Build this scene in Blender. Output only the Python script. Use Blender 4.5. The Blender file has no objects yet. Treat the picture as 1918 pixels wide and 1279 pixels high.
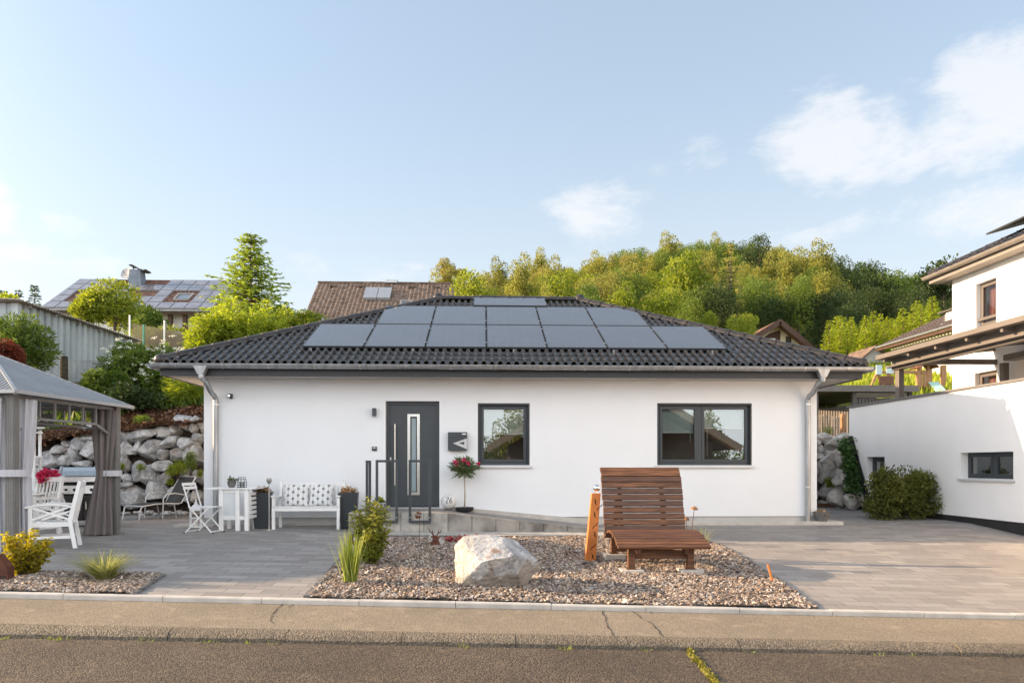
import bpy, math, random
import numpy as np
from mathutils import Vector, Matrix, noise as mnoise
R = math.radians
rnd = random.Random(7)
scn = bpy.context.scene
col = scn.collection

# ------------------------------------------------------------------ camera
YAW = R(2.2); F = 1350.0; CX, HY = 959.0, 870.0; CZ = 1.2
cd = bpy.data.cameras.new('camera'); cam = bpy.data.objects.new('camera', cd); col.objects.link(cam)
cam.location = (0, 0, CZ); cam.rotation_euler = (R(90), 0, -YAW)
cd.sensor_width = 36; cd.lens = 36 * F / 1918; cd.shift_y = (HY - 639.5) / 1918
cd.clip_start = .05; cd.clip_end = 3000
scn.camera = cam
cs, sn = math.cos(YAW), math.sin(YAW)
def sx(px, Y):                       # world X of photo column px at depth Y
    return Y * math.tan(math.atan((px - CX) / F) + YAW)
def dep(px, Y): return Y / (cs - sn * (px - CX) / F)
def at(px, py, Y):
    return Vector((sx(px, Y), Y, CZ + (HY - py) * dep(px, Y) / F))
def sz(px, py, Y): return at(px, py, Y).z
def zk(x): return -.1 - .0287 * (max(-12, min(x, 30)) + 5)
def G(x, y):                         # height of the paved ground
    t = max(0, min(1, (14.5 - y) / 6.9))
    return t * zk(x)
def pg(px, py):                      # where photo point (px,py) meets the paved ground
    lo, hi = 3.0, 60.0
    for _ in range(50):
        m = (lo + hi) / 2; p = at(px, py, m)
        if p.z > G(p.x, p.y): lo = m
        else: hi = m
    p = at(px, py, lo); p.z = G(p.x, p.y); return p

# ------------------------------------------------------------------ mesh collector
class M:
    def __init__(s): s.v = []; s.f = []; s.q = []; s.t = []
    def add(s, vs, fs):
        o = len(s.v); s.v += [tuple(p) for p in vs]; s.f += [tuple(i + o for i in f) for f in fs]
    def box(s, x0, x1, y0, y1, z0, z1):
        s.add([(x0,y0,z0),(x1,y0,z0),(x1,y1,z0),(x0,y1,z0),(x0,y0,z1),(x1,y0,z1),(x1,y1,z1),(x0,y1,z1)],
              [(0,3,2,1),(4,5,6,7),(0,1,5,4),(1,2,6,5),(2,3,7,6),(3,0,4,7)]); return s
    def bar(s, p, q, w, h=None, up=(0,0,1)):
        h = h or w; p = Vector(p); q = Vector(q); d = (q - p).normalized(); u = Vector(up)
        if abs(d.dot(u)) > .99: u = Vector((0,1,0))
        a = d.cross(u).normalized() * (w/2); b = a.cross(d).normalized() * (h/2)
        vs = [p-a-b, p+a-b, p+a+b, p-a+b, q-a-b, q+a-b, q+a+b, q-a+b]
        s.add(vs, [(0,1,2,3),(7,6,5,4),(0,4,5,1),(1,5,6,2),(2,6,7,3),(3,7,4,0)]); return s
    def tube(s, pts, r, n=8, cap=True):
        pts = [Vector(p) for p in pts]; k = len(pts)
        rs = r if isinstance(r, (list, tuple)) else [r] * k
        vs = []; ref = None
        for i, p in enumerate(pts):
            d = (pts[min(i+1,k-1)] - pts[max(i-1,0)]).normalized()
            if ref is None:
                ref = Vector((0,0,1)) if abs(d.z) < .9 else Vector((1,0,0))
            a = d.cross(ref)
            if a.length < 1e-4: a = d.cross(Vector((0,1,.1)))
            a.normalize(); b = a.cross(d).normalized(); ref = b
            for j in range(n):
                t = 2*math.pi*j/n; vs.append(p + a*math.cos(t)*rs[i] + b*math.sin(t)*rs[i])
        fs = [(i*n+j, (i+1)*n+j, (i+1)*n+(j+1)%n, i*n+(j+1)%n) for i in range(k-1) for j in range(n)]
        if cap: fs += [tuple(range(n)), tuple((k-1)*n+j for j in reversed(range(n)))]
        s.add(vs, fs); return s
    def lathe(s, prof, c=(0,0,0), n=20, sq=False):
        vs = []; k = len(prof)
        for r, z in prof:
            for j in range(n):
                t = 2*math.pi*(j+.5)/n; vs.append((c[0]+r*math.cos(t), c[1]+r*math.sin(t), c[2]+z))
        fs = [(i*n+j, i*n+(j+1)%n, (i+1)*n+(j+1)%n, (i+1)*n+j) for i in range(k-1) for j in range(n)]
        fs += [tuple(reversed(range(n))), tuple((k-1)*n+j for j in range(n))]
        s.add(vs, fs); return s
    def prism(s, poly, a, b, ax='y'):
        n = len(poly)
        mk = {'y': lambda p, t: (p[0], t, p[1]), 'x': lambda p, t: (t, p[0], p[1]), 'z': lambda p, t: (p[0], p[1], t)}[ax]
        s.add([mk(p, a) for p in poly] + [mk(p, b) for p in poly],
              [tuple(range(n)), tuple(reversed(range(n, 2*n)))] + [(i, i+n, (i+1)%n+n, (i+1)%n) for i in range(n)]); return s
    def quad(s, *p): s.add(p, [tuple(range(len(p)))]); return s
    def sphere(s, c, r, n=16, m=10):
        return s.lathe([(max(1e-4, r*math.sin(math.pi*i/m)), -r*math.cos(math.pi*i/m)) for i in range(m+1)], c, n)
    def rock(s, c, rad, seed=0, sub=3, cuts=11, lo=.6, hi=.92, nz=.05, planes=()):
        rg = random.Random(seed); V, Fc = ico(sub)
        P = V.copy()
        pl = [(Vector((rg.gauss(0,1), rg.gauss(0,1), rg.gauss(0,1))).normalized(), rg.uniform(lo, hi)) for _ in range(cuts)]
        pl += [(Vector(n).normalized(), o) for n, o in planes]
        for n, o in pl:
            n = np.array(n); d = P @ n - o; P -= np.outer(np.maximum(d, 0), n)
        out = []
        ox = rg.uniform(0, 99)
        for p in P:
            k = 1 + nz * mnoise.noise((p[0]*3+ox, p[1]*3, p[2]*3)) + nz*.6*mnoise.noise((p[0]*9+ox, p[1]*9, p[2]*9))
            out.append((c[0]+p[0]*k*rad[0], c[1]+p[1]*k*rad[1], c[2]+p[2]*k*rad[2]))
        s.add(out, Fc); return s
    def cards(s, V4, tint):              # V4 (N,4,3)
        s.q.append(np.asarray(V4, dtype=np.float32)); s.t.append(np.asarray(tint, dtype=np.float32)); return s
    def xf(s, mat):
        s.v = [tuple(mat @ Vector(p)) for p in s.v]
        A = np.array(mat)
        s.q = [(q @ A[:3,:3].T.astype(np.float32) + A[:3,3].astype(np.float32)) for q in s.q]; return s
    def bounds(s):
        A = []
        if s.v: A.append(np.array(s.v))
        for q in s.q: A.append(q.reshape(-1, 3))
        A = np.concatenate(A); return A.min(0), A.max(0)
    def mesh(s, name, inv=None):
        me = bpy.data.meshes.new(name)
        V = [np.array(s.v, dtype=np.float32).reshape(-1, 3)] + [q.reshape(-1, 3) for q in s.q]
        nv = len(s.v); V = np.concatenate(V)
        if inv is not None:
            A = np.array(inv, dtype=np.float32); V = V @ A[:3,:3].T + A[:3,3]
        lens = np.array([len(f) for f in s.f] + [4] * sum(len(q) for q in s.q), dtype=np.int32)
        loops = np.concatenate([np.array([i for f in s.f for i in f], dtype=np.int32), np.arange(nv, len(V), dtype=np.int32)])
        me.vertices.add(len(V)); me.vertices.foreach_set('co', V.ravel())
        me.loops.add(len(loops)); me.loops.foreach_set('vertex_index', loops)
        me.polygons.add(len(lens)); me.polygons.foreach_set('loop_start', np.concatenate([[0], np.cumsum(lens)[:-1]]).astype(np.int32))
        me.polygons.foreach_set('loop_total', lens)
        if s.t or getattr(s, 'ft', None):
            T = np.concatenate([np.array(getattr(s, 'ft', None) or [.5]*len(s.f), dtype=np.float32)] + s.t)
            a = me.attributes.new('tint', 'FLOAT', 'FACE'); a.data.foreach_set('value', T)
        me.update(calc_edges=True); me.validate(); return me
_ico = {}
def ico(sub):
    if sub in _ico: return _ico[sub]
    t = (1+5**.5)/2
    v = [Vector(p).normalized() for p in [(-1,t,0),(1,t,0),(-1,-t,0),(1,-t,0),(0,-1,t),(0,1,t),(0,-1,-t),(0,1,-t),(t,0,-1),(t,0,1),(-t,0,-1),(-t,0,1)]]
    f = [(0,11,5),(0,5,1),(0,1,7),(0,7,10),(0,10,11),(1,5,9),(5,11,4),(11,10,2),(10,7,6),(7,1,8),(3,9,4),(3,4,2),(3,2,6),(3,6,8),(3,8,9),(4,9,5),(2,4,11),(6,2,10),(8,6,7),(9,8,1)]
    for _ in range(sub):
        c = {}; nf = []
        def mid(a, b):
            k = (min(a,b), max(a,b))
            if k not in c: v.append(((v[a]+v[b])/2).normalized()); c[k] = len(v)-1
            return c[k]
        for a, b, d in f:
            x, y, z = mid(a,b), mid(b,d), mid(d,a); nf += [(a,x,z),(b,y,x),(d,z,y),(x,y,z)]
        f = nf
    _ico[sub] = (np.array([tuple(p) for p in v]), f); return _ico[sub]

# ------------------------------------------------------------------ objects
INV = {}
def put(o): col.objects.link(o); return o
def tag(o, label, cat=None, group=None, kind=None):
    if label: o['label'] = label
    if cat: o['category'] = cat
    if group: o['group'] = group
    if kind: o['kind'] = kind
    return o
def thing(name, label, cat, loc=(0,0,0), rz=0, group=None):
    o = put(bpy.data.objects.new(name, None)); o.location = loc; o.rotation_euler = (0,0,rz)
    o.empty_display_size = .2
    INV[o.name] = (Matrix.Translation(Vector(loc)) @ Matrix.Rotation(rz, 4, 'Z')).inverted()
    return tag(o, label, cat, group)
def part(name, m, ma, parent=None, smooth=False, bevel=0, label=None, local=False):
    inv = None if (parent is None or local) else INV.get(parent.name)
    me = m.mesh(name, inv); o = put(bpy.data.objects.new(name, me))
    if ma: me.materials.append(ma)
    if parent is not None:
        o.parent = parent; INV[o.name] = None if local else inv
    me.polygons.foreach_set('use_smooth', [bool(smooth)]*len(me.polygons)); me.update()
    if smooth == 'auto': me.set_sharp_from_angle(angle=R(35))
    if bevel:
        b = o.modifiers.new('bevel', 'BEVEL'); b.width = bevel; b.segments = 2; b.limit_method = 'ANGLE'; b.angle_limit = R(40)
    if label: o['label'] = label
    return o
def single(name, m, ma, label, cat, group=None, **k):      # a one-mesh thing, origin at its base
    lo, hi = m.bounds(); c = Vector(((lo[0]+hi[0])/2, (lo[1]+hi[1])/2, lo[2]))
    m.xf(Matrix.Translation(-c)); o = part(name, m, ma, **k); o.location = c
    INV[o.name] = Matrix.Translation(-c)
    return tag(o, label, cat, group)
def struct(name, m, ma, kind='structure', **k):
    return tag(part(name, m, ma, **k), None, None, None, kind)
def dup(o, loc=None, rz=None, scale=None, label=None, group=None, parent=None):
    c = o.copy(); put(c)
    if parent is not None: c.parent = parent
    if loc is not None: c.location = loc
    if rz is not None: c.rotation_euler = (0, 0, rz)
    if scale is not None: c.scale = (scale,)*3 if not isinstance(scale, (tuple, list)) else scale
    if label: c['label'] = label
    if group: c['group'] = group
    for ch in [x for x in bpy.data.objects if x.parent == o]: dup(ch, parent=c)
    return c

# ------------------------------------------------------------------ materials
def nt(name):
    ma = bpy.data.materials.new(name); ma.use_nodes = True; n = ma.node_tree
    return ma, n, n.nodes, n.links, n.nodes['Principled BSDF']
def mixc(n, l, fac, a, b, mode='MIX'):
    x = n.new('ShaderNodeMix'); x.data_type = 'RGBA'; x.blend_type = mode
    for i, val in ((0, fac), (6, a), (7, b)):
        if hasattr(val, 'is_linked') or hasattr(val, 'links'): l.new(val, x.inputs[i])
        elif i == 0: x.inputs[0].default_value = val
        else: x.inputs[i].default_value = (*val[:3], 1)
    return x.outputs[2]
def noisen(n, l, co, scale, detail=4, rough=.55, dist=0):
    t = n.new('ShaderNodeTexNoise'); t.inputs['Scale'].default_value = scale; t.inputs['Detail'].default_value = detail
    t.inputs['Roughness'].default_value = rough; t.inputs['Distortion'].default_value = dist
    if co is not None: l.new(co, t.inputs['Vector'])
    return t.outputs['Fac']
def ramp(n, l, fac, a, b):
    r = n.new('ShaderNodeMapRange'); r.inputs[1].default_value = a; r.inputs[2].default_value = b
    r.interpolation_type = 'SMOOTHSTEP'; l.new(fac, r.inputs[0]); return r.outputs[0]
def math_(n, l, op, a, b=None, c=None):
    x = n.new('ShaderNodeMath'); x.operation = op
    for i, val in enumerate((a, b, c)):
        if val is None: continue
        if hasattr(val, 'links'): l.new(val, x.inputs[i])
        else: x.inputs[i].default_value = val
    return x.outputs[0]
def bumpn(n, l, h, strength, dist, bs):
    b = n.new('ShaderNodeBump'); b.inputs['Strength'].default_value = strength; b.inputs['Distance'].default_value = dist
    l.new(h, b.inputs['Height']); l.new(b.outputs[0], bs.inputs['Normal']); return b
def mat(name, c, rough=.6, metal=0, var=.12, scale=5, bump=0, bscale=80, c2=None, spec=.5, stretch=None, lo=.3, hi=.7):
    ma, t, n, l, bs = nt(name)
    co = n.new('ShaderNodeTexCoord').outputs['Object']
    if stretch:
        mp = n.new('ShaderNodeMapping'); mp.inputs['Scale'].default_value = stretch; l.new(co, mp.inputs[0]); co = mp.outputs[0]
    f = ramp(n, l, noisen(n, l, co, scale, 5), lo, hi)
    a = [x*(1-var) for x in c]; b = c2 or [min(1, x*(1+var)) for x in c]
    l.new(mixc(n, l, f, a, b), bs.inputs['Base Color'])
    bs.inputs['Roughness'].default_value = rough; bs.inputs['Metallic'].default_value = metal
    bs.inputs['Specular IOR Level'].default_value = spec
    if bump: bumpn(n, l, noisen(n, l, co, bscale, 3), bump, .01, bs)
    return ma
def foliage(name, c1, c2, trans=.4, rough=.55):
    ma, t, n, l, bs = nt(name)
    a = n.new('ShaderNodeAttribute'); a.attribute_name = 'tint'
    oi = n.new('ShaderNodeObjectInfo')
    f = math_(n, l, 'ADD', math_(n, l, 'MULTIPLY', a.outputs['Fac'], .75), math_(n, l, 'MULTIPLY', oi.outputs['Random'], .3))
    c = mixc(n, l, f, c1, c2)
    l.new(c, bs.inputs['Base Color']); bs.inputs['Roughness'].default_value = rough
    bs.inputs['Specular IOR Level'].default_value = .25
    tr = n.new('ShaderNodeBsdfTranslucent'); l.new(mixc(n, l, .35, c, (.5,.5,.02), 'SCREEN') if False else c, tr.inputs[0])
    hs = n.new('ShaderNodeHueSaturation'); hs.inputs['Saturation'].default_value = 1.1; hs.inputs['Value'].default_value = 1.6
    l.new(c, hs.inputs['Color']); l.new(hs.outputs[0], tr.inputs[0])
    mx = n.new('ShaderNodeMixShader'); mx.inputs[0].default_value = trans
    l.new(bs.outputs[0], mx.inputs[1]); l.new(tr.outputs[0], mx.inputs[2])
    l.new(mx.outputs[0], n['Material Output'].inputs[0]); return ma
def glassm(name, tint=(.9,.95,.94), refl=.28):
    ma, t, n, l, bs = nt(name)
    n.remove(bs); g = n.new('ShaderNodeBsdfGlossy'); g.inputs['Roughness'].default_value = .01; g.inputs['Color'].default_value = (*tint, 1)
    tr = n.new('ShaderNodeBsdfTransparent'); tr.inputs[0].default_value = (*[x*.95 for x in tint], 1)
    lw = n.new('ShaderNodeFresnel'); lw.inputs[0].default_value = 1.5
    f = math_(n, l, 'ADD', math_(n, l, 'MULTIPLY', lw.outputs[0], 1.0), refl)
    mx = n.new('ShaderNodeMixShader'); l.new(f, mx.inputs[0]); l.new(tr.outputs[0], mx.inputs[1]); l.new(g.outputs[0], mx.inputs[2])
    l.new(mx.outputs[0], n['Material Output'].inputs[0]); return ma

PLASTER = mat('white_plaster', (.785,.805,.825), .9, var=.012, scale=1.4, bump=.25, bscale=150)
PLASTER2 = mat('warm_white_plaster', (.83,.815,.80), .9, var=.02, scale=1.0, bump=.25, bscale=150)
PLINTHM = mat('plinth_render', (.52,.515,.50), .9, var=.07, scale=3, bump=.2)
ANTH = mat('anthracite_metal', (.042,.05,.057), .42, .0, var=.06, scale=3)
ANTHD = mat('dark_anthracite', (.03,.033,.037), .5, var=.08)
BLACKP = mat('bitumen_black', (.022,.021,.021), .8, var=.15, bump=.2)
TILE = mat('glazed_dark_tile', (.022,.020,.020), .30, var=.45, scale=2.6, c2=(.028,.024,.023), bump=.12, bscale=30, spec=.32)
TILE.node_tree.nodes['Principled BSDF'].inputs['Coat Weight'].default_value = .38; TILE.node_tree.nodes['Principled BSDF'].inputs['Coat Roughness'].default_value = .16
CAPM = mat('ridge_tile', (.026,.024,.024), .36, var=.3, scale=4, c2=(.05,.04,.035), bump=.15, bscale=25)
ZINC = mat('zinc', (.40,.41,.42), .42, .8, var=.18, scale=9, stretch=(1,1,.15), bump=.05)
STEEL = mat('brushed_steel', (.62,.61,.59), .28, 1, var=.06, scale=20)
CHROME = mat('polished_steel', (.8,.8,.8), .06, 1, var=.01)
WHITEP = mat('white_paint', (.80,.80,.79), .5, var=.04, scale=6, bump=.08)
CONC = mat('concrete', (.40,.385,.36), .9, var=.18, scale=6, bump=.3, bscale=120)
CONCL = mat('light_concrete', (.50,.47,.43), .9, var=.12, scale=5, bump=.3, bscale=150)
WOOD = mat('brown_stained_wood', (.10,.040,.018), .55, var=.4, scale=7, c2=(.18,.074,.031), stretch=(.5,9,9), bump=.35, bscale=12)
WOODL = mat('light_wood', (.36,.19,.09), .7, var=.25, scale=6, stretch=(6,6,.5), bump=.2)
RUST = mat('bright_rust_steel', (.52,.165,.038), .8, var=.1, scale=5, c2=(.60,.205,.05), bump=.06)
RUSTD = mat('dark_rust_steel', (.10,.035,.02), .85, var=.35, scale=14, bump=.25)
BLACKF = mat('black_fabric', (.035,.035,.04), .85, var=.1, scale=30, bump=.2, bscale=300)
CURT = mat('taupe_curtain', (.165,.142,.137), .9, var=.12, scale=5, stretch=(8,8,.4), bump=.15)
GAZM = mat('taupe_metal', (.21,.205,.195), .5, .3, var=.06)
GAZR = mat('grey_sheet_roof', (.24,.255,.27), .5, .3, var=.08, scale=3)
SOIL = mat('dark_soil', (.05,.036,.026), .95, var=.4, scale=12, bump=.8, bscale=40)
GLASS = glassm('window_glass', refl=.20)
GLASSF = mat('frosted_glass', (.28,.36,.38), .25, var=.05)
BARK = mat('bark', (.11,.085,.062), .9, var=.35, scale=8, stretch=(4,4,.6), bump=.5, bscale=25)
BLACKPL = mat('black_plastic', (.02,.021,.023), .35, var=.1)
def stone_mat(name, a, b, vein=.35, rust=.3):
    ma, t, n, l, bs = nt(name); co = n.new('ShaderNodeTexCoord').outputs['Object']
    oi = n.new('ShaderNodeObjectInfo')
    va = n.new('ShaderNodeVectorMath'); va.operation = 'ADD'; l.new(co, va.inputs[0])
    sc = n.new('ShaderNodeVectorMath'); sc.operation = 'SCALE'; l.new(oi.outputs['Location'], sc.inputs[0]); sc.inputs[3].default_value = 1.7
    l.new(sc.outputs[0], va.inputs[1]); co = va.outputs[0]
    c = mixc(n, l, ramp(n, l, noisen(n, l, co, 3.2, 6), .35, .68), a, b)
    c = mixc(n, l, math_(n, l, 'MULTIPLY', ramp(n, l, noisen(n, l, co, 7, 7, .65, .5), .53, .60), vein), c, (.62,.6,.57))
    c = mixc(n, l, math_(n, l, 'MULTIPLY', ramp(n, l, noisen(n, l, co, 1.7, 5), .55, .72), rust), c, (.27,.15,.075))
    c = mixc(n, l, math_(n, l, 'MULTIPLY', ramp(n, l, noisen(n, l, co, 22, 4), .56, .66), .5), c, (.06,.055,.05))
    l.new(c, bs.inputs['Base Color']); bs.inputs['Roughness'].default_value = .85
    bumpn(n, l, noisen(n, l, co, 9, 8, .65), .9, .05, bs); return ma
STONE = stone_mat('limestone', (.24,.238,.24), (.54,.535,.53), .6, .38)
STONEL = stone_mat('pale_boulder', (.30,.305,.32), (.52,.51,.49), .6, .22)
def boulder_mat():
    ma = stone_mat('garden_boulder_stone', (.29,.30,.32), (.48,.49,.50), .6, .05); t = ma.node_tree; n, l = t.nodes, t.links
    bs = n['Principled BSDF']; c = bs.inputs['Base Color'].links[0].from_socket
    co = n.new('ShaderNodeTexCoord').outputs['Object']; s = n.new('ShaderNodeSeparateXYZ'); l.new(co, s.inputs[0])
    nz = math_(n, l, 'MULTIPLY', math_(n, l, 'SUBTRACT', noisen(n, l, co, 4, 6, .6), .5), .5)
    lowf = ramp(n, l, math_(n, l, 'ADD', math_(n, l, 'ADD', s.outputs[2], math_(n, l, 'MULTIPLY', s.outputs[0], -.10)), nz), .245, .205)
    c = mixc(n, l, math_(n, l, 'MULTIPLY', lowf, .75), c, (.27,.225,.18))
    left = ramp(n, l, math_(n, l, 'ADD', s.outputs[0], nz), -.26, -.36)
    c = mixc(n, l, math_(n, l, 'MULTIPLY', left, .5), c, (.52,.47,.37))  # sunlight on the left side is put into the stone colour
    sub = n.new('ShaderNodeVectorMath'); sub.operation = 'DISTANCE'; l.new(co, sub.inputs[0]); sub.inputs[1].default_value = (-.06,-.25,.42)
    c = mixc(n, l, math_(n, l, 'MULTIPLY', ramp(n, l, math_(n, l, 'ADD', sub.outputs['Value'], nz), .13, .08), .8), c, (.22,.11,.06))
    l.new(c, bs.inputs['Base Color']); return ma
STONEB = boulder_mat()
STONED = stone_mat('brown_boulder', (.32,.295,.265), (.58,.545,.50), .3, .3)

# ------------------------------------------------------------------ light
SUN_EL, SUN_AZ = 17.5, 8.0          # the sun stands left, a little behind the bungalow's front
ld = bpy.data.lights.new('sun', 'SUN'); sun = put(bpy.data.objects.new('sun', ld))
ld.energy = 5.0; ld.angle = R(.5); ld.color = (1, .70, .42)
to_sun = Vector((-math.cos(R(SUN_AZ))*math.cos(R(SUN_EL)), math.sin(R(SUN_AZ))*math.cos(R(SUN_EL)), math.sin(R(SUN_EL))))
sun.rotation_euler = to_sun.to_track_quat('Z', 'Y').to_euler()
w = bpy.data.worlds.new('World'); scn.world = w; w.use_nodes = True
n, l = w.node_tree.nodes, w.node_tree.links
bg = n['Background']
sky = n.new('ShaderNodeTexSky'); sky.sky_type = 'NISHITA'; sky.sun_disc = False
sky.sun_elevation = R(SUN_EL); sky.sun_rotation = math.atan2(to_sun.x, to_sun.y)
sky.air_density = 1.0; sky.dust_density = 1.0; sky.ozone_density = 1.0; sky.altitude = 200
dirv = n.new('ShaderNodeTexCoord').outputs['Generated']
sp = n.new('ShaderNodeSeparateXYZ'); l.new(dirv, sp.inputs[0])
az = math_(n, l, 'ARCTAN2', sp.outputs[0], sp.outputs[1])
el = math_(n, l, 'ARCSINE', sp.outputs[2])
def ang(px, py):
    a = math.atan((px-CX)/F); return a + YAW, math.atan((HY-py)/F*math.cos(a))
cm = None
for px, py, rx, ry, s in [(1555,262,190,112,1.0),(1850,205,150,135,1.0),(1900,385,230,72,1.0),(1700,290,90,60,.75),(1125,405,150,78,.95),(-15,385,52,58,.95),(130,418,75,34,.68),(1530,430,260,38,.5),(1690,150,90,45,.5),(880,505,520,60,.5),(60,480,420,50,.4),(1300,290,200,60,.35)]:
    a0, e0 = ang(px, py)
    da = math_(n, l, 'DIVIDE', math_(n, l, 'SUBTRACT', az, a0), rx/F)
    de = math_(n, l, 'DIVIDE', math_(n, l, 'SUBTRACT', el, e0), ry/F)
    d2 = math_(n, l, 'ADD', math_(n, l, 'MULTIPLY', da, da), math_(n, l, 'MULTIPLY', de, de))
    k = math_(n, l, 'MULTIPLY', math_(n, l, 'MAXIMUM', math_(n, l, 'SUBTRACT', 1, d2), 0), s)
    cm = k if cm is None else math_(n, l, 'MAXIMUM', cm, k)
# bright cloud bank added low behind the camera to brighten the shaded facade
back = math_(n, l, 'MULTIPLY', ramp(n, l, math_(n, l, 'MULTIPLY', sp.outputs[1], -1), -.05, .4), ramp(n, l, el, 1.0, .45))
mp = n.new('ShaderNodeMapping'); mp.inputs['Scale'].default_value = (1, 1, 2.2); l.new(dirv, mp.inputs[0])
nz = noisen(n, l, mp.outputs[0], 6.5, 10, .64, .3)
ero = math_(n, l, 'ADD', math_(n, l, 'MULTIPLY', ramp(n, l, nz, .30, .68), .72), math_(n, l, 'MULTIPLY', ramp(n, l, noisen(n, l, mp.outputs[0], 24, 8, .65, .2), .3, .7), .25))
cl = ramp(n, l, math_(n, l, 'SUBTRACT', math_(n, l, 'MULTIPLY', cm, 1.25), ero), -.06, .75)
cl = math_(n, l, 'MULTIPLY', cl, .95)
# thin high veil over the whole sky, denser towards the horizon
vf = math_(n, l, 'ADD', .48, math_(n, l, 'MULTIPLY', ramp(n, l, el, .6, -.02), .42))
veil = mixc(n, l, ramp(n, l, el, .0, .5), (2.58, 2.62, 2.60), (1.80, 2.05, 2.20))
skc = mixc(n, l, vf, sky.outputs[0], veil)
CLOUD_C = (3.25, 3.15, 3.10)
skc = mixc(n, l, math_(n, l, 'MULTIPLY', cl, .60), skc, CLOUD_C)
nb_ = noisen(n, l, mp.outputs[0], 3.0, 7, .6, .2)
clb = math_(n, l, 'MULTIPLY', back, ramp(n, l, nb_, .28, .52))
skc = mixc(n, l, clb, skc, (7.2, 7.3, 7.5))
# glow added around the unseen low sun at the left, brightening the right wall
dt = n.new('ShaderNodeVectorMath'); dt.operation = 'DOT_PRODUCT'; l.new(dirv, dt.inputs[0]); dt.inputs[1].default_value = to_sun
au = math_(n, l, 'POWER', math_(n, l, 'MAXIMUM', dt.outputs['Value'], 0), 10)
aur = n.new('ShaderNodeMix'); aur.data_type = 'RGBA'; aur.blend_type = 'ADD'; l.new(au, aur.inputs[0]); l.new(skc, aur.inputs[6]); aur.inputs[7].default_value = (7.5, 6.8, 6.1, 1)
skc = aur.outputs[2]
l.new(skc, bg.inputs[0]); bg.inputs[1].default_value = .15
scn.view_settings.view_transform = 'Standard'; scn.view_settings.look = 'None'
scn.view_settings.exposure = 1.22; scn.view_settings.gamma = 1
scn.cycles.max_bounces = 8; scn.cycles.transparent_max_bounces = 12
# ================================================================== SETTING: street, pavement, paving, terrain
def sheet(xs, ys, zf):
    m = M(); nx = len(xs)
    m.v = [(x, y, zf(x, y)) for y in ys for x in xs]
    m.f = [(j*nx+i, j*nx+i+1, (j+1)*nx+i+1, (j+1)*nx+i) for j in range(len(ys)-1) for i in range(nx-1)]
    return m
def lin(a, b, n): return [a+(b-a)*i/n for i in range(n+1)]
def asphalt(name, c, c2, grit, bump):
    ma, t, n, l, bs = nt(name); co = n.new('ShaderNodeTexCoord').outputs['Object']
    v = n.new('ShaderNodeTexVoronoi'); v.inputs['Scale'].default_value = grit; l.new(co, v.inputs['Vector'])
    sep = n.new('ShaderNodeSeparateColor'); l.new(v.outputs['Color'], sep.inputs[0])
    f = ramp(n, l, sep.outputs[0], .1, 1)
    cc = mixc(n, l, f, c, c2)
    cc = mixc(n, l, math_(n, l, 'MULTIPLY', ramp(n, l, noisen(n, l, co, .9, 5), .35, .7), .35), cc, [x*.62 for x in c])
    cc = mixc(n, l, math_(n, l, 'MULTIPLY', ramp(n, l, noisen(n, l, co, 5, 6, .6), .52, .75), .3), cc, [x*1.5 for x in c2])
    l.new(cc, bs.inputs['Base Color']); bs.inputs['Roughness'].default_value = .85
    h = math_(n, l, 'ADD', math_(n, l, 'MULTIPLY', v.outputs['Distance'], -1), math_(n, l, 'MULTIPLY', noisen(n, l, co, 3, 6), 2))
    bumpn(n, l, h, bump, .012, bs); return ma
ASPH = asphalt('street_asphalt', (.036,.028,.020), (.140,.106,.074), 80, .8)
ASPH2 = asphalt('pavement_asphalt', (.175,.145,.106), (.31,.258,.19), 110, .6)
KERBM = asphalt('kerb_concrete', (.115,.094,.069), (.235,.192,.14), 70, 1.0)

def paving_mat():
    ma, t, n, l, bs = nt('concrete_paving'); co = n.new('ShaderNodeTexCoord').outputs['Object']
    b = n.new('ShaderNodeTexBrick'); l.new(co, b.inputs['Vector']); b.offset = .37
    b.inputs['Scale'].default_value = 1; b.inputs['Brick Width'].default_value = .40; b.inputs['Row Height'].default_value = .20
    b.inputs['Mortar Size'].default_value = .0045; b.inputs['Mortar Smooth'].default_value = .3; b.inputs['Bias'].default_value = -.1
    b.inputs['Color1'].default_value = (.215,.205,.20,1); b.inputs['Color2'].default_value = (.34,.32,.305,1); b.inputs['Mortar'].default_value = (.07,.062,.055,1)
    # plates of different shades
    c = b.outputs['Color']
    c = mixc(n, l, math_(n, l, 'MULTIPLY', ramp(n, l, noisen(n, l, co, .55, 5), .3, .75), .45), c, (.25,.215,.185))
    mp = n.new('ShaderNodeMapping'); mp.inputs['Scale'].default_value = (1.2, 6, 1); l.new(co, mp.inputs[0])
    c = mixc(n, l, math_(n, l, 'MULTIPLY', ramp(n, l, noisen(n, l, mp.outputs[0], 1.4, 6), .5, .75), .3), c, (.38,.36,.34))
    c = mixc(n, l, math_(n, l, 'MULTIPLY', ramp(n, l, noisen(n, l, co, 60, 2), .45, .7), .16), c, (.11,.105,.10))
    l.new(c, bs.inputs['Base Color']); bs.inputs['Roughness'].default_value = .8
    h = math_(n, l, 'ADD', math_(n, l, 'MULTIPLY', b.outputs['Fac'], -1), math_(n, l, 'MULTIPLY', noisen(n, l, co, 90, 2), .15))
    bumpn(n, l, h, .6, .006, bs); return ma
PAVE = paving_mat()
MULCH = mat('bark_mulch', (.06,.035,.022), .95, var=.55, scale=26, c2=(.20,.115,.07), bump=1, bscale=45)
GREENG = mat('meadow_soil', (.07,.085,.02), .95, var=.3, scale=.6, c2=(.17,.17,.045), bump=.6, bscale=3)
FARG = mat('field_ground', (.09,.08,.05), .95, var=.3, scale=.2)
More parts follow.
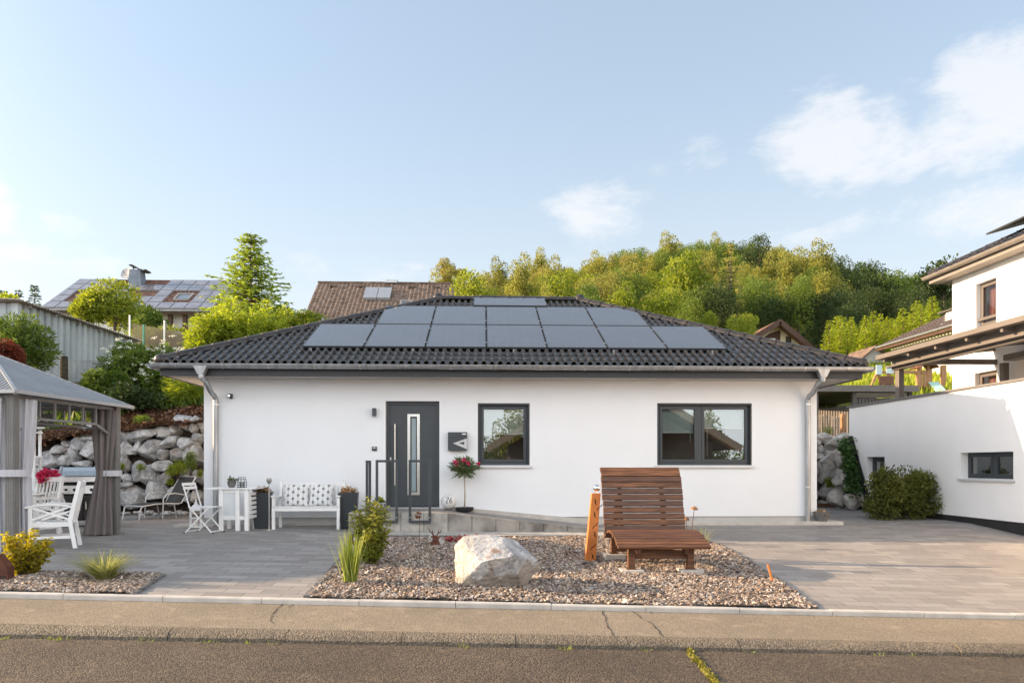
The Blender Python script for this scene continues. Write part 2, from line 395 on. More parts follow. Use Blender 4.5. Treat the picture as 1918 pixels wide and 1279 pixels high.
GRAVM = mat('gravel_bedding', (.13,.10,.075), .95, var=.5, scale=30, bump=1, bscale=60)

struct('ground', M().quad((-900,-900,-1.6),(900,-900,-1.6),(900,900,-1.6),(-900,900,-1.6)), FARG)
zs = lambda x: zk(x) - .175
struct('street', sheet(lin(-60, 60, 60), lin(-3.0, 6.402, 8), lambda x, y: zs(x)), ASPH)
struct('far_verge', sheet(lin(-60, 60, 30), lin(-40, -3.0, 8), lambda x, y: zs(x)+.08), PAVE)
struct('pavement', sheet(lin(-60, 60, 60), lin(6.60, 7.53, 4), lambda x, y: zk(x) - .055 - .04*(7.53-y)/.93), ASPH2)
# rolled kerb stones, about a metre each, with open joints
m = M(); prof = [(6.60,-.095),(6.56,-.097),(6.51,-.104),(6.465,-.122),(6.437,-.150),(6.43,-.24)]
x = -14.0
rk = random.Random(3)
while x < 16:
    L = 1.02; a, b = x+.003, x+L-.003; dz = rk.uniform(-.004,.004); dy = rk.uniform(-.006,.006)
    seg = 6; vs = []
    for i in range(seg+1):
        xx = a+(b-a)*i/seg
        for j, (y, z) in enumerate(prof):
            e = .012*mnoise.noise((xx*4, y*9, 1)) if j > 1 else 0
            vs.append((xx, y+(dy+e if j > 0 else 0), zk(xx)+z+(dz+e*.5 if j > 0 else 0)))
    k = len(prof)
    m.add(vs, [(i*k+j, (i+1)*k+j, (i+1)*k+j+1, i*k+j+1) for i in range(seg) for j in range(k-1)] + [tuple(range(k)), tuple(reversed([seg*k+j for j in range(k)]))])
    x += L
struct('kerb', m, KERBM, smooth='auto')
struct("kerb_bed", sheet(lin(-60,60,40), [6.36,6.61], lambda x, y: zk(x)-.225), SOIL)
# low edging kerb between pavement and garden, one-metre pieces
m = M(); x = -14.3
while x < 16:
    a, b = x+.003, x+1.0-.003; dz = rk.uniform(-.003,.003)
    y0, y1 = 7.53, 7.61
    P = [(y0,-.3),(y0,-.012),(y0+.012,.0),(y1,.0),(y1,-.3)]
    m.add([(a,y,zk(a)+z+dz) for y, z in P]+[(b,y,zk(b)+z+dz) for y, z in P], [(0,1,2,3,4),(9,8,7,6,5)]+[(i,i+5,i+6,i+1) for i in range(4)])
    x += 1.0
struct('garden_edging', m, CONCL)
struct('paving', sheet(lin(-30, 30, 60), lin(7.6, 24, 24), lambda x, y: G(x, y)-.004), PAVE)
# cracks in the pavement and weeds
def ribbon(m, pts, w, zf, seed=1):
    rg = random.Random(seed); L = []
    for i in range(len(pts)-1):
        (x0,y0),(x1,y1) = pts[i], pts[i+1]
        n = max(2, int(math.hypot(x1-x0, y1-y0)/.05))
        for k in range(n): 
            t = k/n; L.append((x0+(x1-x0)*t+rg.uniform(-.012,.012), y0+(y1-y0)*t))
    L.append(pts[-1])
    vs = []
    for i, (x, y) in enumerate(L):
        ww = w*rg.uniform(.4,1.2)*(.3 if i in (0, len(L)-1) else 1)
        vs += [(x-ww/2, y, zf(x,y)+.004), (x+ww/2, y, zf(x,y)+.004)]
    m.add(vs, [(2*i, 2*i+1, 2*i+3, 2*i+2) for i in range(len(L)-1)])
CRACK = mat('crack_dirt', (.035,.028,.02), .95, var=.3)
def pz(px, py, z0): # photo point on the street plane
    lo, hi = 3, 12
    for _ in range(40):
        k = (lo+hi)/2; p = at(px, py, k)
        if p.z > z0(p.x, p.y): lo = k
        else: hi = k
    return (p.x, p.y)
zpv = lambda x, y: zk(x) - .055 - .04*(7.53-y)/.93
m = M()
for pts in ([(1128,1140),(1134,1160),(1143,1180),(1148,1192)], [(1180,1142),(1205,1160),(1222,1168),(1238,1186),(1243,1193)], [(1222,1140),(1220,1150)],
            [(532,1130),(512,1146),(508,1160),(515,1172)], [(548,1131),(541,1138)], [(0,1170),(60,1171),(130,1172)], [(1620,1160),(1760,1163)]):
    ribbon(m, [pz(a, b, zpv) for a, b in pts], .011, zpv, len(pts))
struct('pavement_cracks', m, CRACK)
MOSS = foliage('moss', (.10,.10,.02), (.30,.27,.05), .2)
m = M(); ribbon(m, [pz(a, b, lambda x, y: zs(x)) for a, b in [(1281,1207),(1292,1222),(1306,1240),(1322,1258),(1334,1272),(1345,1285)]], .05, lambda x, y: zs(x))
struct('street_crack', m, CRACK)

# ---- terrain behind the gardens
def sstep(a, b, x):
    t = max(0, min(1, (x-a)/(b-a))); return t*t*(3-2*t)
def interp(x, tab):
    if x <= tab[0][0]: return tab[0][1]
    for (a, p), (b, q) in zip(tab, tab[1:]):
        if x <= b: return p+(q-p)*(x-a)/(b-a)
    return tab[-1][1]
HILL = [(-80,11),(-40,13),(-20,20),(-10,26.5),(-3,29.5),(6,32),(21,34.2),(36,37.6),(50,38.5),(61,34.5),(73,28.5),(84,23),(97,18),(105,16),(125,14),(160,13),(220,12)]
def T(x, y):
    b = interp(x, [(-30,1.3),(-12,1.45),(-9.5,2.0),(-7,2.25),(-5.4,2.45),(0,2.6)])
    pl = interp(y, [(17,b-.1),(18,b),(20.5,b+.65),(25,max(4.0,b+1.6)),(35,5.4),(50,8.3),(65,10.5),(80,12),(100,13)])
    pr = interp(y, [(21,1.9),(28.5,2.0),(31,4.05),(40,6.0),(50,8.3),(65,10.5),(80,12),(100,13)])
    k = sstep(-2, 6, x); z = pl*(1-k)+pr*k
    if y > 70:
        h = interp(x*150/max(150, min(y, 1e9)) if y > 150 else x, HILL)
        z = max(z, z + (h-z)*sstep(70, 158, y)) if h > z else z
        z -= 10*sstep(175, 300, y)
    return z
xs = lin(-140, -14, 42)[:-1] + lin(-14, 16, 60)[:-1] + lin(16, 150, 45) + [200, 260]
m = sheet(lin(-140,-5.7,130), [17.95]+lin(18.4,26,14), lambda x, y: T(x,y) + (.06*mnoise.noise((x*1.3,y*1.3,0)) if y < 25.9 else 0))
struct('mulch_slope', m, MULCH)
m = sheet(xs, lin(26, 60, 34)+lin(62,180,59)+lin(190,420,23), lambda x, y: T(x,y)+(.25*mnoise.noise((x*.2,y*.2,0)) if y > 26.1 else 0))
struct('hillside', m, GREENG)
m = sheet(lin(6.85, 60, 50), [21.75]+lin(22.5,26,6), lambda x, y: T(x,y))
struct('back_garden', m, GREENG)

# ================================================================== BUNGALOW
YF = 14.5; XL, XR = -5.55, 6.8; YB = 23.2
def wallgrid(m, x0, x1, z0, z1, holes, depth, y=0, thick=.3):
    xs = sorted({x0, x1, *[h[0] for h in holes], *[h[1] for h in holes]}); zs_ = sorted({z0, z1, *[h[2] for h in holes], *[h[3] for h in holes]})
    for a, b in zip(xs, xs[1:]):
        for c, d in zip(zs_, zs_[1:]):
            if not any(h[0] <= a and b <= h[1] and h[2] <= c and d <= h[3] for h in holes):
                m.quad((a,y,c),(b,y,c),(b,y,d),(a,y,d))
    for a, b, c, d in holes:
        e = y+depth
        m.quad((a,y,c),(a,y,d),(a,e,d),(a,e,c)); m.quad((b,y,c),(b,e,c),(b,e,d),(b,y,d))
        m.quad((a,y,d),(b,y,d),(b,e,d),(a,e,d)); m.quad((a,y,c),(a,e,c),(b,e,c),(b,y,c))
    m.quad((x0,y+thick,z0),(x0,y+thick,z1),(x0,y,z1),(x0,y,z0)); m.quad((x1,y,z0),(x1,y,z1),(x1,y+thick,z1),(x1,y+thick,z0))
BLIND = mat('pale_blind', (.72,.79,.75), .5, var=.05)
def window(parent, T4, a, b, c, d, inset, mull=(), blinds=(), sillw=.16, frame=ANTH, pane=GLASS, fw=.065, sillm=None, room=True, label=None, sash=.055):
    """casement window in opening a..b, c..d of a wall whose outside is local -y"""
    m = M(); y = inset
    m.box(a,b,y,y+.07,c,c+fw).box(a,b,y,y+.07,d-fw,d).box(a,a+fw,y+.001,y+.071,c+fw,d-fw).box(b-fw,b,y+.001,y+.071,c+fw,d-fw)
    xs = [a+fw] + [x for x in mull] + [b-fw]
    for x in mull: m.box(x-.045,x+.045,y-.002,y+.068,c+fw,d-fw)
    pm = M()
    for i in range(len(xs)-1):
        x0 = xs[i] + (.045 if i else 0); x1 = xs[i+1] - (.045 if i < len(xs)-2 else 0)
        z0, z1 = c+fw, d-fw
        m.box(x0,x1,y-.012,y+.05,z0,z0+sash).box(x0,x1,y-.012,y+.05,z1-sash,z1).box(x0,x0+sash,y-.011,y+.05,z0+sash,z1-sash).box(x1-sash,x1,y-.011,y+.05,z0+sash,z1-sash)
        pm.quad((x0+sash-.01,y+.02,z0+sash-.01),(x1-sash+.01,y+.02,z0+sash-.01),(x1-sash+.01,y+.02,z1-sash+.01),(x0+sash-.01,y+.02,z1-sash+.01))
    win = part('window', m.xf(T4), frame, parent, bevel=.004, label=label)
    part('pane', pm.xf(T4), pane, win)
    if sillm is not None:
        s = M().box(a-.04,b+.05,-.05,inset+.01,c-.035,c-.004).box(a-.04,b+.05,-.052,-.046,c-.055,c-.02)
        part('sill', s.xf(T4), sillm, win, bevel=.003)
    for x0, x1, zb, cords in blinds:
        bm = M(); z = d-fw-.03
        while z > zb:
            bm.quad((x0,y+.10,z-.017),(x1,y+.10,z-.017),(x1,y+.118,z),(x0,y+.118,z)); z -= .021
        bm.box(x0,x1,y+.098,y+.124,zb-.02,zb)
        for cx, cz in cords: bm.box(cx,cx+.006,y+.095,y+.101,cz,d-fw)
        part('blind', bm.xf(T4), BLIND, win)
    return win
IDT = Matrix.Translation((0, YF, 0))
bung = thing('bungalow', 'white single-storey bungalow with dark hipped tile roof behind the gravel bed', 'house', (.6, YF, 0))
dX0, dX1 = sx(722,YF), sx(823,YF); dZ0, dZ1 = .34, sz(770,751,YF)
w1 = (sx(895,YF), sx(992,YF), sz(940,871,YF), sz(940,755,YF))
w2 = (sx(1231,YF), sx(1408,YF), sz(1320,871,YF), sz(1320,755,YF))
m = M(); wallgrid(m, XL, XR, .15, 2.95, [(dX0,dX1,dZ0,dZ1), w1, w2], .2)
m.xf(IDT)
m.quad((XL,YB,.15),(XL,YB,2.95),(XL,YF+.3,2.95),(XL,YF+.3,.15)); m.quad((XR,YF+.3,.15),(XR,YF+.3,2.95),(XR,YB,2.95),(XR,YB,.15)); m.quad((XR,YB,.15),(XR,YB,2.95),(XL,YB,2.95),(XL,YB,.15))
part('wall', m, PLASTER, bung)
part('plinth', M().box(XL+.03,XR-.03,YF+.03,YB-.03,-.5,.17), PLINTHM, bung)
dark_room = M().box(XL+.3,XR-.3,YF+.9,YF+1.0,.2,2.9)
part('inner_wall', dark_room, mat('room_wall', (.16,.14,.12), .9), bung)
# door
m = M(); y = YF+.11
m.box(dX0,dX0+.07,y,y+.08,dZ0,dZ1).box(dX1-.07,dX1,y,y+.08,dZ0,dZ1).box(dX0+.07,dX1-.07,y,y+.08,dZ1-.07,dZ1)
dr = part('door_frame', m, ANTH, bung, bevel=.004)
gx0, gx1, gz0, gz1 = sx(764,YF+.1), sx(785,YF+.1), sz(775,926,YF+.1), sz(775,776,YF+.1)
m = M(); wallgrid(m, dX0+.072, dX1-.072, dZ0+.02, dZ1-.072, [(gx0,gx1,gz0,gz1)], .05, YF+.135, .05)
door = part('front_door', m, ANTH, bung)
t = .045
m = M(); m.box(gx0-.012,gx0+t,YF+.118,YF+.15,gz0-.012,gz1+.012).box(gx1-t,gx1+.012,YF+.118,YF+.15,gz0-.012,gz1+.012).box(gx0+t,gx1-t,YF+.118,YF+.15,gz1-t,gz1+.012).box(gx0+t,gx1-t,YF+.118,YF+.15,gz0-.012,gz0+t)
part('pane_trim', m, STEEL, door, bevel=.004)
m = M(); m.box(gx0+t,gx0+t+.02,YF+.14,YF+.17,gz0+t,gz1-t).box(gx1-t-.02,gx1-t,YF+.14,YF+.17,gz0+t,gz1-t).box(gx0+t+.02,gx1-t-.02,YF+.14,YF+.17,gz1-t-.02,gz1-t).box(gx0+t+.02,gx1-t-.02,YF+.14,YF+.17,gz0+t,gz0+t+.02)
part('pane_seal', m, BLACKPL, door)
part('pane', M().box(gx0+t+.015,gx1-t-.015,YF+.16,YF+.18,gz0+t+.015,gz1-t-.015), GLASSF, door)
hx = sx(739,YF)
m = M().tube([(hx,YF+.06,sz(739,909,YF)),(hx,YF+.06,sz(739,794,YF))], .016, 12)
for zz in (sz(739,899,YF), sz(739,804,YF)): m.tube([(hx,YF+.06,zz),(hx,YF+.14,zz)], .009, 8)
part('pull_handle', m, STEEL, door, smooth='auto')
lx = sx(730,YF); lz = sz(730,860,YF)
part('lock_plate', M().box(lx-.016,lx+.016,YF+.12,YF+.137,lz-.04,lz+.04), STEEL, door, bevel=.005)
part('door_sill', M().box(dX0,dX1,YF-.02,YF+.2,dZ0-.05,dZ0-.001), STEEL, bung)
SILLM = mat('aluminium_sill', (.62,.62,.63), .45, .2, var=.03)
wn1 = window(bung, IDT, *w1, .07, blinds=[(w1[0]+.13,w1[1]-.13,sz(940,812,YF+.2),())], sillm=SILLM, label='single-pane window right of the letterbox')
mx_ = sx(1312,YF)
wn2 = window(bung, IDT, *w2, .07, mull=[mx_], blinds=[(w2[0]+.13,mx_-.1,sz(1270,809,YF+.2),((sx(1243,YF),sz(1243,853,YF)),(sx(1297,YF),sz(1297,829,YF)))),(mx_+.11,w2[1]-.13,sz(1360,801,YF+.2),((sx(1329,YF),sz(1329,853,YF)),))], sillm=SILLM, label='wide two-casement window behind the slatted lounger')
# guide rails of the roller shutter stand proud of the plaster
for win, (a,b,c,d) in ((wn1,w1),(wn2,w2)):
    part('shutter_rail', M().box(a,a+.035,YF-.004,YF+.066,c,d-.04).box(b-.035,b,YF-.004,YF+.066,c,d-.04).box(a,b,YF-.006,YF+.066,d-.04,d), ANTHD, win, bevel=.003)

# ---- roof: four hips of moulded tiles
EY, EZ = 13.85, 3.12; RXL, RXR = -6.2, 7.5; RD = 5.0
tp = math.tan(R(25)); 
def tile_slope(m, width, depth, hipped, fine=True, pitch=.157, course=.345):
    """local frame: x along the eave 0..width, y up-slope in plan, z height; clipped by 45-degree hips"""
    nb = int(round(width/pitch)); p = width/nb; seg = 8 if fine else 4
    xs = [i*p/seg for i in range(nb*seg+1)]
    cr = course*math.cos(R(25)); nc = int(math.ceil(depth/cr))
    def hgt(x):
        f = (x/p) % 1.0
        if f < .66:
            s = f/.66; e = min(1, s/.24, (1-s)/.24); return .050*(e*e*(3-2*e)) + .008*math.sin(math.pi*s)
        return -.006*math.sin(math.pi*(f-.66)/.34)
    hs = [hgt(x) for x in xs]
    for k in range(nc):
        y0, y1 = k*cr, min(depth, (k+1)*cr+.02); rows = [(y0,.002),(y0,.040),(y0+.014,.047),((y0+y1)/2,.026),(y1,.004)]
        wob = [.004*math.sin(k*12.9+int(x/p)*78.2) for x in xs]
        o = len(m.v); n = len(xs)
        for y, dz in rows:
            yy = min(y, depth)
            for x, h, wv in zip(xs, hs, wob):
                xx = max(yy, min(width-yy, x)) if hipped else x
                m.v.append((xx, yy, yy*tp+h+dz+wv))
        for j in range(len(rows)-1):
            for i in range(n-1):
                a, b = m.v[o+j*n+i][0], m.v[o+j*n+i+1][0]; c, d = m.v[o+(j+1)*n+i][0], m.v[o+(j+1)*n+i+1][0]
                if b-a > 1e-5 or d-c > 1e-5: m.f.append((o+j*n+i, o+j*n+i+1, o+(j+1)*n+i+1, o+(j+1)*n+i))
W = RXR-RXL
rm = M(); tile_slope(rm, W, RD, True); rm.xf(Matrix.Translation((RXL, EY, EZ)))
m2 = M(); tile_slope(m2, 2*RD, RD, True, False); m2.xf(Matrix.Translation((RXR, EY, EZ)) @ Matrix.Rotation(R(90),4,'Z')); rm.add(m2.v, m2.f)
m2 = M(); tile_slope(m2, 2*RD, RD, True, False); m2.xf(Matrix.Translation((RXL, EY+2*RD, EZ)) @ Matrix.Rotation(R(-90),4,'Z')); rm.add(m2.v, m2.f)
m2 = M(); tile_slope(m2, W, RD, True, False); m2.xf(Matrix.Translation((RXR, EY+2*RD, EZ)) @ Matrix.Rotation(R(180),4,'Z')); rm.add(m2.v, m2.f)
roof = part('roof', rm, TILE, bung, smooth='auto')
def caps(m, p, q, L=.36, r=.115):
    p, q = Vector(p), Vector(q); n = max(1, int(round((q-p).length/L))); d = (q-p)/n; u = d.normalized()
    s = u.cross(Vector((0,0,1))).normalized(); up = s.cross(u).normalized()
    for i in range(n):
        a = p+d*i-u*.03; b = p+d*(i+1)
        vs = []
        for c, rr in ((a, r*1.12), (a+u*.03, r*1.13), (a+u*.035, r*1.04), (b, r*.96)):
            for k in range(9):
                t = math.pi*k/8; vs.append(c + s*math.cos(t)*rr + up*(math.sin(t)*rr*.85-.02))
        m.add(vs, [(j*9+k, (j+1)*9+k, (j+1)*9+k+1, j*9+k+1) for j in range(3) for k in range(8)] + [tuple(range(9))])
rl, rr_ = (RXL+RD, EY+RD, EZ+RD*tp+.06), (RXR-RD, EY+RD, EZ+RD*tp+.06)
cm_ = M()
for p, q in (((RXL+.05,EY+.05,EZ+.075), rl), ((RXR-.05,EY+.05,EZ+.075), rr_), ((RXL+.05,EY+2*RD-.05,EZ+.075), rl), ((RXR-.05,EY+2*RD-.05,EZ+.075), rr_)): caps(cm_, p, q)
caps(cm_, (rl[0],rl[1],rl[2]+.01), (rr_[0],rr_[1],rr_[2]+.01))
for e in (rl, rr_): cm_.sphere((e[0],e[1],e[2]+.01), .15, 12, 8)
for sx_, ex in ((1,RXL),(-1,RXR)): cm_.sphere((ex+sx_*.06,EY+.06,EZ+.065), .115, 12, 8)
part('ridge_tiles', cm_, CAPM, roof, smooth='auto')
# soffit, fascia
part('soffit', M().box(RXL+.1,RXR-.1,EY+.1,EY+2*RD-.1,2.90,2.95), mat('soffit_boards', (.42,.40,.385), .7, var=.08, scale=3, stretch=(.2,6,1)), bung)
part('fascia', M().box(RXL+.06,RXR-.06,EY+.06,EY+.1,2.885,3.12).box(RXL+.06,RXL+.1,EY+.1,EY+2*RD-.1,2.885,3.12).box(RXR-.1,RXR-.06,EY+.1,EY+2*RD-.1,2.885,3.12).box(RXL+.06,RXR-.06,EY+2*RD-.1,EY+2*RD-.06,2.885,3.12), ANTHD, bung, bevel=.003)
# gutter
def gutter(m, p, q, r=.075):
    p, q = Vector(p), Vector(q); u = (q-p).normalized(); s = Vector((u.y,-u.x,0))
    vs = []
    for c in (p, q):
        for k in range(11):
            t = math.pi*k/10; vs.append(c + s*math.cos(t)*r - Vector((0,0,math.sin(t)*r)))
        for k in range(11):
            t = math.pi*(10-k)/10; vs.append(c + s*math.cos(t)*(r-.006) - Vector((0,0,math.sin(t)*(r-.006))))
    m.add(vs, [(k, (k+1) % 22, 22+(k+1) % 22, 22+k) for k in range(22)] + [tuple(range(22)), tuple(reversed(range(22,44)))])
    m.tube([p+s*r+Vector((0,0,.002)), q+s*r+Vector((0,0,.002))], .011, 8)
GY, GZ = EY-.06, 3.085
m = M(); gutter(m, (RXL-.06,GY,GZ), (RXR+.06,GY,GZ)); gutter(m, (RXR+.06,GY,GZ-.001),(RXR+.06,EY+2*RD,GZ-.001)); gutter(m, (RXL-.06,EY+2*RD,GZ-.001),(RXL-.06,GY,GZ-.001))
gut = part('gutter', m, ZINC, bung, smooth='auto')
for i in range(16):
    x = RXL+.42+i*.857
    bm = M(); vs = []
    for xx in (x-.014, x+.014):
        for k in range(13):
            t = math.pi*k/12; vs.append((xx, GY-math.cos(t)*.0785, GZ-math.sin(t)*.0785))
    bm.add(vs, [(k,k+1,14+k,13+k) for k in range(12)])
    part('gutter_bracket', bm, STEEL, gut)
def downpipe(xg, xp, ys_):
    y1 = ys_
    m = M().tube([(xp,y1,sz(xp*0+ (404 if xp < 0 else 1513), 748, y1)), (xp,y1,-.02)], .052, 16)
    zt = sz(404 if xp < 0 else 1513, 748, y1)
    pts = [Vector((xg,GY,GZ-.18)), Vector((xg,GY,GZ-.24))]
    a, b = Vector((xg,GY,GZ-.27)), Vector((xp,y1,zt+.08))
    for k in range(1, 8):
        t = k/8; pts.append(a.lerp(b, t) + Vector((0,0,.05*math.sin(2*math.pi*t))))
    pts += [Vector((xp,y1,zt)), Vector((xp,y1,zt-.06))]
    m.tube(pts, .050, 16)
    dp = part('downpipe', m, ZINC, bung, smooth='auto')
    f = M()
    f.add([(xg-.13,GY-.07,GZ-.03),(xg+.13,GY-.07,GZ-.03),(xg+.13,GY+.07,GZ-.03),(xg-.13,GY+.07,GZ-.03),(xg-.055,GY-.055,GZ-.19),(xg+.055,GY-.055,GZ-.19),(xg+.055,GY+.055,GZ-.19),(xg-.055,GY+.055,GZ-.19),
           (xg-.115,GY-.082,GZ-.05),(xg+.115,GY-.082,GZ-.05)],
          [(0,1,2,3),(0,4,5,1),(1,5,6,2),(2,6,7,3),(3,7,4,0),(4,7,6,5)])
    f.tube([(xg,GY,GZ-.17),(xg,GY,GZ-.25)], .057, 14)
    part('funnel', f, ZINC, dp, bevel=.006)
    for zz in (zt-.10, sz(400,913,y1)):
        part('pipe_clamp', M().lathe([(.055,-.012),(.059,-.011),(.059,.011),(.055,.012)], (xp,y1,zz), 16).box(xp-.012,xp+.075,y1-.01,y1+.01,zz-.01,zz+.01), STEEL, dp)
downpipe(sx(377,GY), sx(404,YF-.08), YF-.08); downpipe(sx(1541,GY), sx(1513,YF-.08), YF-.08)

# ---- entrance landing and ramp
ramp_t = thing('entrance_ramp', 'concrete block landing and ramp sloping down to the right below the dark front door', 'ramp', (-.6, 13.4, 0))
RY = 13.36; lx0, lx1, lx2 = sx(668,RY), sx(822,RY), sx(1118,RY)
LZ = .315
def rz_(x): return LZ if x < lx1 else max(.0, LZ*(1-(x-lx1)/(lx2-lx1)))
part('landing_slab', M().box(lx0,lx1,RY+.005,YF+.03,-.2,LZ), PAVE, ramp_t)
n_ = 10; m = M(); vs = []
for i in range(n_+1):
    x = lx1+(lx2-lx1)*i/n_; vs += [(x,RY+.005,rz_(x)+.001),(x,YF-.07,rz_(x)+.001)]
m.add(vs, [(2*i,2*i+2,2*i+3,2*i+1) for i in range(n_)])
part('ramp_surface', m, PAVE, ramp_t)
BLK = mat('stained_concrete_block', (.36,.34,.31), .9, var=.22, scale=3.5, c2=(.47,.45,.41), bump=.3)
BLK2 = mat('split_concrete_block', (.22,.205,.19), .95, var=.35, scale=3, c2=(.36,.335,.30), bump=.5, bscale=40)
x = lx0-.02; i = 0
while x < lx2-.1:
    L = .44 if x > lx1-.5 else .42
    a, b = x+.003, x+L-.003
    za, zb = rz_(a)+.012, rz_(b)+.012
    part('edge_block', M().prism([(a,-.25),(b,-.25),(b,zb),(a,za)], RY-.10, RY, 'y'), BLK if x < lx1-.05 else BLK2, ramp_t, bevel=.007)
    x += L; i += 1
part('side_block', M().box(lx0-.13,lx0-.024,RY-.10,YF-.02,-.25,LZ+.01), BLK2, ramp_t, bevel=.007, label='dark flank stone of the landing')
vs = []
m = M(); x0, x1 = sx(830,YF-.1), sx(1135,YF-.1)
m.add([(x0,YF-.07,-.2),(x1,YF-.07,-.2),(x1,YF-.07,.07),(x0,YF-.07,LZ+.06),(x0,YF-.004,-.2),(x1,YF-.004,-.2),(x1,YF-.004,.07),(x0,YF-.004,LZ+.06)], [(0,1,2,3),(3,2,6,7),(0,3,7,4),(1,5,6,2)])
part('wall_kerb', m, CONCL, ramp_t)
m = M().box(x1-.02,7.25,YF-.22,YF-.10,-.2,.055).box(XR+.02,7.25,YF-.10,YF+.6,-.2,.05)
single('house_kerb', m, CONCL, 'pale kerb stones edging the gravel strip at the bungalow wall', 'kerb', bevel=.006)
m = M().box(sx(330,YF-.3),sx(690,YF-.35),YF-.02,YF+.02,-.2,.02).box(sx(325,YF-.3),sx(400,YF-.3),YF-.32,YF-.02,-.1,.035)
single('house_step', m, CONCL, 'pale concrete slab at the corner under the left downpipe', 'slab', bevel=.006)
# light paving strip in front of the ramp
struct('paving_strip', sheet(lin(lx0+.1, 3.9, 30), [RY-.62, RY-.11], lambda x, y: G(x,y)+.012), CONC)
# ================================================================== WHITE HOUSE ON THE RIGHT
X1, Y1 = 10.0, 19.4; X2 = 12.5; TW = 2.76
RT = Matrix.Translation((X1, 0, 0)) @ Matrix.Rotation(R(-90), 4, 'Z')       # local x = -world y, local y = into the wall
def wy(px, X): return X / math.tan(math.atan((px-CX)/F)+YAW)
nb = thing('terraced_house', 'tall white house on the right with a roof terrace over its white lower storey', 'house', (X1, 16, 0))
ya, yb = wy(1623,X1), wy(1657,X1); yc, yd = wy(1799,X1), wy(1898,X1)
h1 = (-ya, -yb, .72, 1.40); h2 = (-yc, -yd, .92, 1.45)
m = M(); wallgrid(m, -Y1, -4.0, .12, TW, [h1, h2], .24)
m.xf(RT); m.quad((X1,Y1,.12),(X1+12,Y1,.12),(X1+12,Y1,TW),(X1,Y1,TW)); m.quad((X1,4,.12),(X1,4,TW),(X1+12,4,TW),(X1+12,4,.12))
part('wall', m, PLASTER2, nb, label='white lower storey wall with two small windows')
m = M()
m.add([(X1+.02,4,-1.4),(X1+.02,Y1-.02,-.5),(X1+.02,Y1-.02,.17),(X1+.02,13,.12),(X1+.02,4,-.2),(X1+.3,4,-1.4),(X1+.3,Y1-.02,-.5),(X1+.3,Y1-.02,.17),(X1+.3,13,.12),(X1+.3,4,-.2)], [(0,1,2,3,4)])
part('plinth', m, BLACKP, nb)
part('terrace_floor', M().box(X1+.05,X1+12,4.05,Y1-.05,TW-.1,TW-.012), CONC, nb)
part('coping', M().box(X1-.05,X1+.30,4,Y1+.05,TW,TW+.045).box(X1+.30,X1+12,Y1-.25,Y1+.05,TW,TW+.045), mat('grey_coping', (.16,.15,.145), .5, var=.06), nb, bevel=.004)
window(nb, RT, *h1, .16, sillm=SILLM, blinds=(), label='small window half hidden behind the bush')
window(nb, RT, *h2, .16, mull=[(-yc-yd)/2+.03], sillm=SILLM, label='wide low two-casement window of the lower storey', fw=.05, sash=.045)
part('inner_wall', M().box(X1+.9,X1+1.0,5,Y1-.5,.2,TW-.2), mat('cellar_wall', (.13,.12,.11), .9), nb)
# upper storey
RT2 = Matrix.Translation((X2, 0, 0)) @ Matrix.Rotation(R(-90), 4, 'Z'); Y2 = 18.8
UZ = 6.12
q1, q2 = wy(1828,X2), wy(1866,X2)
u1 = (-q1, -q2, 4.66, sz(1866,519,q2)); u2 = (-wy(1826,X2), -wy(1867,X2), TW-.01, sz(1866,692,q2))
m = M(); wallgrid(m, -Y2, -4.0, TW-.05, UZ, [u1, u2], .2)
m.xf(RT2); m.quad((X2,Y2,TW),(X2+9,Y2,TW),(X2+9,Y2,UZ),(X2,Y2,UZ)); m.quad((X2,4,TW),(X2,4,UZ),(X2+9,4,UZ),(X2+9,4,TW))
part('wall', m, PLASTER2, nb, label='white upper storey wall set back behind the terrace')
TAUPE = mat('taupe_frame', (.12,.105,.095), .5, var=.08)
CURTR = mat('mauve_curtain', (.30,.15,.14), .8, var=.25, scale=6, stretch=(14,14,.3), c2=(.42,.24,.22))
def pleats(u, y, z0, z1, amp=.03, n=14):
    m = M(); vs = []
    for i in range(n*4+1):
        t = i/(n*4); vs += [(u[0]+(u[1]-u[0])*t, y+amp*math.sin(i*math.pi/2+.6*math.sin(i)), z0), (u[0]+(u[1]-u[0])*t, y+amp*.6*math.sin(i*math.pi/2), z1)]
    m.add(vs, [(2*i,2*i+2,2*i+3,2*i+1) for i in range(n*4)]); return m
CURG = glassm('curtain_glass', (.92,.9,.9), .02)
for u, lb in ((u1,'upper storey window with drawn mauve curtain'), (u2,'terrace window with mauve curtain')):
    wi = window(nb, RT2, *u, .12, frame=TAUPE, label=lb, fw=.06, sash=.05, pane=CURG)
    part('curtain', pleats((u[0]+.08,u[1]-.08), .30, u[2]+(.22 if u is u1 else .05), u[3]-.06).xf(RT2), CURTR, wi)
    if u is u1:
        part('window_rail', M().box(u[0],u[1],.04,.10,u[2]+.17,u[2]+.24).box(u[0],u[1],.05,.09,u[2],u[2]+.04).xf(RT2), TAUPE, wi)
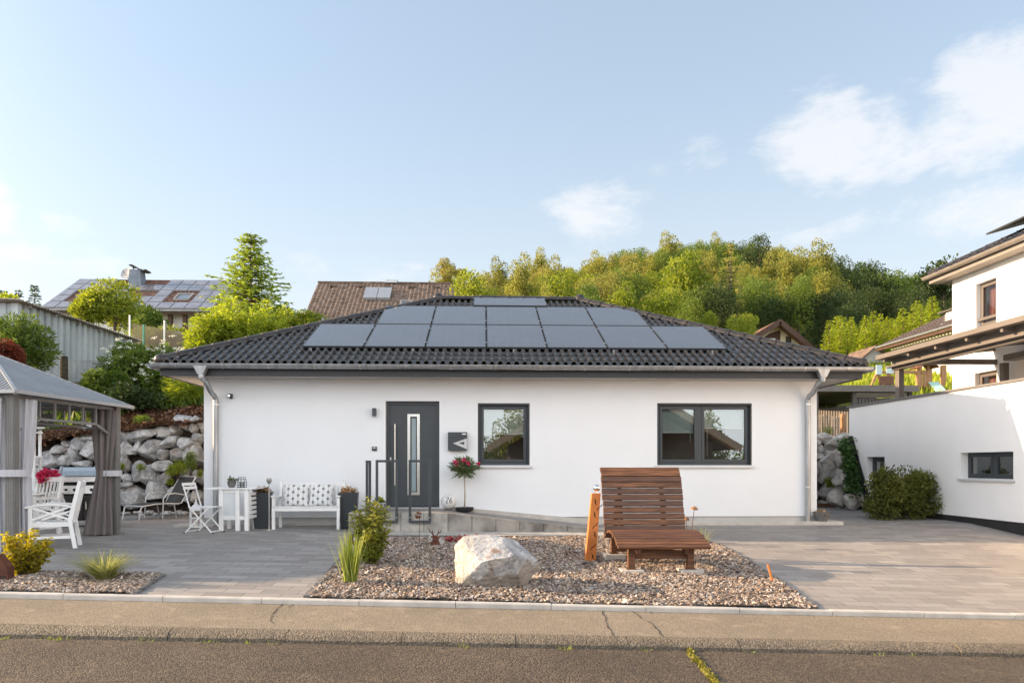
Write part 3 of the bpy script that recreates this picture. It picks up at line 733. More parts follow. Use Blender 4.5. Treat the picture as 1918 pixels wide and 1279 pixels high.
# roof of the right house: eave along the wall, rising to the right
ex, ey = X2-.42, Y2+.42
re = M(); tile_slope(re, 15, 5, False, True, .30, .36)
hipm = Matrix.Translation((ex, ey, UZ+.20)) @ Matrix.Rotation(R(-90), 4, 'Z')
for i, p in enumerate(re.v): re.v[i] = (max(p[0], p[1]), p[1], p[2])
re.xf(hipm)
r2 = M(); tile_slope(r2, 12, 5, False, False, .30, .36)
for i, p in enumerate(r2.v): r2.v[i] = (min(p[0], 12-p[1]), p[1], p[2])
r2.xf(Matrix.Translation((ex+12, ey, UZ+.20)) @ Matrix.Rotation(R(180), 4, 'Z')); re.add(r2.v, r2.f)
rf2 = part('roof', re, TILE, nb, smooth='auto')
cm2 = M(); caps(cm2, (ex+.05,ey-.05,UZ+.26), (ex+5,ey-5,UZ+.22+5*tp+.05)); part('hip_tiles', cm2, CAPM, rf2, smooth='auto')
part('soffit', M().box(ex+.05,X2+9,4,ey-.05,UZ,UZ+.05), mat('taupe_soffit', (.30,.275,.25), .7, var=.06), nb)
part('fascia', M().box(ex+.03,ex+.07,4,ey-.03,UZ-.01,UZ+.19).box(ex+.07,X2+9,ey-.07,ey-.03,UZ-.01,UZ+.19), mat('taupe_fascia', (.22,.20,.185), .6, var=.06), nb)
gm = M(); gutter(gm, (ex-.06,ey+.05,UZ+.165),(ex-.06,4,UZ+.165)); part('gutter', gm, mat('taupe_gutter', (.33,.30,.275), .45, .5, var=.1), nb, smooth='auto')
PANEL = None
# ---- terrace canopy on the lower storey
PERG = mat('taupe_powder_coat', (.165,.145,.13), .45, .1, var=.05)
cn = thing('terrace_canopy', 'taupe metal patio canopy with glass roof on the terrace of the white house', 'canopy', (10.6, 14, TW))
zb = sz(1680,693,17.2); zt_ = sz(1680,672,17.2)
part('front_beam', M().box(X1-.02,X1+.13,7,17.3,zb,zt_).box(X1-.16,X1-.02,7,17.34,zb+.06,zb+.10), PERG, cn, bevel=.006)
part('eave_profile', M().box(X1-.36,X1-.20,7,17.42,zt_-.005,zt_+.105), PERG, cn, bevel=.01)
for i in range(10):
    y = 17.2-i*1.0
    part('rafter', M().bar((X1-.28,y,zt_-.02),(X2,y,zt_+.27),.07,.13), PERG, cn, bevel=.004)
part('glass_roof', M().quad((X1-.3,7,zt_+.06),(X2,7,zt_+.35),(X2,17.3,zt_+.35),(X1-.3,17.3,zt_+.06)), glassm('canopy_glass', (.8,.82,.83), .12), cn)
part('end_beam', M().box(X1+.13,X2,17.1,17.22,sz(1800,683,17.2)-.0,sz(1800,675,17.2)+.02), PERG, cn, bevel=.004)
part('post', M().box(X1+.03,X1+.16,17.08,17.24,TW+.04,zb), PERG, cn, bevel=.006)
py_ = wy(1881, X2-.2)
part('post', M().box(X2-.27,X2-.13,py_-.07,py_+.07,TW,zb+.1), PERG, cn, bevel=.006, label='rear post against the house wall')
part('awning_case', M().box(X2-.35,X2-.05,8,py_-.15,zb+.12,zb+.27), PERG, cn, bevel=.02)
# sloping black membrane at the end of the lower wall
single('sealing_membrane', M().prism([(19.38,1.98),(19.2,1.98),(18.17,.05),(18.4,.0)], X1-.035, X1-.004, 'x'), BLACKP, 'sloping black sealing strip at the far end of the white lower wall', 'sealing strip')
# solar module on that roof
# ================================================================== SOLAR MODULES
def solar_mat():
    ma, t, n, l, bs = nt('solar_cells'); co = n.new('ShaderNodeTexCoord').outputs['Object']
    b = n.new('ShaderNodeTexBrick'); b.offset = 0; l.new(co, b.inputs['Vector']); b.inputs['Scale'].default_value = 1
    b.inputs['Brick Width'].default_value = .2; b.inputs['Row Height'].default_value = .204; b.inputs['Mortar Size'].default_value = .005
    b.inputs['Color1'].default_value = (.034,.036,.044,1); b.inputs['Color2'].default_value = (.044,.046,.054,1); b.inputs['Mortar'].default_value = (.075,.078,.086,1)
    c = mixc(n, l, ramp(n, l, noisen(n, l, co, 1.3, 3), .4, .7), b.outputs['Color'], (.05,.054,.066))
    l.new(c, bs.inputs['Base Color']); l.new(math_(n, l, 'ADD', math_(n, l, 'MULTIPLY', b.outputs['Fac'], .08), math_(n, l, 'ADD', .10, math_(n, l, 'MULTIPLY', noisen(n, l, co, 2.5, 4), .08))), bs.inputs['Roughness']); bs.inputs['IOR'].default_value = 2.8
    bs.inputs['Specular Tint'].default_value = (1,.90,.84,1); bs.inputs['Coat Weight'].default_value = .25; bs.inputs['Coat Roughness'].default_value = .05; return ma
SOL = solar_mat()
PW, PH = 1.212, 1.83
def make_panel(w_, h_, loc, sc=None, rot=(R(25),0,0), par=None):
    o = part('solar_panel', M().box(0,w_,0,.02,-.04,0).box(0,w_,h_-.02,h_,-.04,0).box(0,.014,.02,h_-.02,-.04,0).box(w_-.014,w_,.02,h_-.02,-.04,0).box(.014,w_-.014,.02,h_-.02,-.035,-.03), ANTHD, par, local=True)
    o.location = INV[par.name] @ Vector(loc); o.rotation_euler = rot
    part('cell_sheet', M().quad((.014,.02,-.004),(w_-.014,.02,-.004),(w_-.014,h_-.02,-.004),(.014,h_-.02,-.004)), SOL, o, local=True)
    for x in (.0, w_):
        for y in (.3, h_-.4):
            part('clamp', M().box(x-.02,x+.005,y,y+.06,-.01,.006), STEEL, o, local=True)
    return o
lift = .125
def rp(X, t): return Vector((X, EY+t, EZ+t*tp+lift))
t0 = .70
xc0 = sx(912, EY+t0)
t1 = t0 + (PH+.02)*math.cos(R(25))
pr0 = make_panel(PW, PH, rp(xc0-3*(PW+.02), t0), par=bung)
for i in range(1, 7): dup(pr0, parent=bung, loc=INV[bung.name] @ rp(xc0+(i-3)*(PW+.02), t0))
for i in range(5): dup(pr0, parent=bung, loc=INV[bung.name] @ rp(xc0+(i-2)*(PW+.02), t1))
pt = make_panel(PH, 1.12, rp(sx(887,EY+4.2), t1+(PH+.02)*math.cos(R(25))) + Vector((0,0,.02)), par=bung)
pt['label'] = 'single solar panel lying crosswise at the ridge'
for tt in (t0+.35, t0+1.25, t1+.35, t1+1.25): 
    n_ = 3.5 if tt < t1 else 2.5
    mm = M().bar(rp(xc0+.62-n_*(PW+.02),tt)-Vector((0,0,.065)), rp(xc0+.62+n_*(PW+.02),tt)-Vector((0,0,.065)), .04, .04); part('mounting_rail', mm, ANTHD, bung)

for i in range(5):
    X = xc0-3.5+i*2.02; hm = M()
    hm.bar(rp(X,t0-.06)-Vector((0,0,.10)), rp(X,t0+.3)-Vector((0,0,.07)), .035, .03); hm.box(X-.018,X+.018,EY+t0-.09,EY+t0-.07,EZ+t0*tp-.06,EZ+t0*tp+.07)
    part('roof_hook', hm, GAZM, bung)
make_panel(1.85, 2.2, (ex+.7, 17.9, UZ+.20+1.0*tp+.30), rot=(R(16),0,R(-90)), par=nb)
# ================================================================== BOULDER WALLS
def stones(t, lst, fx, fy, Yf_, ma, seed0, depth=.5, sc=1.12):
    for i, (cx, cy, w_, h_) in enumerate(lst):
        px, py = fx(cx), fy(cy)
        z = sz(px, py, Yf_(0, px)); Y = Yf_(max(0, z), px) + random.Random(seed0+i).uniform(-.05,.06)
        p = at(px, py, Y+.12); k = dep(px, Y)/F
        a, b = w_*.5*k*(fx(1)-fx(0))*sc, h_*.5*k*(fy(1)-fy(0))*sc
        rg = random.Random(seed0*7+i)
        mm = M(); mm.rock((0,0,0), (a*1.12, depth*rg.uniform(.6,.85)*.6+.1, b*1.14), seed0*31+i, 3, 15, .50, .88, .035, planes=[((rg.uniform(-.3,.3),-1,rg.uniform(-.1,.5)), rg.uniform(.5,.75))])
        mm.xf(Matrix.Translation(p) @ Matrix.Rotation(rg.uniform(-.18,.18), 4, 'Y'))
        o = part('boulder', mm, ma, t); o.data.set_sharp_from_angle(angle=R(28)); o.data.polygons.foreach_set('use_smooth', [True]*len(o.data.polygons))
        # own origin, so that the stone pattern differs from boulder to boulder
        q = INV[t.name] @ p; o.data.transform(Matrix.Translation(-q)); o.location = q
bw = thing('boulder_wall', 'grey limestone boulder retaining wall left of the bungalow below the mulch slope', 'retaining wall', (-8.5,17.6,0))
LW = [(725,540,84,76),(815,530,165,95),(930,515,105,72),(1000,510,55,65),(1040,462,100,95),(1108,462,64,105),(1152,466,45,90),(735,612,100,72),(860,620,172,102),(965,580,145,68),(1080,580,105,84),(1142,545,64,66),(1005,642,98,80),(712,640,55,74),(790,600,64,60),(930,640,64,56),(1128,650,74,112),(715,705,54,84),(785,745,84,115),(865,752,114,144),(928,705,104,74),(730,775,80,60),(945,772,66,76),(762,882,158,150),(890,852,145,118),(1145,770,64,95),(1080,800,95,105),(1132,885,70,90),(720,815,80,44),(1062,735,66,56),(1000,880,100,110),(1080,890,70,80),(1075,660,50,110),
 (275,680,135,104),(345,620,95,60),(395,585,76,56),(520,500,92,66),(512,545,95,46),(460,590,74,84),(528,625,118,116),(375,682,86,66),(430,640,76,96),(480,698,105,46),(575,715,60,80),(330,760,86,84),(298,825,86,66),(240,735,85,50),(600,520,80,80),(640,600,90,80),(620,690,80,70),(650,750,90,80),(250,800,90,90),(210,860,100,110),(290,900,100,100),(400,770,110,110),(500,780,100,100),(400,880,120,120),(520,880,120,120),(610,800,100,110),(620,900,130,130),(190,730,90,90),(130,700,120,110),(100,800,140,120)]
WYF = lambda z, px=0: 17.72 + .22*z
stones(bw, LW, lambda x: x*.3284, lambda y: 640+y*.3284, WYF, STONE, 11)
mm = M(); vs = []
for i in range(31):
    x = -16+i*(10.4/30); zt2 = T(x, 18.0)
    for z in (-.3, zt2*.5, zt2-.03): vs.append((x, WYF(max(0,z))+.30, z))
    vs.append((x, 18.4, T(x,18.4)))
mm.add(vs, [(4*i+j,4*i+4+j,4*i+5+j,4*i+1+j) for i in range(30) for j in range(3)])
part('soil_backing', mm, SOIL, bw)
pm = M(); rg = random.Random(5)
for i in range(150):
    x = rg.uniform(-12,-5.6); pm.rock((x, 17.45+rg.uniform(-.22,.16), .02+rg.uniform(0,.05)), (rg.uniform(.04,.1),rg.uniform(.04,.1),rg.uniform(.03,.06)), i, 1, 6)
struct('pebble_strip', pm, STONE, kind='stuff')
bw2 = thing('boulder_wall', 'brown grey boulder wall below the paling fence between the two white houses', 'retaining wall', (8.6,21.3,0))
RW = [(268,488,135,84),(392,478,115,66),(432,540,100,84),(320,585,205,134),(418,645,165,86),(212,565,50,66),(225,625,56,60),(270,730,145,165),(410,765,155,165),(488,810,56,66),(305,895,240,156),(440,895,76,115),(500,885,80,74),(510,940,66,60),(240,970,90,44),(340,640,40,40),(205,510,50,50),(120,600,160,140),(120,740,150,140),(110,880,180,150)]
stones(bw2, RW, lambda x: 1480+x*.25, lambda y: 700+y*.25, lambda z, px=0: 21.0+.2*z-1.75*max(0,min(1,(px-1562)/42)), STONED, 51)
mm = M(); mm.add([(6.85,21.3,-.3),(12,21.3,-.3),(6.85,21.3,.3),(12,21.3,.3),(6.85,21.85,T(7,21.75)-.03),(12,21.85,T(12,21.75)-.03)], [(0,1,3,2),(2,3,5,4)])
part('soil_backing', mm, SOIL, bw2)
for i, (x, y, z, r) in enumerate(((9.58,19.25,.30,.36),(9.74,18.78,.22,.27),(9.66,19.1,.82,.31),(9.78,19.25,1.32,.27),(9.5,19.55,1.25,.33),(9.62,19.5,1.78,.27),(9.80,18.95,.60,.2))):
    mm = M(); mm.rock((0,0,0), (r*.95,r*.8,r*.9), 900+i, 3, 14, .5, .88, .035, planes=[((.1,-1,.2),.6)]); o = part('boulder', mm, STONED, bw2); o.data.set_sharp_from_angle(angle=R(28)); o.location = INV[bw2.name] @ Vector((x,y,z)); o.data.transform(INV[bw2.name].inverted())
single('timber_edging', M().box(8.3,10.2,20.2,20.3,0,.09).box(8.6,9.9,19.9,20.0,0,.06), WOOD, 'brown timber boards lying at the foot of the right boulder wall', 'timber')

# ================================================================== GARDEN PAVILION (left)
gz = thing('garden_pavilion', 'taupe metal pavilion with grey ribbed roof and tied curtains on the patio', 'pavilion', (-8.0, 11.83, -.05), R(-2.5))
GX0, GX1, GY0, GY1, GZE, GAP = -9.5, -6.47, 10.4, 13.26, 2.22, 2.98
ax_, ay_ = (GX0+GX1)/2, (GY0+GY1)/2
apex = Vector((ax_, ay_, GAP))
C4 = [Vector((GX0,GY0,GZE)), Vector((GX1,GY0,GZE)), Vector((GX1,GY1,GZE)), Vector((GX0,GY1,GZE))]
for i in range(4):       # ribbed sheets: one roof part per side
    a, b = C4[i], C4[(i+1) % 4]; L = (b-a).length; u = (b-a)/L; nrm = (b-a).cross(apex-a).normalized()
    mm = M(); n_ = int(L/.07); vs = []
    for k in range(n_*3+1):
        s = k/(n_*3); x = s*L
        h = [0,.026,.026][k % 3]
        tmax = 1-abs(2*s-1)
        p = a+u*x; top = a.lerp(b, s).lerp(apex, 1)
        # sheets run straight up the slope and end at the hip
        mid = (a+b)/2; up = (apex-mid)
        e = p + up*min(1, tmax)
        vs += [p+nrm*h, e+nrm*h]
    mm.add(vs, [(2*k,2*k+2,2*k+3,2*k+1) for k in range(n_*3)])
    part('roof_sheet', mm, GAZR, gz)
hp = M()
for c in C4: hp.bar(c+Vector((0,0,.012)), apex+Vector((0,0,.02)), .05, .02)
for i in range(4): hp.bar(C4[i], C4[(i+1)%4], .03, .05)
part('hip_trim', hp, mat('grey_trim', (.42,.42,.42), .45, .4, var=.05), gz)
px0, px1, py0, py1 = GX0+.22, GX1-.2, GY0+.2, GY1-.22
for (x, y) in ((px0,py0),(px1,py0),(px1,py1),(px0,py1)):
    pm = M(); g0 = G(x,y)-.01
    w_ = .062
    pm.box(x-w_,x+w_,y-w_,y+w_,g0+.02,GZE+.0)
    for k in range(4):
        s = -w_+.014+k*.0275
        pm.box(x+s,x+s+.016,y-w_-.005,y-w_,g0+.1,GZE-.05).box(x+w_,x+w_+.005,y+s,y+s+.016,g0+.1,GZE-.05)
    po = part('post', pm, GAZM, gz, bevel=.003)
    part('foot_plate', M().box(x-w_-.05,x+w_+.05,y-w_-.05,y+w_+.05,g0,g0+.02), GAZM, po)
pr = [(px0,py0),(px1,py0),(px1,py1),(px0,py1)]
for i in range(4):
    a = Vector((*pr[i],0)); b = Vector((*pr[(i+1)%4],0)); u = (b-a).normalized(); L = (b-a).length
    tm = M(); zr = GZE-.34; za = GZE-.55
    tm.bar(a+Vector((0,0,GZE-.05)), b+Vector((0,0,GZE-.05)), .05, .05)
    tm.bar(a+u*.55+Vector((0,0,zr)), b-u*.55+Vector((0,0,zr)), .035, .035)
    tm.bar(a+u*.05+Vector((0,0,za)), a+u*.56+Vector((0,0,zr)), .035, .04); tm.bar(b-u*.05+Vector((0,0,za)), b-u*.56+Vector((0,0,zr)), .035, .04)
    for k in range(5):
        p = a+u*(.55+(L-1.1)*k/4); tm.bar(p+Vector((0,0,zr)), p+Vector((0,0,GZE-.03)), .03, .03)
    tm.tube([a+u*.1+Vector((0,0,GZE-.40))-Vector((u.y,-u.x,0))*.06, b-u*.1+Vector((0,0,GZE-.40))-Vector((u.y,-u.x,0))*.06], .011, 8)
    part('truss', tm, GAZM, gz)
rb = M()
for c in C4: rb.bar(c+Vector((0,0,-.03)), apex-Vector((0,0,.05)), .035, .045)
part('rafter', rb, GAZM, gz)
def curtain(x, y, z0, z1, w0, wt, w1, zt, seed, nf=9, dr=.1, lean=(0,0)):
    """gathered curtain: wide at the top, tied at zt, fuller again at the floor"""
    m = M(); rg = random.Random(seed); ph = [rg.uniform(0,6.28) for _ in range(4)]; rows = 36; cols = 90; vs = []
    for j in range(rows+1):
        z = z0+(z1-z0)*j/rows
        if z > zt: k = ((z-zt)/(z1-zt)); wd = wt+(w0-wt)*k**.7
        else: k = (zt-z)/(zt-z0); wd = wt+(w1-wt)*k**1.1
        for i in range(cols):
            t = 2*math.pi*i/cols
            r = 1+.30*math.sin(nf*t+ph[0]+.4*math.sin(z*2))+.10*math.sin((nf*2+1)*t+ph[1]+z)+.05*math.sin(3*t+ph[2]+z*3)
            f = (zt-z)/(zt-z0) if z < zt else 0
            vs.append((x+math.cos(t)*wd*.5*r+lean[0]*f, y+math.sin(t)*(dr+.25*(wd-wt))*r+lean[1]*f, z))
    m.add(vs, [(j*cols+i, j*cols+(i+1)%cols, (j+1)*cols+(i+1)%cols, (j+1)*cols+i) for j in range(rows) for i in range(cols)])
    return m
CURT2 = mat('pale_grey_curtain', (.50,.50,.53), .9, var=.08, scale=4, stretch=(8,8,.4), bump=.15)
g1 = G(px1,py1)
cA = part('curtain', curtain(px1-.11, py1-.13, g1+.01, GZE-.08, .34, .18, .38, 1.05, 3, lean=(-.05,-.08)), CURT, gz, smooth=True, label='dark taupe curtain tied at the far post')
def tie(x, y, z, wx, wy_):
    m = M(); n = 24; vs = []
    for zz in (z-.05, z+.05):
        for i in range(n): vs.append((x+wx*math.cos(2*math.pi*i/n), y+wy_*math.sin(2*math.pi*i/n), zz))
    m.add(vs, [(i,(i+1)%n,n+(i+1)%n,n+i) for i in range(n)]); return m
part('tie_band', tie(px1-.06, py1-.06, 1.05, .20, .17), CURT2, cA)
cB = part('curtain', curtain(px1-.20, py0+.02, G(px1,py0)+.01, GZE-.08, .30, .17, .26, 1.08, 5), CURT2, gz, smooth=True, label='pale grey curtain left of the near post')
cC = part('curtain', curtain(px1-.02, py0+.24, G(px1,py0)+.01, GZE-.08, .26, .11, .20, 1.08, 8), CURT2, gz, smooth=True, label='pale grey curtain right of the near post')
part('tie_band', tie(px1-.05, py0+.05, 1.08, .24, .22), CURT2, cB)
for (x, y, s) in ((px0+.15,py0,11),(px0+.15,py1,12)): part('curtain', curtain(x, y, G(x,y)+.01, GZE-.42, .3, .2, .34, 1.05, s), CURT, gz, smooth=True)
sg = thing('hanging_sign', 'small square slate sign hanging under the pavilion roof', 'sign', at(86,800,12.4))
p = at(86,786,12.4)
SLATE = mat('slate', (.12,.115,.11), .8, var=.2, scale=12, bump=.2)
part('slate_board', M().box(p.x-.13,p.x+.13,p.y-.008,p.y+.008,p.z-.10,p.z+.10), SLATE, sg, bevel=.003)
part('cord', M().tube([(p.x-.10,p.y,p.z+.1),(p.x-.10,p.y,GZE-.32)], .004, 6).tube([(p.x+.06,p.y,p.z+.1),(p.x+.06,p.y,GZE-.32)], .004, 6), WOODL, sg)
sm = M()
for k, (dx, dz) in enumerate([(-.02,0),(-.005,.012),(.01,.002),(.025,-.008),(.04,.004)]): sm.box(p.x+dx-.012,p.x+dx+.008,p.y-.0105,p.y-.009,p.z-.03+dz,p.z-.022+dz)
part('chalk_drawing', sm, WHITEP, sg)

gz.rotation_euler.z += R(-5); gz.location.x += .09
# shredded bark lying on the slope
def bark_chips(n, seed):
    rg = random.Random(seed); m = M(); m.ft = []
    for i in range(n):
        x = rg.uniform(-13.5,-5.75); y = 18.0+2.9*rg.random()**1.3; z = T(x,y)+.06*mnoise.noise((x*1.3,y*1.3,0))+.01
        a = rg.uniform(0,6.28); L = rg.uniform(.03,.10); w2 = L*rg.uniform(.2,.5); u = Vector((math.cos(a),math.sin(a),rg.gauss(.1,.4)))*L; v = Vector((-math.sin(a),math.cos(a),rg.gauss(0,.5)))*w2; p = Vector((x,y,z+rg.uniform(0,.04)))
        m.add([p-u-v*.6,p+u-v,p+u*.9+v,p-u*.8+v*.7], [(0,1,2,3)]); m.ft.append(rg.random())
    return m
BARKC = foliage('bark_chips', (.045,.025,.016), (.24,.13,.075), .0, .9)
struct('bark_mulch', bark_chips(15000, 2), BARKC, kind='stuff')
# ================================================================== PATIO AND GARDEN FURNITURE
def ang2(px): return math.atan((px-CX)/F)+YAW
# ---- house number globe, letterbox, lamp, camera, intercom
lb = thing('letterbox', 'dark grey wall letterbox with a pale triangle cut on its front', 'letterbox', (sx(856,YF),YF,sz(856,844,YF)))
a, b, c, d = sx(839,YF-.1), sx(875,YF-.1), sz(856,843,YF-.1), sz(856,809,YF-.1)
m = M(); n_ = 8
pr_ = [(a,d),(a,c)]+[(a+(b-a)*k/n_, c-.012*math.sin(math.pi*k/n_)) for k in range(1,n_)]+[(b,c),(b,d)]
m.prism(list(reversed(pr_)), YF-.105, YF-.002, 'y'); part('box', m, ANTH, lb, bevel=.006)
part('flap', M().box(a+.002,b-.002,YF-.113,YF-.106,d-.095,d-.004), ANTH, lb, bevel=.003)
zc = c+(d-c)*.38; w_ = b-a
part('triangle_plate', M().prism([(a+w_*.26,zc),(b-.002,c+.02),(b-.002,d-.125),], YF-.116, YF-.106, 'y'), mat('light_grey_metal', (.5,.5,.5), .4, .5, var=.04), lb)
part('triangle_inset', M().prism([(a+w_*.56,zc),(b-w_*.15,zc-.028),(b-w_*.15,zc+.034)], YF-.1175, YF-.1163, 'y'), ANTHD, lb)
part('name_plate', M().box(b-.10,b-.02,YF-.1155,YF-.1133,d-.05,d-.028), WHITEP, lb)
wl = thing('wall_lamp', 'small dark wall lamp on the plaster left of the front door', 'lamp', (sx(700,YF),YF,sz(700,779,YF)))
a, b, c, d = sx(697,YF-.1), sx(704,YF-.1), sz(700,779,YF-.1), sz(700,764,YF-.1)
part('lamp_body', M().box(a,b,YF-.11,YF-.02,c,d), ANTH, wl, bevel=.006); part('back_plate', M().box(a+.005,b-.005,YF-.02,YF-.002,c+.015,d-.015), ANTH, wl)
ic = thing('intercom', 'small dark bell panel on the wall beside the door handle', 'doorbell', (sx(701,YF),YF,sz(701,844,YF)))
a, b, c, d = sx(697,YF), sx(706,YF), sz(701,844,YF), sz(701,836,YF)
part('housing', M().box(a,b,YF-.025,YF-.002,c,d), ANTH, ic, bevel=.004); part('button_plate', M().box(a+.02,b-.02,YF-.028,YF-.0252,d-.035,d-.015), STEEL, ic)
sc_ = thing('wall_camera', 'small dark camera high on the wall beside the left downpipe', 'camera', (sx(433,YF),YF,sz(433,746,YF)))
p = at(433,742,YF); part('housing', M().tube([p-Vector((0,.13,0)),p-Vector((0,.02,0))], .042, 14), BLACKPL, sc_, smooth='auto', bevel=.004)
part('bracket', M().box(p.x-.03,p.x+.03,YF-.02,YF-.002,p.z-.05,p.z+.05), BLACKPL, sc_); part('lens', M().tube([p-Vector((0,.136,0)),p-Vector((0,.131,0))], .022, 12), CHROME, sc_)

gl = thing('globe_lamp', 'white globe lamp with black number on the ramp beside the door', 'lamp', (sx(841,YF-.28), YF-.28, .335))
gr = .152; gc = Vector((sx(841,YF-.28), YF-.28, .335+gr-.012))
GLOBE = mat('speckled_globe', (.70,.70,.69), .5, var=.08, scale=40)
part('globe', M().sphere(gc, gr, 40, 24), GLOBE, gl, smooth=True)
part('globe_base', M().lathe([(.075,0),(.07,.02)], (gc.x,gc.y,.325), 24), BLACKPL, gl)
vw = (Vector((0,0,CZ))-gc).normalized(); vw = (vw+Vector((-.03,0,.22))).normalized()
ux = Vector((0,0,1)).cross(vw).normalized(); uy = vw.cross(ux)
def glyph(m, pts, th):
    """a pen stroke laid on the globe; pts in a unit box, y up"""
    S = []
    for (a0,b0),(a1,b1) in zip(pts, pts[1:]):
        for k in range(4): t = k/4; S.append((a0+(a1-a0)*t, b0+(b1-b0)*t))
    S.append(pts[-1]); V = []
    for i, (x, y) in enumerate(S):
        x0, y0 = S[max(0,i-1)]; x1, y1 = S[min(len(S)-1,i+1)]; d = math.hypot(x1-x0,y1-y0) or 1; nx, ny = -(y1-y0)/d*th/2, (x1-x0)/d*th/2
        for sg_ in (-1, 1):
            px_, py_ = x+nx*sg_+.12*(y+ny*sg_), y+ny*sg_
            V.append(gc + (vw*gr + ux*px_ + uy*py_).normalized()*(gr+.0016))
    m.add(V, [(2*i,2*i+1,2*i+3,2*i+2) for i in range(len(S)-1)])
dm = M(); gs = .060
two = [(-.95+.42+.42*math.cos(R(a)), .58+.40*math.sin(R(a))) for a in range(170,-31,-25)]+[(-.95,-.98),(-.08,-.98)]
six = [(.85,.98),(.55,.72),(.28,.25),(.17,-.2)]+[(.58+.42*math.cos(R(a)), -.52+.46*math.sin(R(a))) for a in range(150,-211,-24)]
glyph(dm, [(x*gs,y*gs) for x,y in two], .0145); glyph(dm, [(x*gs+.012,y*gs) for x,y in six], .0145)
part('house_number', dm, mat('black_numerals', (.012,.012,.012), .5, var=.0), gl)

# ---- railings in front of the landing
def rail_frame(p0, p1, z0, z1, lab, bolts=True):
    t = thing('entrance_railing', lab, 'railing', (p0[0],p0[1],z0), 0, None)
    r = .045; m = M(); P0 = Vector((*p0,0)); P1 = Vector((*p1,0)); u = (P1-P0).normalized()
    for p in (P0,P1): m.bar(p+Vector((0,0,z0)), p+Vector((0,0,z1)), r, r, (0,1,0))
    for z in (z0+r/2, z1-r/2): m.bar(P0+u*r/2+Vector((0,0,z)), P1-u*r/2+Vector((0,0,z)), r, r)
    part('frame', m, ANTH, t, bevel=.003)
    if bolts:
        for p in (P0,P1):
            part('bolt', M().tube([(p.x,p.y-r/2-.004,.24),(p.x,p.y-r/2+.002,.24)], .012, 10), STEEL, t)
            part('spacer', M().box(p.x-.018,p.x+.018,p.y+r/2,RY-.10,.20,.28), ANTHD, t)
    return t
yr = RY-.15
rail_frame((sx(706,yr),yr),(sx(743,yr),yr),sz(720,979,yr),sz(720,861,yr),'anthracite rectangular railing frame left of the door glass, partly behind the tall shrub')
rail_frame((sx(768,yr),yr),(sx(805,yr),yr),sz(780,979,yr),sz(780,861,yr),'anthracite rectangular railing frame standing before the door glass strip')
xr_ = sx(687,RY)
rail_frame((xr_,RY+.02),(xr_,RY+.36),LZ+.0,sz(688,862,RY),'anthracite railing frame seen edge on beside the right black planter', bolts=False)

# ---- garden bench with two cushions
def slatbox(m, x0,x1,y0,y1,z0,z1): return m.box(x0,x1,y0,y1,z0,z1)
by = 13.66; bx0, bx1 = sx(509,by), sx(636,by); bg_ = G(-3.4,by)
bn = thing('garden_bench', 'white wooden garden bench with two patterned cushions against the bungalow wall', 'bench', ((bx0+bx1)/2, by+.3, bg_))
BT = Matrix.Translation((0, by, bg_)); W_ = bx1-bx0
for x in (bx0, bx1-.055):
    part('leg', M().box(x,x+.055,0,.06,0,.62).xf(BT), WHITEP, bn, bevel=.005)
    m = M(); m.prism([(.46,0),(.52,0),(.50,.42),(.60,.88),(.545,.88),(.44,.42)], x, x+.055, 'x'); part('leg', m.xf(BT), WHITEP, bn, bevel=.005)
    part('armrest', M().bar((x+.027,-.04,.625),(x+.027,.52,.60),.075,.03).xf(BT), WHITEP, bn, bevel=.006)
m = M()
for k in range(6): m.box(bx0+.02,bx1-.02,.0+k*.078,.065+k*.078,.415-.006*k,.437-.006*k)
part('seat', m.xf(BT), WHITEP, bn, bevel=.004)
part('apron', M().box(bx0+.055,bx1-.055,.012,.036,.345,.412).box(bx0+.055,bx1-.055,.44,.465,.33,.38).xf(BT), WHITEP, bn, bevel=.004)
m = M(); m.box(bx0+.055,bx1-.055,.545,.575,.80,.865).box(bx0+.055,bx1-.055,.475,.50,.47,.51)
k = bx0+.09
while k < bx1-.1: m.bar((k+.015,.49,.5),(k+.015,.56,.81),.032,.016); k += .062
part('backrest', m.xf(BT), WHITEP, bn, bevel=.003)
for x in (bx0, bx1-.055): part('finial', M().sphere((x+.028,.58,.92),.026,12,8).lathe([(.018,0),(.012,.03)],(x+.028,.58,.878),10).xf(BT), WHITEP, bn, smooth='auto')
def cushion_mat():
    ma, t, n, l, bs = nt('dotted_cushion'); co = n.new('ShaderNodeTexCoord').outputs['Object']
    sp_ = n.new('ShaderNodeSeparateXYZ'); l.new(co, sp_.inputs[0]); px = .095
    u = math_(n, l, 'DIVIDE', sp_.outputs[0], px)
    i = math_(n, l, 'FLOOR', u); fu = math_(n, l, 'SUBTRACT', math_(n, l, 'FRACT', u), .5)
    vv = math_(n, l, 'ADD', math_(n, l, 'DIVIDE', sp_.outputs[2], .13), math_(n, l, 'MULTIPLY', math_(n, l, 'MODULO', i, 2), .5))
    fv = math_(n, l, 'SUBTRACT', math_(n, l, 'FRACT', vv), .5)
    d = math_(n, l, 'SQRT', math_(n, l, 'ADD', math_(n, l, 'MULTIPLY', math_(n, l, 'MULTIPLY', fu, fu), 1.0), math_(n, l, 'MULTIPLY', math_(n, l, 'MULTIPLY', fv, fv), 1.5)))
    dot = math_(n, l, 'LESS_THAN', d, .27); line = math_(n, l, 'LESS_THAN', math_(n, l, 'ABSOLUTE', fu), .035)
    f = math_(n, l, 'MAXIMUM', math_(n, l, 'MULTIPLY', dot, 1), math_(n, l, 'MULTIPLY', line, .8))
    l.new(mixc(n, l, f, (.70,.70,.69), (.20,.20,.205)), bs.inputs['Base Color']); bs.inputs['Roughness'].default_value = .9; return ma
CUSH = cushion_mat()
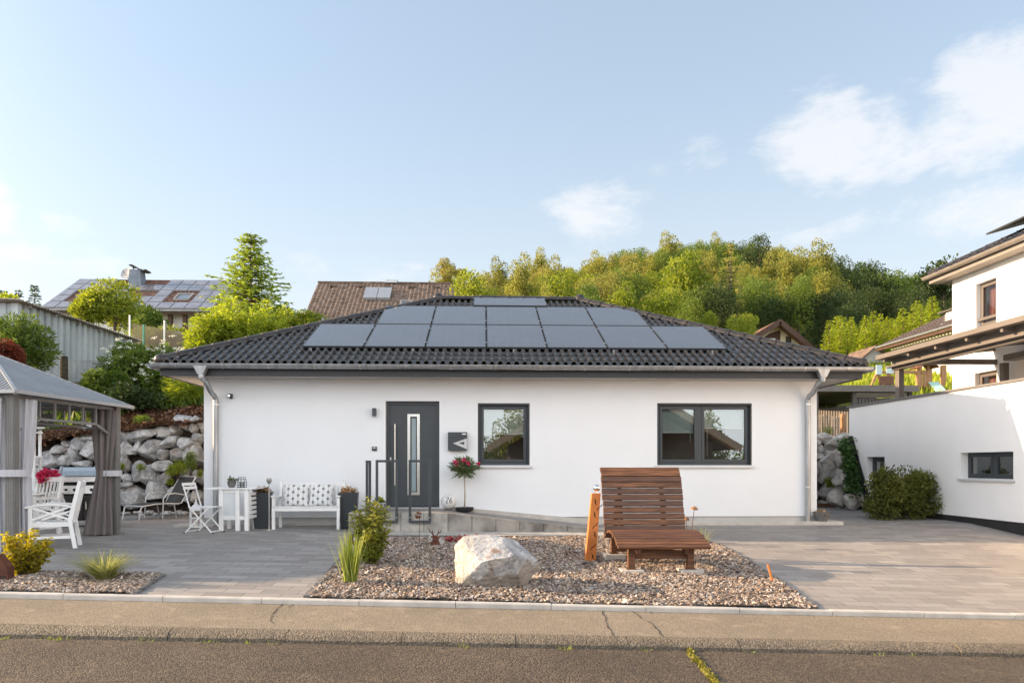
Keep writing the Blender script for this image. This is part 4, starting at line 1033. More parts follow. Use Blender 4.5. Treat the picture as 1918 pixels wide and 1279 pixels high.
def cushion(w_, h_, th, seed):
    m = M(); n_ = 14; rg = random.Random(seed); vs = []
    for s in (-1, 1):
        for j in range(n_+1):
            for i in range(n_+1):
                u, v = i/n_*2-1, j/n_*2-1
                e = max(0,(1-abs(u)**2.6))**.5*max(0,(1-abs(v)**2.6))**.5
                k = 1-.06*(1-abs(v))*abs(u)**3; k2 = 1-.06*(1-abs(u))*abs(v)**3
                vs.append((u*w_/2*k, s*(th/2*e+.004)*(1+.1*mnoise.noise((u*2+seed,v*2,s))), h_/2+v*h_/2*k2))
    N = (n_+1)**2
    fs = []
    for s in (0,1):
        for j in range(n_):
            for i in range(n_):
                q = (s*N+j*(n_+1)+i, s*N+j*(n_+1)+i+1, s*N+(j+1)*(n_+1)+i+1, s*N+(j+1)*(n_+1)+i); fs.append(q if s == 0 else q[::-1])
    bd = [i for i in range(n_+1)]+[j*(n_+1)+n_ for j in range(1,n_+1)]+[n_*(n_+1)+i for i in range(n_-1,-1,-1)]+[j*(n_+1) for j in range(n_-1,0,-1)]
    fs += [(bd[i], bd[i-1], N+bd[i-1], N+bd[i]) for i in range(len(bd))]
    m.add(vs, fs); return m
for lo_, hi_, lab in ((532,578,'white cushion with grey dots leaning on the left half of the bench'),(579,624,'white cushion with grey dots leaning on the right half of the bench')):
    x0, x1 = sx(lo_,by+.4), sx(hi_,by+.4)
    m = cushion(x1-x0, .43, .13, lo_)
    o = part('bench_cushion', m, CUSH, None, smooth='auto'); tag(o, lab, 'cushion', 'cushions on the white bench')
    o.location = ((x0+x1)/2, by+.36, bg_+.425); o.rotation_euler = (R(-14), 0, R(2 if lo_ < 550 else -3))

# ---- tall planters
def planter(px, Y, wt, wb, h, label):
    X = sx(px, Y); g = G(X, Y); t = thing('tall_planter', label, 'planter', (X, Y, g))
    m = M(); a, b = wt/2, wb/2
    m.add([(-b,-b,0),(b,-b,0),(b,b,0),(-b,b,0),(-a,-a,h),(a,-a,h),(a,a,h),(-a,a,h),(-a+.03,-a+.03,h),(a-.03,-a+.03,h),(a-.03,a-.03,h),(-a+.03,a-.03,h),(-a+.04,-a+.04,h-.05),(a-.04,-a+.04,h-.05),(a-.04,a-.04,h-.05),(-a+.04,a-.04,h-.05)],
          [(0,3,2,1)]+[(i,(i+1)%4,4+(i+1)%4,4+i) for i in range(4)]+[(4+i,4+(i+1)%4,8+(i+1)%4,8+i) for i in range(4)]+[(8+i,8+(i+1)%4,12+(i+1)%4,12+i) for i in range(4)])
    m.xf(Matrix.Translation((X,Y,g)) @ Matrix.Rotation(R(4),4,'Z')); part('pot', m, mat('anthracite_planter', (.03,.036,.042), .5, var=.08, scale=3), t, bevel=.006)
    part('soil', M().box(X-a+.045,X+a-.045,Y-a+.045,Y+a-.045,g+h-.07,g+h-.045), SOIL, t)
    return t, Vector((X, Y, g+h))
pl1, pp1 = planter(491, 13.95, .33, .24, .68, 'tall black tapered planter with dry flowers left of the white bench')
pl2, pp2 = planter(653, 13.95, .36, .26, .68, 'tall black tapered planter with dry flowers right of the white bench')
# ---- white bar table with slatted side
ty = 13.45; tx0, tx1 = sx(418,ty), sx(477,ty); tg = G(-4.6,ty)
tb = thing('bar_table', 'white wooden folding table with panelled base beside the left downpipe', 'table', ((tx0+tx1)/2, ty+.2, tg))
xs_top = sx(480,ty)
part('tabletop', M().box(sx(384,ty),xs_top,ty-.05,ty+.5,.765,.79).xf(Matrix.Translation((0,0,tg))), WHITEP, tb, bevel=.004)
xs_ = [sx(414,ty)-.035, sx(445,ty)-.036, sx(462,ty)-.036]
for i, x in enumerate(xs_): part('leg', M().box(x,x+.075,ty-.02+.0*i,ty+.045,0,.765).xf(Matrix.Translation((0,0,tg))), WHITEP, tb, bevel=.004)
for x in (xs_[0], xs_[2]+.02): part('leg', M().box(x,x+.07,ty+.4,ty+.47,0,.765).xf(Matrix.Translation((0,0,tg))), WHITEP, tb, bevel=.004)
part('side_panel', M().box(xs_[0]+.05,xs_[1]+.01,ty+.012,ty+.024,.27,.70).xf(Matrix.Translation((0,0,tg))), mat('pale_panel', (.62,.65,.67), .6, var=.03), tb)
part('rail', M().box(xs_[0]+.076,xs_[2],ty+.0,ty+.035,.20,.27).xf(Matrix.Translation((0,0,tg))), WHITEP, tb, bevel=.003)
part('rail', M().box(xs_[0]+.076,xs_[2],ty,ty+.035,.70,.764).xf(Matrix.Translation((0,0,tg))), WHITEP, tb, bevel=.003)
m = M()
for k in range(6): m.bar((xs_[2]+.085,ty+.03,.25+k*.085),(xs_[2]+.10,ty+.42,.25+k*.085),.016,.055)
part('slats', m.xf(Matrix.Translation((0,0,tg))), WHITEP, tb)
tt_ = tg+.79
# on the table
sp1 = thing('slate_pot', 'small dark pot with a plant and upright slate tag on the white table', 'flower pot', at(433,913,ty+.15))
p = Vector((sx(434,ty+.12), ty+.12, tt_))
part('pot', M().lathe([(.045,0),(.075,.06),(.08,.13),(.07,.13),(.065,.11)], p, 16), SLATE, sp1, smooth='auto')
part('tag_board', M().add([], []) or M().bar(p+Vector((-.06,0,.09)), p+Vector((-.035,.02,.225)), .05, .008), SLATE, sp1)
wb_ = thing('wire_lantern', 'black wire basket lantern standing on the white table', 'lantern', at(453,911,ty+.2))
p = Vector((sx(453,ty+.2), ty+.2, tt_)); m = M(); rr = lambda z: .085*(1-.35*max(0,(z-.1)/.1)**2)
for z in (.006,.05,.1,.15,.19): m.tube([p+Vector((rr(z)*math.cos(t*math.pi/8),rr(z)*math.sin(t*math.pi/8),z)) for t in range(17)], .0045, 5)
for t in range(9): 
    a = 2*math.pi*t/9; m.tube([p+Vector((rr(z)*math.cos(a),rr(z)*math.sin(a),z)) for z in (0,.05,.1,.15,.19)], .0045, 5)
part('wire_cage', m, BLACKPL, wb_); part('candle_glass', M().lathe([(.04,0),(.045,.10),(.042,.10),(.038,.01)], p, 14), glassm('clear_glass', (.9,.92,.92), .1), wb_)
gw = thing('wine_glass_stake', 'tall thin metal stake with a glass cup on top before the left planter', 'garden stake', (sx(504,13.55),13.55,0))
p = Vector((sx(504,13.5),13.5,G(-4,13.5))); part('rod', M().tube([p, p+Vector((0,0,.86))], .008, 8), CONCL, gw); part('base_plate', M().lathe([(.05,0),(.05,.008)], p, 16), CONCL, gw)
part('cup', M().lathe([(.012,0),(.04,.03),(.05,.07),(.042,.11),(.038,.11),(.045,.07)], p+Vector((0,0,.86)), 16), mat('smoky_glass', (.3,.3,.3), .15, .3, var=.05), gw, smooth='auto')

# ---- folding bistro chair
fc = thing('folding_chair', 'white folding metal bistro chair in front of the left downpipe', 'chair', (0,0,0))
def chair_pt(x, y, z): return (x, y, z)
for s in (-.2, .2):
    part('leg', M().bar((-.27,s,0),(.20,s,.46),.022,.012,(0,1,0)).bar((-.27,s,0),(-.27,s+.001,.01),.03,.02), WHITEP, fc)
    part('leg', M().bar((.26,s*.88,0),(-.19,s*.88,.46),.022,.012,(0,1,0)).bar((-.19,s*.88,.46),(-.32,s*.88,.88),.022,.012,(0,1,0)), WHITEP, fc)
m = M()
for k in range(7): m.box(-.2+k*.062,-.2+k*.062+.05,-.2,.2,.455,.468)
part('seat', m, WHITEP, fc, bevel=.003)
part('backrest', M().bar((-.295,-.20,.80),(-.295,.20,.80),.012,.05).bar((-.318,-.20,.87),(-.318,.20,.87),.012,.05), WHITEP, fc, bevel=.003)
part('cross_bar', M().tube([(-.24,-.2,.03),(-.24,.2,.03)], .008, 8).tube([(.23,-.18,.03),(.23,.18,.03)], .008, 8), WHITEP, fc)
for s in (-.2,.2):
    part('rubber_foot', M().box(-.285,-.255,s-.012,s+.012,-.002,.02), BLACKPL, fc); part('rubber_foot', M().box(.245,.275,s*.88-.012,s*.88+.012,-.002,.02), BLACKPL, fc)
fy = 13.15; fc.location = (sx(384,fy), fy, G(-5.3,fy)); fc.rotation_euler = (0,0,R(-12))
# ---- white lantern on the slab
ln = thing('candle_lantern', 'white metal candle lantern on the ground behind the folding chair', 'lantern', (0,0,0)); m = M()
for a in (-.09,.09):
    for b in (-.09,.09): m.box(a-.01,a+.01,b-.01,b+.01,.03,.33)
for z in (.02,.18,.33): m.box(-.1,.1,-.1,-.085,z-.01,z+.01).box(-.1,.1,.085,.1,z-.01,z+.01).box(-.1,-.085,-.085,.085,z-.01,z+.01).box(.085,.1,-.085,.085,z-.01,z+.01)
part('cage', m, WHITEP, ln); part('base', M().box(-.105,.105,-.105,.105,0,.02), WHITEP, ln)
part('hood', M().lathe([(.155,.34),(.13,.37),(.06,.44),(.035,.44),(.035,.48),(.012,.50)], (0,0,0), 4).lathe([(.01,.5),(.02,.52),(.008,.54)], (0,0,0), 8), WHITEP, ln)
part('candle', M().lathe([(.035,.02),(.035,.14)], (0,0,0), 14), mat('wax', (.7,.66,.56), .6), ln, smooth='auto')
ln.location = (sx(367,14.0), 14.0, .0); ln.rotation_euler = (0,0,R(15))
# ---- reclining garden lounger, dark sling
lg = thing('sling_lounger', 'dark fabric garden recliner with pale metal frame before the boulder wall', 'sun lounger', (0,0,0))
SLING = mat('charcoal_sling', (.04,.04,.044), .8, var=.15, scale=20, bump=.1, bscale=200)
ALU = mat('pale_aluminium', (.50,.50,.50), .4, .5, var=.06)
m = M(); pf = [(-.62,.30),(-.3,.335),(.0,.335),(.2,.32),(.30,.34),(.66,.92)]
vs = []
for x, z in pf: vs += [(x,-.30,z+.016),(x,.30,z+.016)]
m.add(vs, [(2*i,2*i+2,2*i+3,2*i+1) for i in range(5)]); part('sling', m, SLING, lg, smooth='auto')
lg.children[0].modifiers.new('thickness','SOLIDIFY').thickness = .012
m = M()
for s in (-.3,.3): m.tube([(x,s,z) for x, z in pf], .015, 8)
m.tube([(.66,-.3,.92),(.66,.3,.92)], .015, 8).tube([(-.62,-.3,.3),(-.62,.3,.3)], .015, 8)
part('side_rail', m, ALU, lg, smooth='auto')
for s in (-.31,.31):
    part('leg', M().tube([(-.60,s,.30),(-.66,s,.26),(-.70,s,0)], .015, 8), ALU, lg, smooth='auto')
    part('leg', M().tube([(.1,s*1.04,.33),(.16,s*1.04,0)], .015, 8), ALU, lg, smooth='auto')
    part('armrest', M().tube([(-.18,s*1.08,.0),(-.16,s*1.08,.45),(-.08,s*1.08,.54),(.1,s*1.08,.56),(.34,s*1.08,.52),(.42,s*1.08,.44)], .016, 8), ALU, lg, smooth='auto')
lg.location = (sx(302,16.5), 16.5, .0); lg.rotation_euler = (0,0,R(56))

# ---- pavilion furniture
gchair = thing('garden_armchair', 'white wooden garden armchair with crossed side struts facing left on the patio', 'chair', (0,0,0))
wd = .52
for s in (-wd/2, wd/2-.05):
    part('leg', M().box(-.30,-.25,s,s+.05,0,.62), WHITEP, gchair, bevel=.004)
    m = M().prism([(.26,0),(.315,0),(.25,.40),(.37,1.0),(.325,1.02),(.19,.42)], s, s+.045, 'y'); part('leg', m, WHITEP, gchair, bevel=.004)
    pts = [(-.34,.62),(-.2,.655),(-.02,.665),(.14,.65),(.27,.615)]
    m = M()
    for (x0,z0),(x1,z1) in zip(pts,pts[1:]): m.bar((x0,s+.025,z0),(x1,s+.025,z1),.06,.03)
    part('armrest', m, WHITEP, gchair, bevel=.003)
    part('side_struts', M().bar((-.26,s+.022,.44),(.2,s+.022,.62),.018,.03).bar((-.26,s+.024,.62),(.2,s+.024,.44),.016,.03).bar((-.13,s+.025,.44),(.2,s+.025,.55),.014,.025), WHITEP, gchair)
    part('stretcher', M().box(-.26,.27,s+.01,s+.04,.15,.19), WHITEP, gchair, bevel=.003)
m = M()
for k in range(7): m.box(-.28+k*.075,-.28+k*.075+.062,-wd/2+.02,wd/2-.02,.405-.008*k,.425-.008*k)
part('seat', m, WHITEP, gchair, bevel=.003)
part('apron', M().box(-.26,.24,-wd/2+.012,-wd/2+.036,.33,.40).box(-.26,.24,wd/2-.036,wd/2-.012,.33,.40).box(-.29,-.265,-wd/2+.05,wd/2-.05,.33,.40), WHITEP, gchair)
m = M()
for k in range(6): 
    y = -wd/2+.075+k*.07; m.bar((.225,y+.01,.44),(.335,y+.01,.93),.035,.014,(0,1,0))
m.bar((.34,-wd/2+.04,.96),(.34,wd/2-.04,.96),.03,.08)
part('backrest', m, WHITEP, gchair, bevel=.003)
cb = dup(gchair, label='white wooden garden armchair half hidden behind the near pavilion post')
gy_ = 11.0; gchair.location = (sx(104,gy_), gy_, G(-6.3,gy_)); gchair.rotation_euler = (0,0,R(21)); gchair.scale = (1,1,.98)
cb.location = (sx(62,12.2), 12.2, G(-7.4,12.2)); cb.rotation_euler = (0,0,R(75))
tb2 = thing('patio_table', 'white wooden table with curved legs inside the pavilion', 'table', (0,0,0))
part('tabletop', M().box(-.75,.75,-.45,.45,.70,.735), WHITEP, tb2, bevel=.008); part('apron', M().box(-.66,.66,-.38,-.355,.60,.70).box(-.66,.66,.355,.38,.60,.70).box(.64,.665,-.355,.355,.60,.70).box(-.665,-.64,-.355,.355,.60,.70), WHITEP, tb2)
for a in (-1,1):
    for b in (-1,1): part('leg', M().tube([(a*.62,b*.34,.66),(a*.66,b*.37,.55),(a*.64,b*.36,.3),(a*.61,b*.34,.12),(a*.64,b*.36,0)], [.04,.038,.03,.026,.03], 8), WHITEP, tb2, smooth='auto')
tb2.location = (sx(105,12.7)-.78, 12.75, G(-8,12.7)); tb2.rotation_euler = (0,0,R(-4))
vs_ = thing('flower_vase', 'bronze vase of bright pink flowers on the pavilion table', 'vase', (sx(88,12.6),12.6,.71))
VP = Vector((sx(88,12.6), 12.6, G(-8,12.7)+.735))
part('vase', M().lathe([(.04,0),(.06,.05),(.065,.1),(.04,.16),(.045,.19),(.036,.19)], VP, 18), mat('bronze_glaze', (.17,.12,.08), .35, .3, var=.2), vs_, smooth='auto')
sh = thing('white_etagere', 'white shabby shelf stand behind the pavilion curtains', 'shelf', (sx(56,15.6),15.6,0))
p = Vector((sx(58,15.6), 15.6, 0)); m = M()
for a in (-.14,.10): m.box(p.x+a,p.x+a+.05,p.y-.12,p.y-.08,0,1.95).box(p.x+a,p.x+a+.05,p.y+.08,p.y+.12,0,1.95)
part('frame', m, WHITEP, sh, bevel=.004)
for z in (.3,.85,1.35,1.86): part('shelf_board', M().box(p.x-.16,p.x+.17,p.y-.13,p.y+.13,z,z+.03), WHITEP, sh)
part('crown_board', M().box(p.x-.18,p.x+.19,p.y-.15,p.y+.15,1.95,2.0), WHITEP, sh)
part('front_panel', M().box(p.x-.09,p.x+.10,p.y-.11,p.y-.09,.33,.85).box(p.x-.09,p.x+.10,p.y-.11,p.y-.09,.9,1.33), WHITEP, sh)
# ---- gas grill
gg = thing('gas_grill', 'black and steel gas barbecue trolley inside the pavilion', 'barbecue', (0,0,0))
BLKM = mat('black_enamel', (.014,.014,.015), .25, var=.1)
part('cabinet', M().box(-.36,.36,-.26,.26,.12,.72), BLKM, gg, bevel=.006)
for s in (-1,1):
    d_ = part('cabinet_door', M().box(s*.18-.165,s*.18+.165,-.278,-.262,.15,.60), mat('dark_steel', (.06,.06,.062), .35, .7, var=.08), gg, bevel=.004)
    part('handle', M().tube([(s*.05,-.28,.32),(s*.05,-.315,.34),(s*.05,-.315,.48),(s*.05,-.28,.50)], .009, 8), STEEL, d_, smooth='auto')
part('control_panel', M().prism([(-.30,.64),(-.26,.64),(-.26,.80),(-.275,.80)], -.37, .37, 'x'), STEEL, gg, bevel=.003)
for k in range(5): part('knob', M().tube([(-.28+k*.14,-.29,.72),(-.28+k*.14,-.325,.715)], .026, 14), BLACKPL, gg)
part('firebox', M().prism([(-.27,.80),(.27,.80),(.27,.90),(-.27,.84)], -.37, .37, 'x'), BLKM, gg)
part('lid', M().prism([(-.30,.86),(-.29,.97),(-.20,1.08),(-.05,1.15),(.12,1.15),(.26,1.04),(.28,.90)], -.36, .36, 'x'), STEEL, gg, bevel=.01)
part('lid_end', M().prism([(-.31,.85),(-.30,.98),(-.20,1.10),(-.05,1.17),(.13,1.17),(.28,1.05),(.30,.89)], -.40, -.361, 'x'), mat('cast_alu', (.45,.45,.45), .4, .7), gg, bevel=.004)
part('lid_handle', M().tube([(-.28,-.32,.98),(-.28,-.36,.99),(.28,-.36,.99),(.28,-.32,.98)], .013, 8), STEEL, gg, smooth='auto')
for s in (-1,1): part('side_table', M().box(s*.52-.15,s*.52+.15,-.25,.25,.79,.82).box(s*.52-.15,s*.52+.15,-.26,-.25,.76,.82), BLKM if s < 0 else STEEL, gg, bevel=.004)
part('side_skirt', M().box(-.66,-.38,-.24,.24,.45,.78), BLACKPL, gg, bevel=.01)
for a in (-.3,.3):
    for b in (-.2,.2): part('castor', M().tube([(a-.018,b,.045),(a+.018,b,.045)], .045, 14).box(a-.025,a+.025,b-.02,b+.02,.06,.12), BLACKPL, gg)
gg.location = (sx(158,14.5), 14.5, 0); gg.rotation_euler = (0,0,R(24))

# ================================================================== GRAVEL BED
def poly_in(p, P):
    c = False
    for i in range(len(P)):
        (x0,y0),(x1,y1) = P[i-1], P[i]
        if (y0 > p[1]) != (y1 > p[1]) and p[0] < (x1-x0)*(p[1]-y0)/(y1-y0)+x0: c = not c
    return c
def bed(poly_px, n, seed, name_soil, name_chips, ncol):
    P = [tuple(pg(*q)[:2]) for q in poly_px]
    P = [(sx(q[0], 7.612), 7.612) if q[1] > 1101 else p for p, q in zip(P, poly_px)]
    xs_ = [p[0] for p in P]; ys_ = [p[1] for p in P]
    gx, gy = lin(min(xs_), max(xs_), 60), lin(min(ys_), max(ys_), 30)
    m = M(); hh = lambda x, y: G(x,y)+.012+.02*mnoise.noise((x*1.5,y*1.5,3))
    for j in range(30):
        for i in range(60):
            c = ((gx[i]+gx[i+1])/2, (gy[j]+gy[j+1])/2)
            if poly_in(c, P): m.quad(*[(x,y,hh(x,y)) for x, y in ((gx[i],gy[j]),(gx[i+1],gy[j]),(gx[i+1],gy[j+1]),(gx[i],gy[j+1]))])
    struct(name_soil, m, GRAVM)
    rg = random.Random(seed); m = M(); m.ft = []
    V = []; FF = []; TT = []; cnt = 0
    while cnt < n:
        x, y = rg.uniform(min(xs_),max(xs_)), rg.uniform(min(ys_),max(ys_))
        if not poly_in((x,y), P): continue
        cnt += 1
        L = rg.uniform(.009,.025)*(1.7 if rg.random() < .06 else 1); W2 = L*rg.uniform(.35,.75); H = rg.uniform(.002,.0055)
        a = rg.uniform(0,6.28); tx, ty2 = rg.gauss(0,.36), rg.gauss(0,.36)
        ca, sa = math.cos(a), math.sin(a); z0 = hh(x,y)+rg.uniform(.0,.018)
        o = len(V); pts = []
        for (u, v) in ((-1,-.4),(-.3,-1),(.8,-.7),(1,.3),(.2,1),(-.8,.7)):
            u2, v2 = u*L*rg.uniform(.75,1.1), v*W2*rg.uniform(.75,1.1)
            pts.append((u2*ca-v2*sa, u2*sa+v2*ca))
        for (dx, dy) in pts: V.append((x+dx, y+dy, z0+dx*tx+dy*ty2+H))
        for (dx, dy) in pts: V.append((x+dx*1.08, y+dy*1.08, z0+dx*tx+dy*ty2-H))
        FF.append(tuple(o+i for i in range(6))); FF += [(o+i, o+6+i, o+6+(i+1)%6, o+(i+1)%6) for i in range(6)]
        TT += [rg.random()]*7
    m.v = V; m.f = FF; m.ft = TT
    struct(name_chips, m, CHIP, kind='stuff')
    return P
def chip_mat():
    ma, t, n, l, bs = nt('stone_chips'); a = n.new('ShaderNodeAttribute'); a.attribute_name = 'tint'
    r = n.new('ShaderNodeValToRGB'); e = r.color_ramp.elements
    e[0].position = 0; e[0].color = (.06,.045,.04,1); e[1].position = 1; e[1].color = (.60,.52,.44,1)
    for p_, c_ in ((.18,(.14,.105,.09,1)),(.38,(.30,.205,.14,1)),(.55,(.235,.225,.225,1)),(.72,(.42,.30,.205,1)),(.86,(.42,.385,.355,1))): q = e.new(p_); q.color = c_
    l.new(a.outputs['Fac'], r.inputs[0]); l.new(r.outputs[0], bs.inputs['Base Color']); bs.inputs['Roughness'].default_value = .8; return ma
CHIP = chip_mat()
BEDP = [(574,1122),(612,1078),(640,1048),(668,1028),(700,1010),(735,1007),(1120,1006),(1325,1014),(1352,1024),(1400,1050),(1460,1090),(1529,1150)]
B1 = bed(BEDP, 42000, 21, 'gravel_bed_soil', 'gravel', 0)
B2 = bed([(-60,1114),(-60,1076),(0,1073),(305,1076),(282,1092),(250,1116)], 10000, 22, 'front_bed_soil', 'gravel', 0)
# dark edging setts along the beds
def setts(pts, seed, name='edging_setts', w_=.085):
    m = M(); rg = random.Random(seed)
    for (q0, q1) in zip(pts, pts[1:]):
        a, b = Vector((*q0,0)), Vector((*q1,0)); L = (b-a).length; u = (b-a)/L; s = 0
        while s < L-.05:
            l_ = min(rg.uniform(.13,.22), L-s); c = a+u*(s+l_/2); z = G(c.x,c.y)
            m.bar((a.x+u.x*(s+.006),a.y+u.y*(s+.006),z+rg.uniform(-.012,.004)),(a.x+u.x*(s+l_-.006),a.y+u.y*(s+l_-.006),z+rg.uniform(-.012,.004)), w_*rg.uniform(.85,1.05), .05); s += l_
    struct(name, m, mat('dark_setts', (.15,.145,.14), .9, var=.35, scale=6, bump=.4), bevel=.008)
setts(B1[:5]+[B1[5]], 1); setts(B1[7:], 2); setts([B2[2],B2[3],B2[5]], 3)
setts([B1[5],B1[6],B1[7]], 4)

# ---- boulder in the bed
bp = pg(925,1101)
bo = M(); bo.rock((0,0,0), (.54,.44,.42), 5, 5, 5, .78, .95, .035, planes=[((-.93,-.55,.10),.62),((-.2,-.62,.76),.60),((.25,-.85,-.45),.50),((.62,-.25,.75),.70),((.75,-.6,-.15),.62),((0,0,1),.74),((-.35,-.8,-.5),.62),((0,.1,-1),.72)])
for i, p in enumerate(bo.v): bo.v[i] = (p[0], p[1], (p[2]+.285)*(1-.34*max(0,p[0]+.05)))
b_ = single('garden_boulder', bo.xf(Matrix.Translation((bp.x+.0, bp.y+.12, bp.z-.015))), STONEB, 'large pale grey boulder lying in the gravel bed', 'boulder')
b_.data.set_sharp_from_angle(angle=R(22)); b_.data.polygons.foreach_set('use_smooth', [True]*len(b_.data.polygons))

# ---- wave lounger made of brown slats
lp = Vector((sx(1236,9.5), 9.27, 0)); lg_ = -.262
wl_ = thing('slatted_lounger', 'large brown wooden slatted wave lounger standing in the gravel bed', 'lounger', (lp.x, 9.5, lg_))
prof = [(.0,.385),(.09,.415),(.18,.44),(.27,.467),(.36,.488),(.45,.505),(.54,.517),(.63,.523),(.72,.52),(.81,.505),(.90,.48),(.985,.45),(1.06,.425)]
bk = [(1.165,.435),(1.19,.515),(1.215,.595),(1.245,.675),(1.278,.755),(1.313,.835),(1.35,.915),(1.383,.995),(1.415,1.075),(1.45,1.15),(1.495,1.22),(1.56,1.275)]
prof = [(y, z*1.03) for y, z in prof]; bk = [(y, .44+(z-.435)*1.12) for y, z in bk]
LT = Matrix.Translation((lp.x, lp.y, lg_)) @ Matrix.Rotation(R(-.6), 4, 'Z')
rg = random.Random(4)
WOODS = [WOOD, mat('brown_wood_worn', (.135,.054,.022), .6, var=.5, scale=6, c2=(.25,.105,.044), stretch=(.5,9,9), bump=.35, bscale=12), mat('brown_wood_dark', (.085,.038,.022), .55, var=.4, scale=7, c2=(.15,.068,.036), stretch=(.5,9,9), bump=.35, bscale=12)]
def slat(y, z, ty, tz, i, hw=.61):
    d = Vector((0, ty, tz)).normalized(); m = M()
    q = hw+rg.uniform(-.006,.006); nrm = Vector((0,-d.z,d.y))
    if nrm.z < 0 and abs(d.z) < .5: nrm = -nrm
    m.bar((-q, y, z), (q, y, z), .074 if i < 50 else .084, .036, tuple(nrm))
    o = part('slat', m.xf(LT), WOODS[rg.randrange(3)], wl_, bevel=.006)
al = prof; 
for i, (y, z) in enumerate(al):
    a, b = al[max(0,i-1)], al[min(len(al)-1,i+1)]; slat(y, z, b[0]-a[0], b[1]-a[1], i)
for i, (y, z) in enumerate(bk):
    a, b = bk[max(0,i-1)], bk[min(len(bk)-1,i+1)]; slat(y, z, b[0]-a[0], b[1]-a[1], i+50, .60)
def ribs(m, x, pts, w_, off, th):
    for (a, b) in zip(pts, pts[1:]): m.bar((x,a[0],a[1]-off) if off else (x,*a), (x,b[0],b[1]-off) if off else (x,*b), w_, th)
for x in (-.33, .30):
    m = M(); ribs(m, x, [(y,z-.055) for y, z in al], .05, 0, .09); part('seat_bearer', m.xf(LT), WOODS[2], wl_)
    m = M(); ribs(m, x, [(y+.055,z-.01) for y, z in bk], .05, 0, .07); part('back_bearer', m.xf(LT), WOODS[2], wl_)
FT = []
for (x, y, h) in ((-.40,.17,.40),(.385,.17,.40),(-.46,1.15,.42),(.36,1.18,.42)):
    zo_ = 0 if y < .5 else .085
    part('leg', M().box(x-.045,x+.045,y-.045,y+.045,.10+zo_,h).xf(LT), WOOD, wl_, bevel=.005)
    part('leg', M().box(x-.065,x+.065,y-.06,y+.06,.085+zo_,.10+zo_).xf(LT), WOOD, wl_, bevel=.003)
    FT.append(LT @ Vector((x, y, zo_)))
part('cross_beam', M().box(-.36,.345,.19,.235,.22,.33).xf(LT), WOOD, wl_, bevel=.004)
part('cross_beam', M().box(-.42,.32,1.13,1.18,.20,.32).xf(LT), WOOD, wl_, bevel=.004)
for s in (-1, 1): part('leg', M().bar((s*.35-.02,1.42,.95),(s*.37-.02,1.62,.0),.07,.07).xf(LT), WOODS[2], wl_, bevel=.004)
WH = ['front left', 'front right', 'rear left', 'rear right']
for q, w2 in zip(FT, WH):
    single('concrete_pad', M().box(q.x-.15,q.x+.15,q.y-.14,q.y+.14,q.z-.12,q.z+.086), CONCL, f'square concrete slab under the {w2} leg of the slatted lounger', 'concrete slab', 'slabs under the lounger legs', bevel=.008)

# ---- rusty column with polished ball
cp = pg(1105,1051); rp_ = thing('rust_column', 'leaning bright orange rust steel column with wavy cut lines', 'garden sculpture', cp)
h = .97; tl = .085
m = M(); vs = []
for z, w2, dx in ((0,.150,0),(h,.130,tl)):
    c = Vector((cp.x+dx, cp.y, cp.z+z))
    for a, b in ((-1,-1),(1,-.55),(.8,1),(-1.0,.8)): vs.append(c+Vector((a*w2/2, b*w2/2, 0)))
m.add(vs, [(0,3,2,1),(4,5,6,7)]+[(i,(i+1)%4,4+(i+1)%4,4+i) for i in range(4)])
part('column', m, RUST, rp_)
wv = M(); o3 = vs[0]; ux_ = (vs[1]-vs[0]); uz_ = (vs[4]-vs[0]); nr = ux_.cross(uz_).normalized()
for (u0, v0, dirn) in ((.25,.88,1),(.72,.80,-1),(.3,.69,1),(.45,.53,-1),(.5,.40,1),(.45,.22,-1),(.5,.08,1)):
    pts = []
    for k in range(9):
        t = k/8-.5; pts.append((u0+.16+dirn*-t*.42+.08*math.sin(t*6.28), v0+t*.105))
    L_ = []
    for k, (u, v) in enumerate(pts):
        wd_ = .055*math.sin(math.pi*(k+.3)/8.6)+.008; L_ += [o3+ux_*(u-wd_)+uz_*v+nr*.0015, o3+ux_*(u+wd_)+uz_*v+nr*.0015]
    wv.add(L_, [(2*k,2*k+1,2*k+3,2*k+2) for k in range(8)])
part('wave_cuts', wv, mat('cut_opening', (.02,.008,.004), .9, var=.1), rp_)
tip = Vector((cp.x+tl+.012, cp.y, cp.z+h))
bl = thing('steel_ball', 'polished steel ball on the tip of the orange rust column', 'ball', tip)
part('ball', M().sphere(tip+Vector((0,0,.075)), .049, 28, 18), CHROME, bl, smooth=True); part('pin', M().tube([tip, tip+Vector((0,0,.03))], .012, 8), CHROME, bl)

# ---- small rusty figures
def stake(p, h): return M().tube([p, p+Vector((0,0,h))], .005, 6)
p = pg(786,1012); al_ = thing('allium_stake', 'rusty spiky ball flower on a thin stake before the railing', 'garden stake', p)
hh = p.z*0 + (sz(783,964,p.y)-p.z); part('stem', stake(p, hh), RUSTD, al_)
m = M(); rg = random.Random(9); c = p+Vector((-.02,0,hh))
for k in range(90):
    d = Vector((rg.gauss(0,1),rg.gauss(0,1),rg.gauss(0,1))).normalized(); s = d.cross(Vector((.3,.2,1))).normalized()*.008
    m.quad(c+d*.02, c+d*.06+s*1.6, c+d*.075, c+d*.06-s*1.6)
part('spiky_head', m, mat('red_rust', (.22,.06,.03), .85, var=.3), al_)
p = pg(672,1046); fl = thing('rust_flower_stake', 'dark rusty daisy with pale stone centre behind the tall grass', 'garden stake', p)
hh = sz(664,1009,p.y)-p.z; c = p+Vector((-.04,-.02,hh)); part('stem', M().tube([p, p+Vector((-.03,-.01,hh*.6)), c+Vector((0,.02,0))], .006, 6), RUSTD, fl, smooth=True)
m = M()
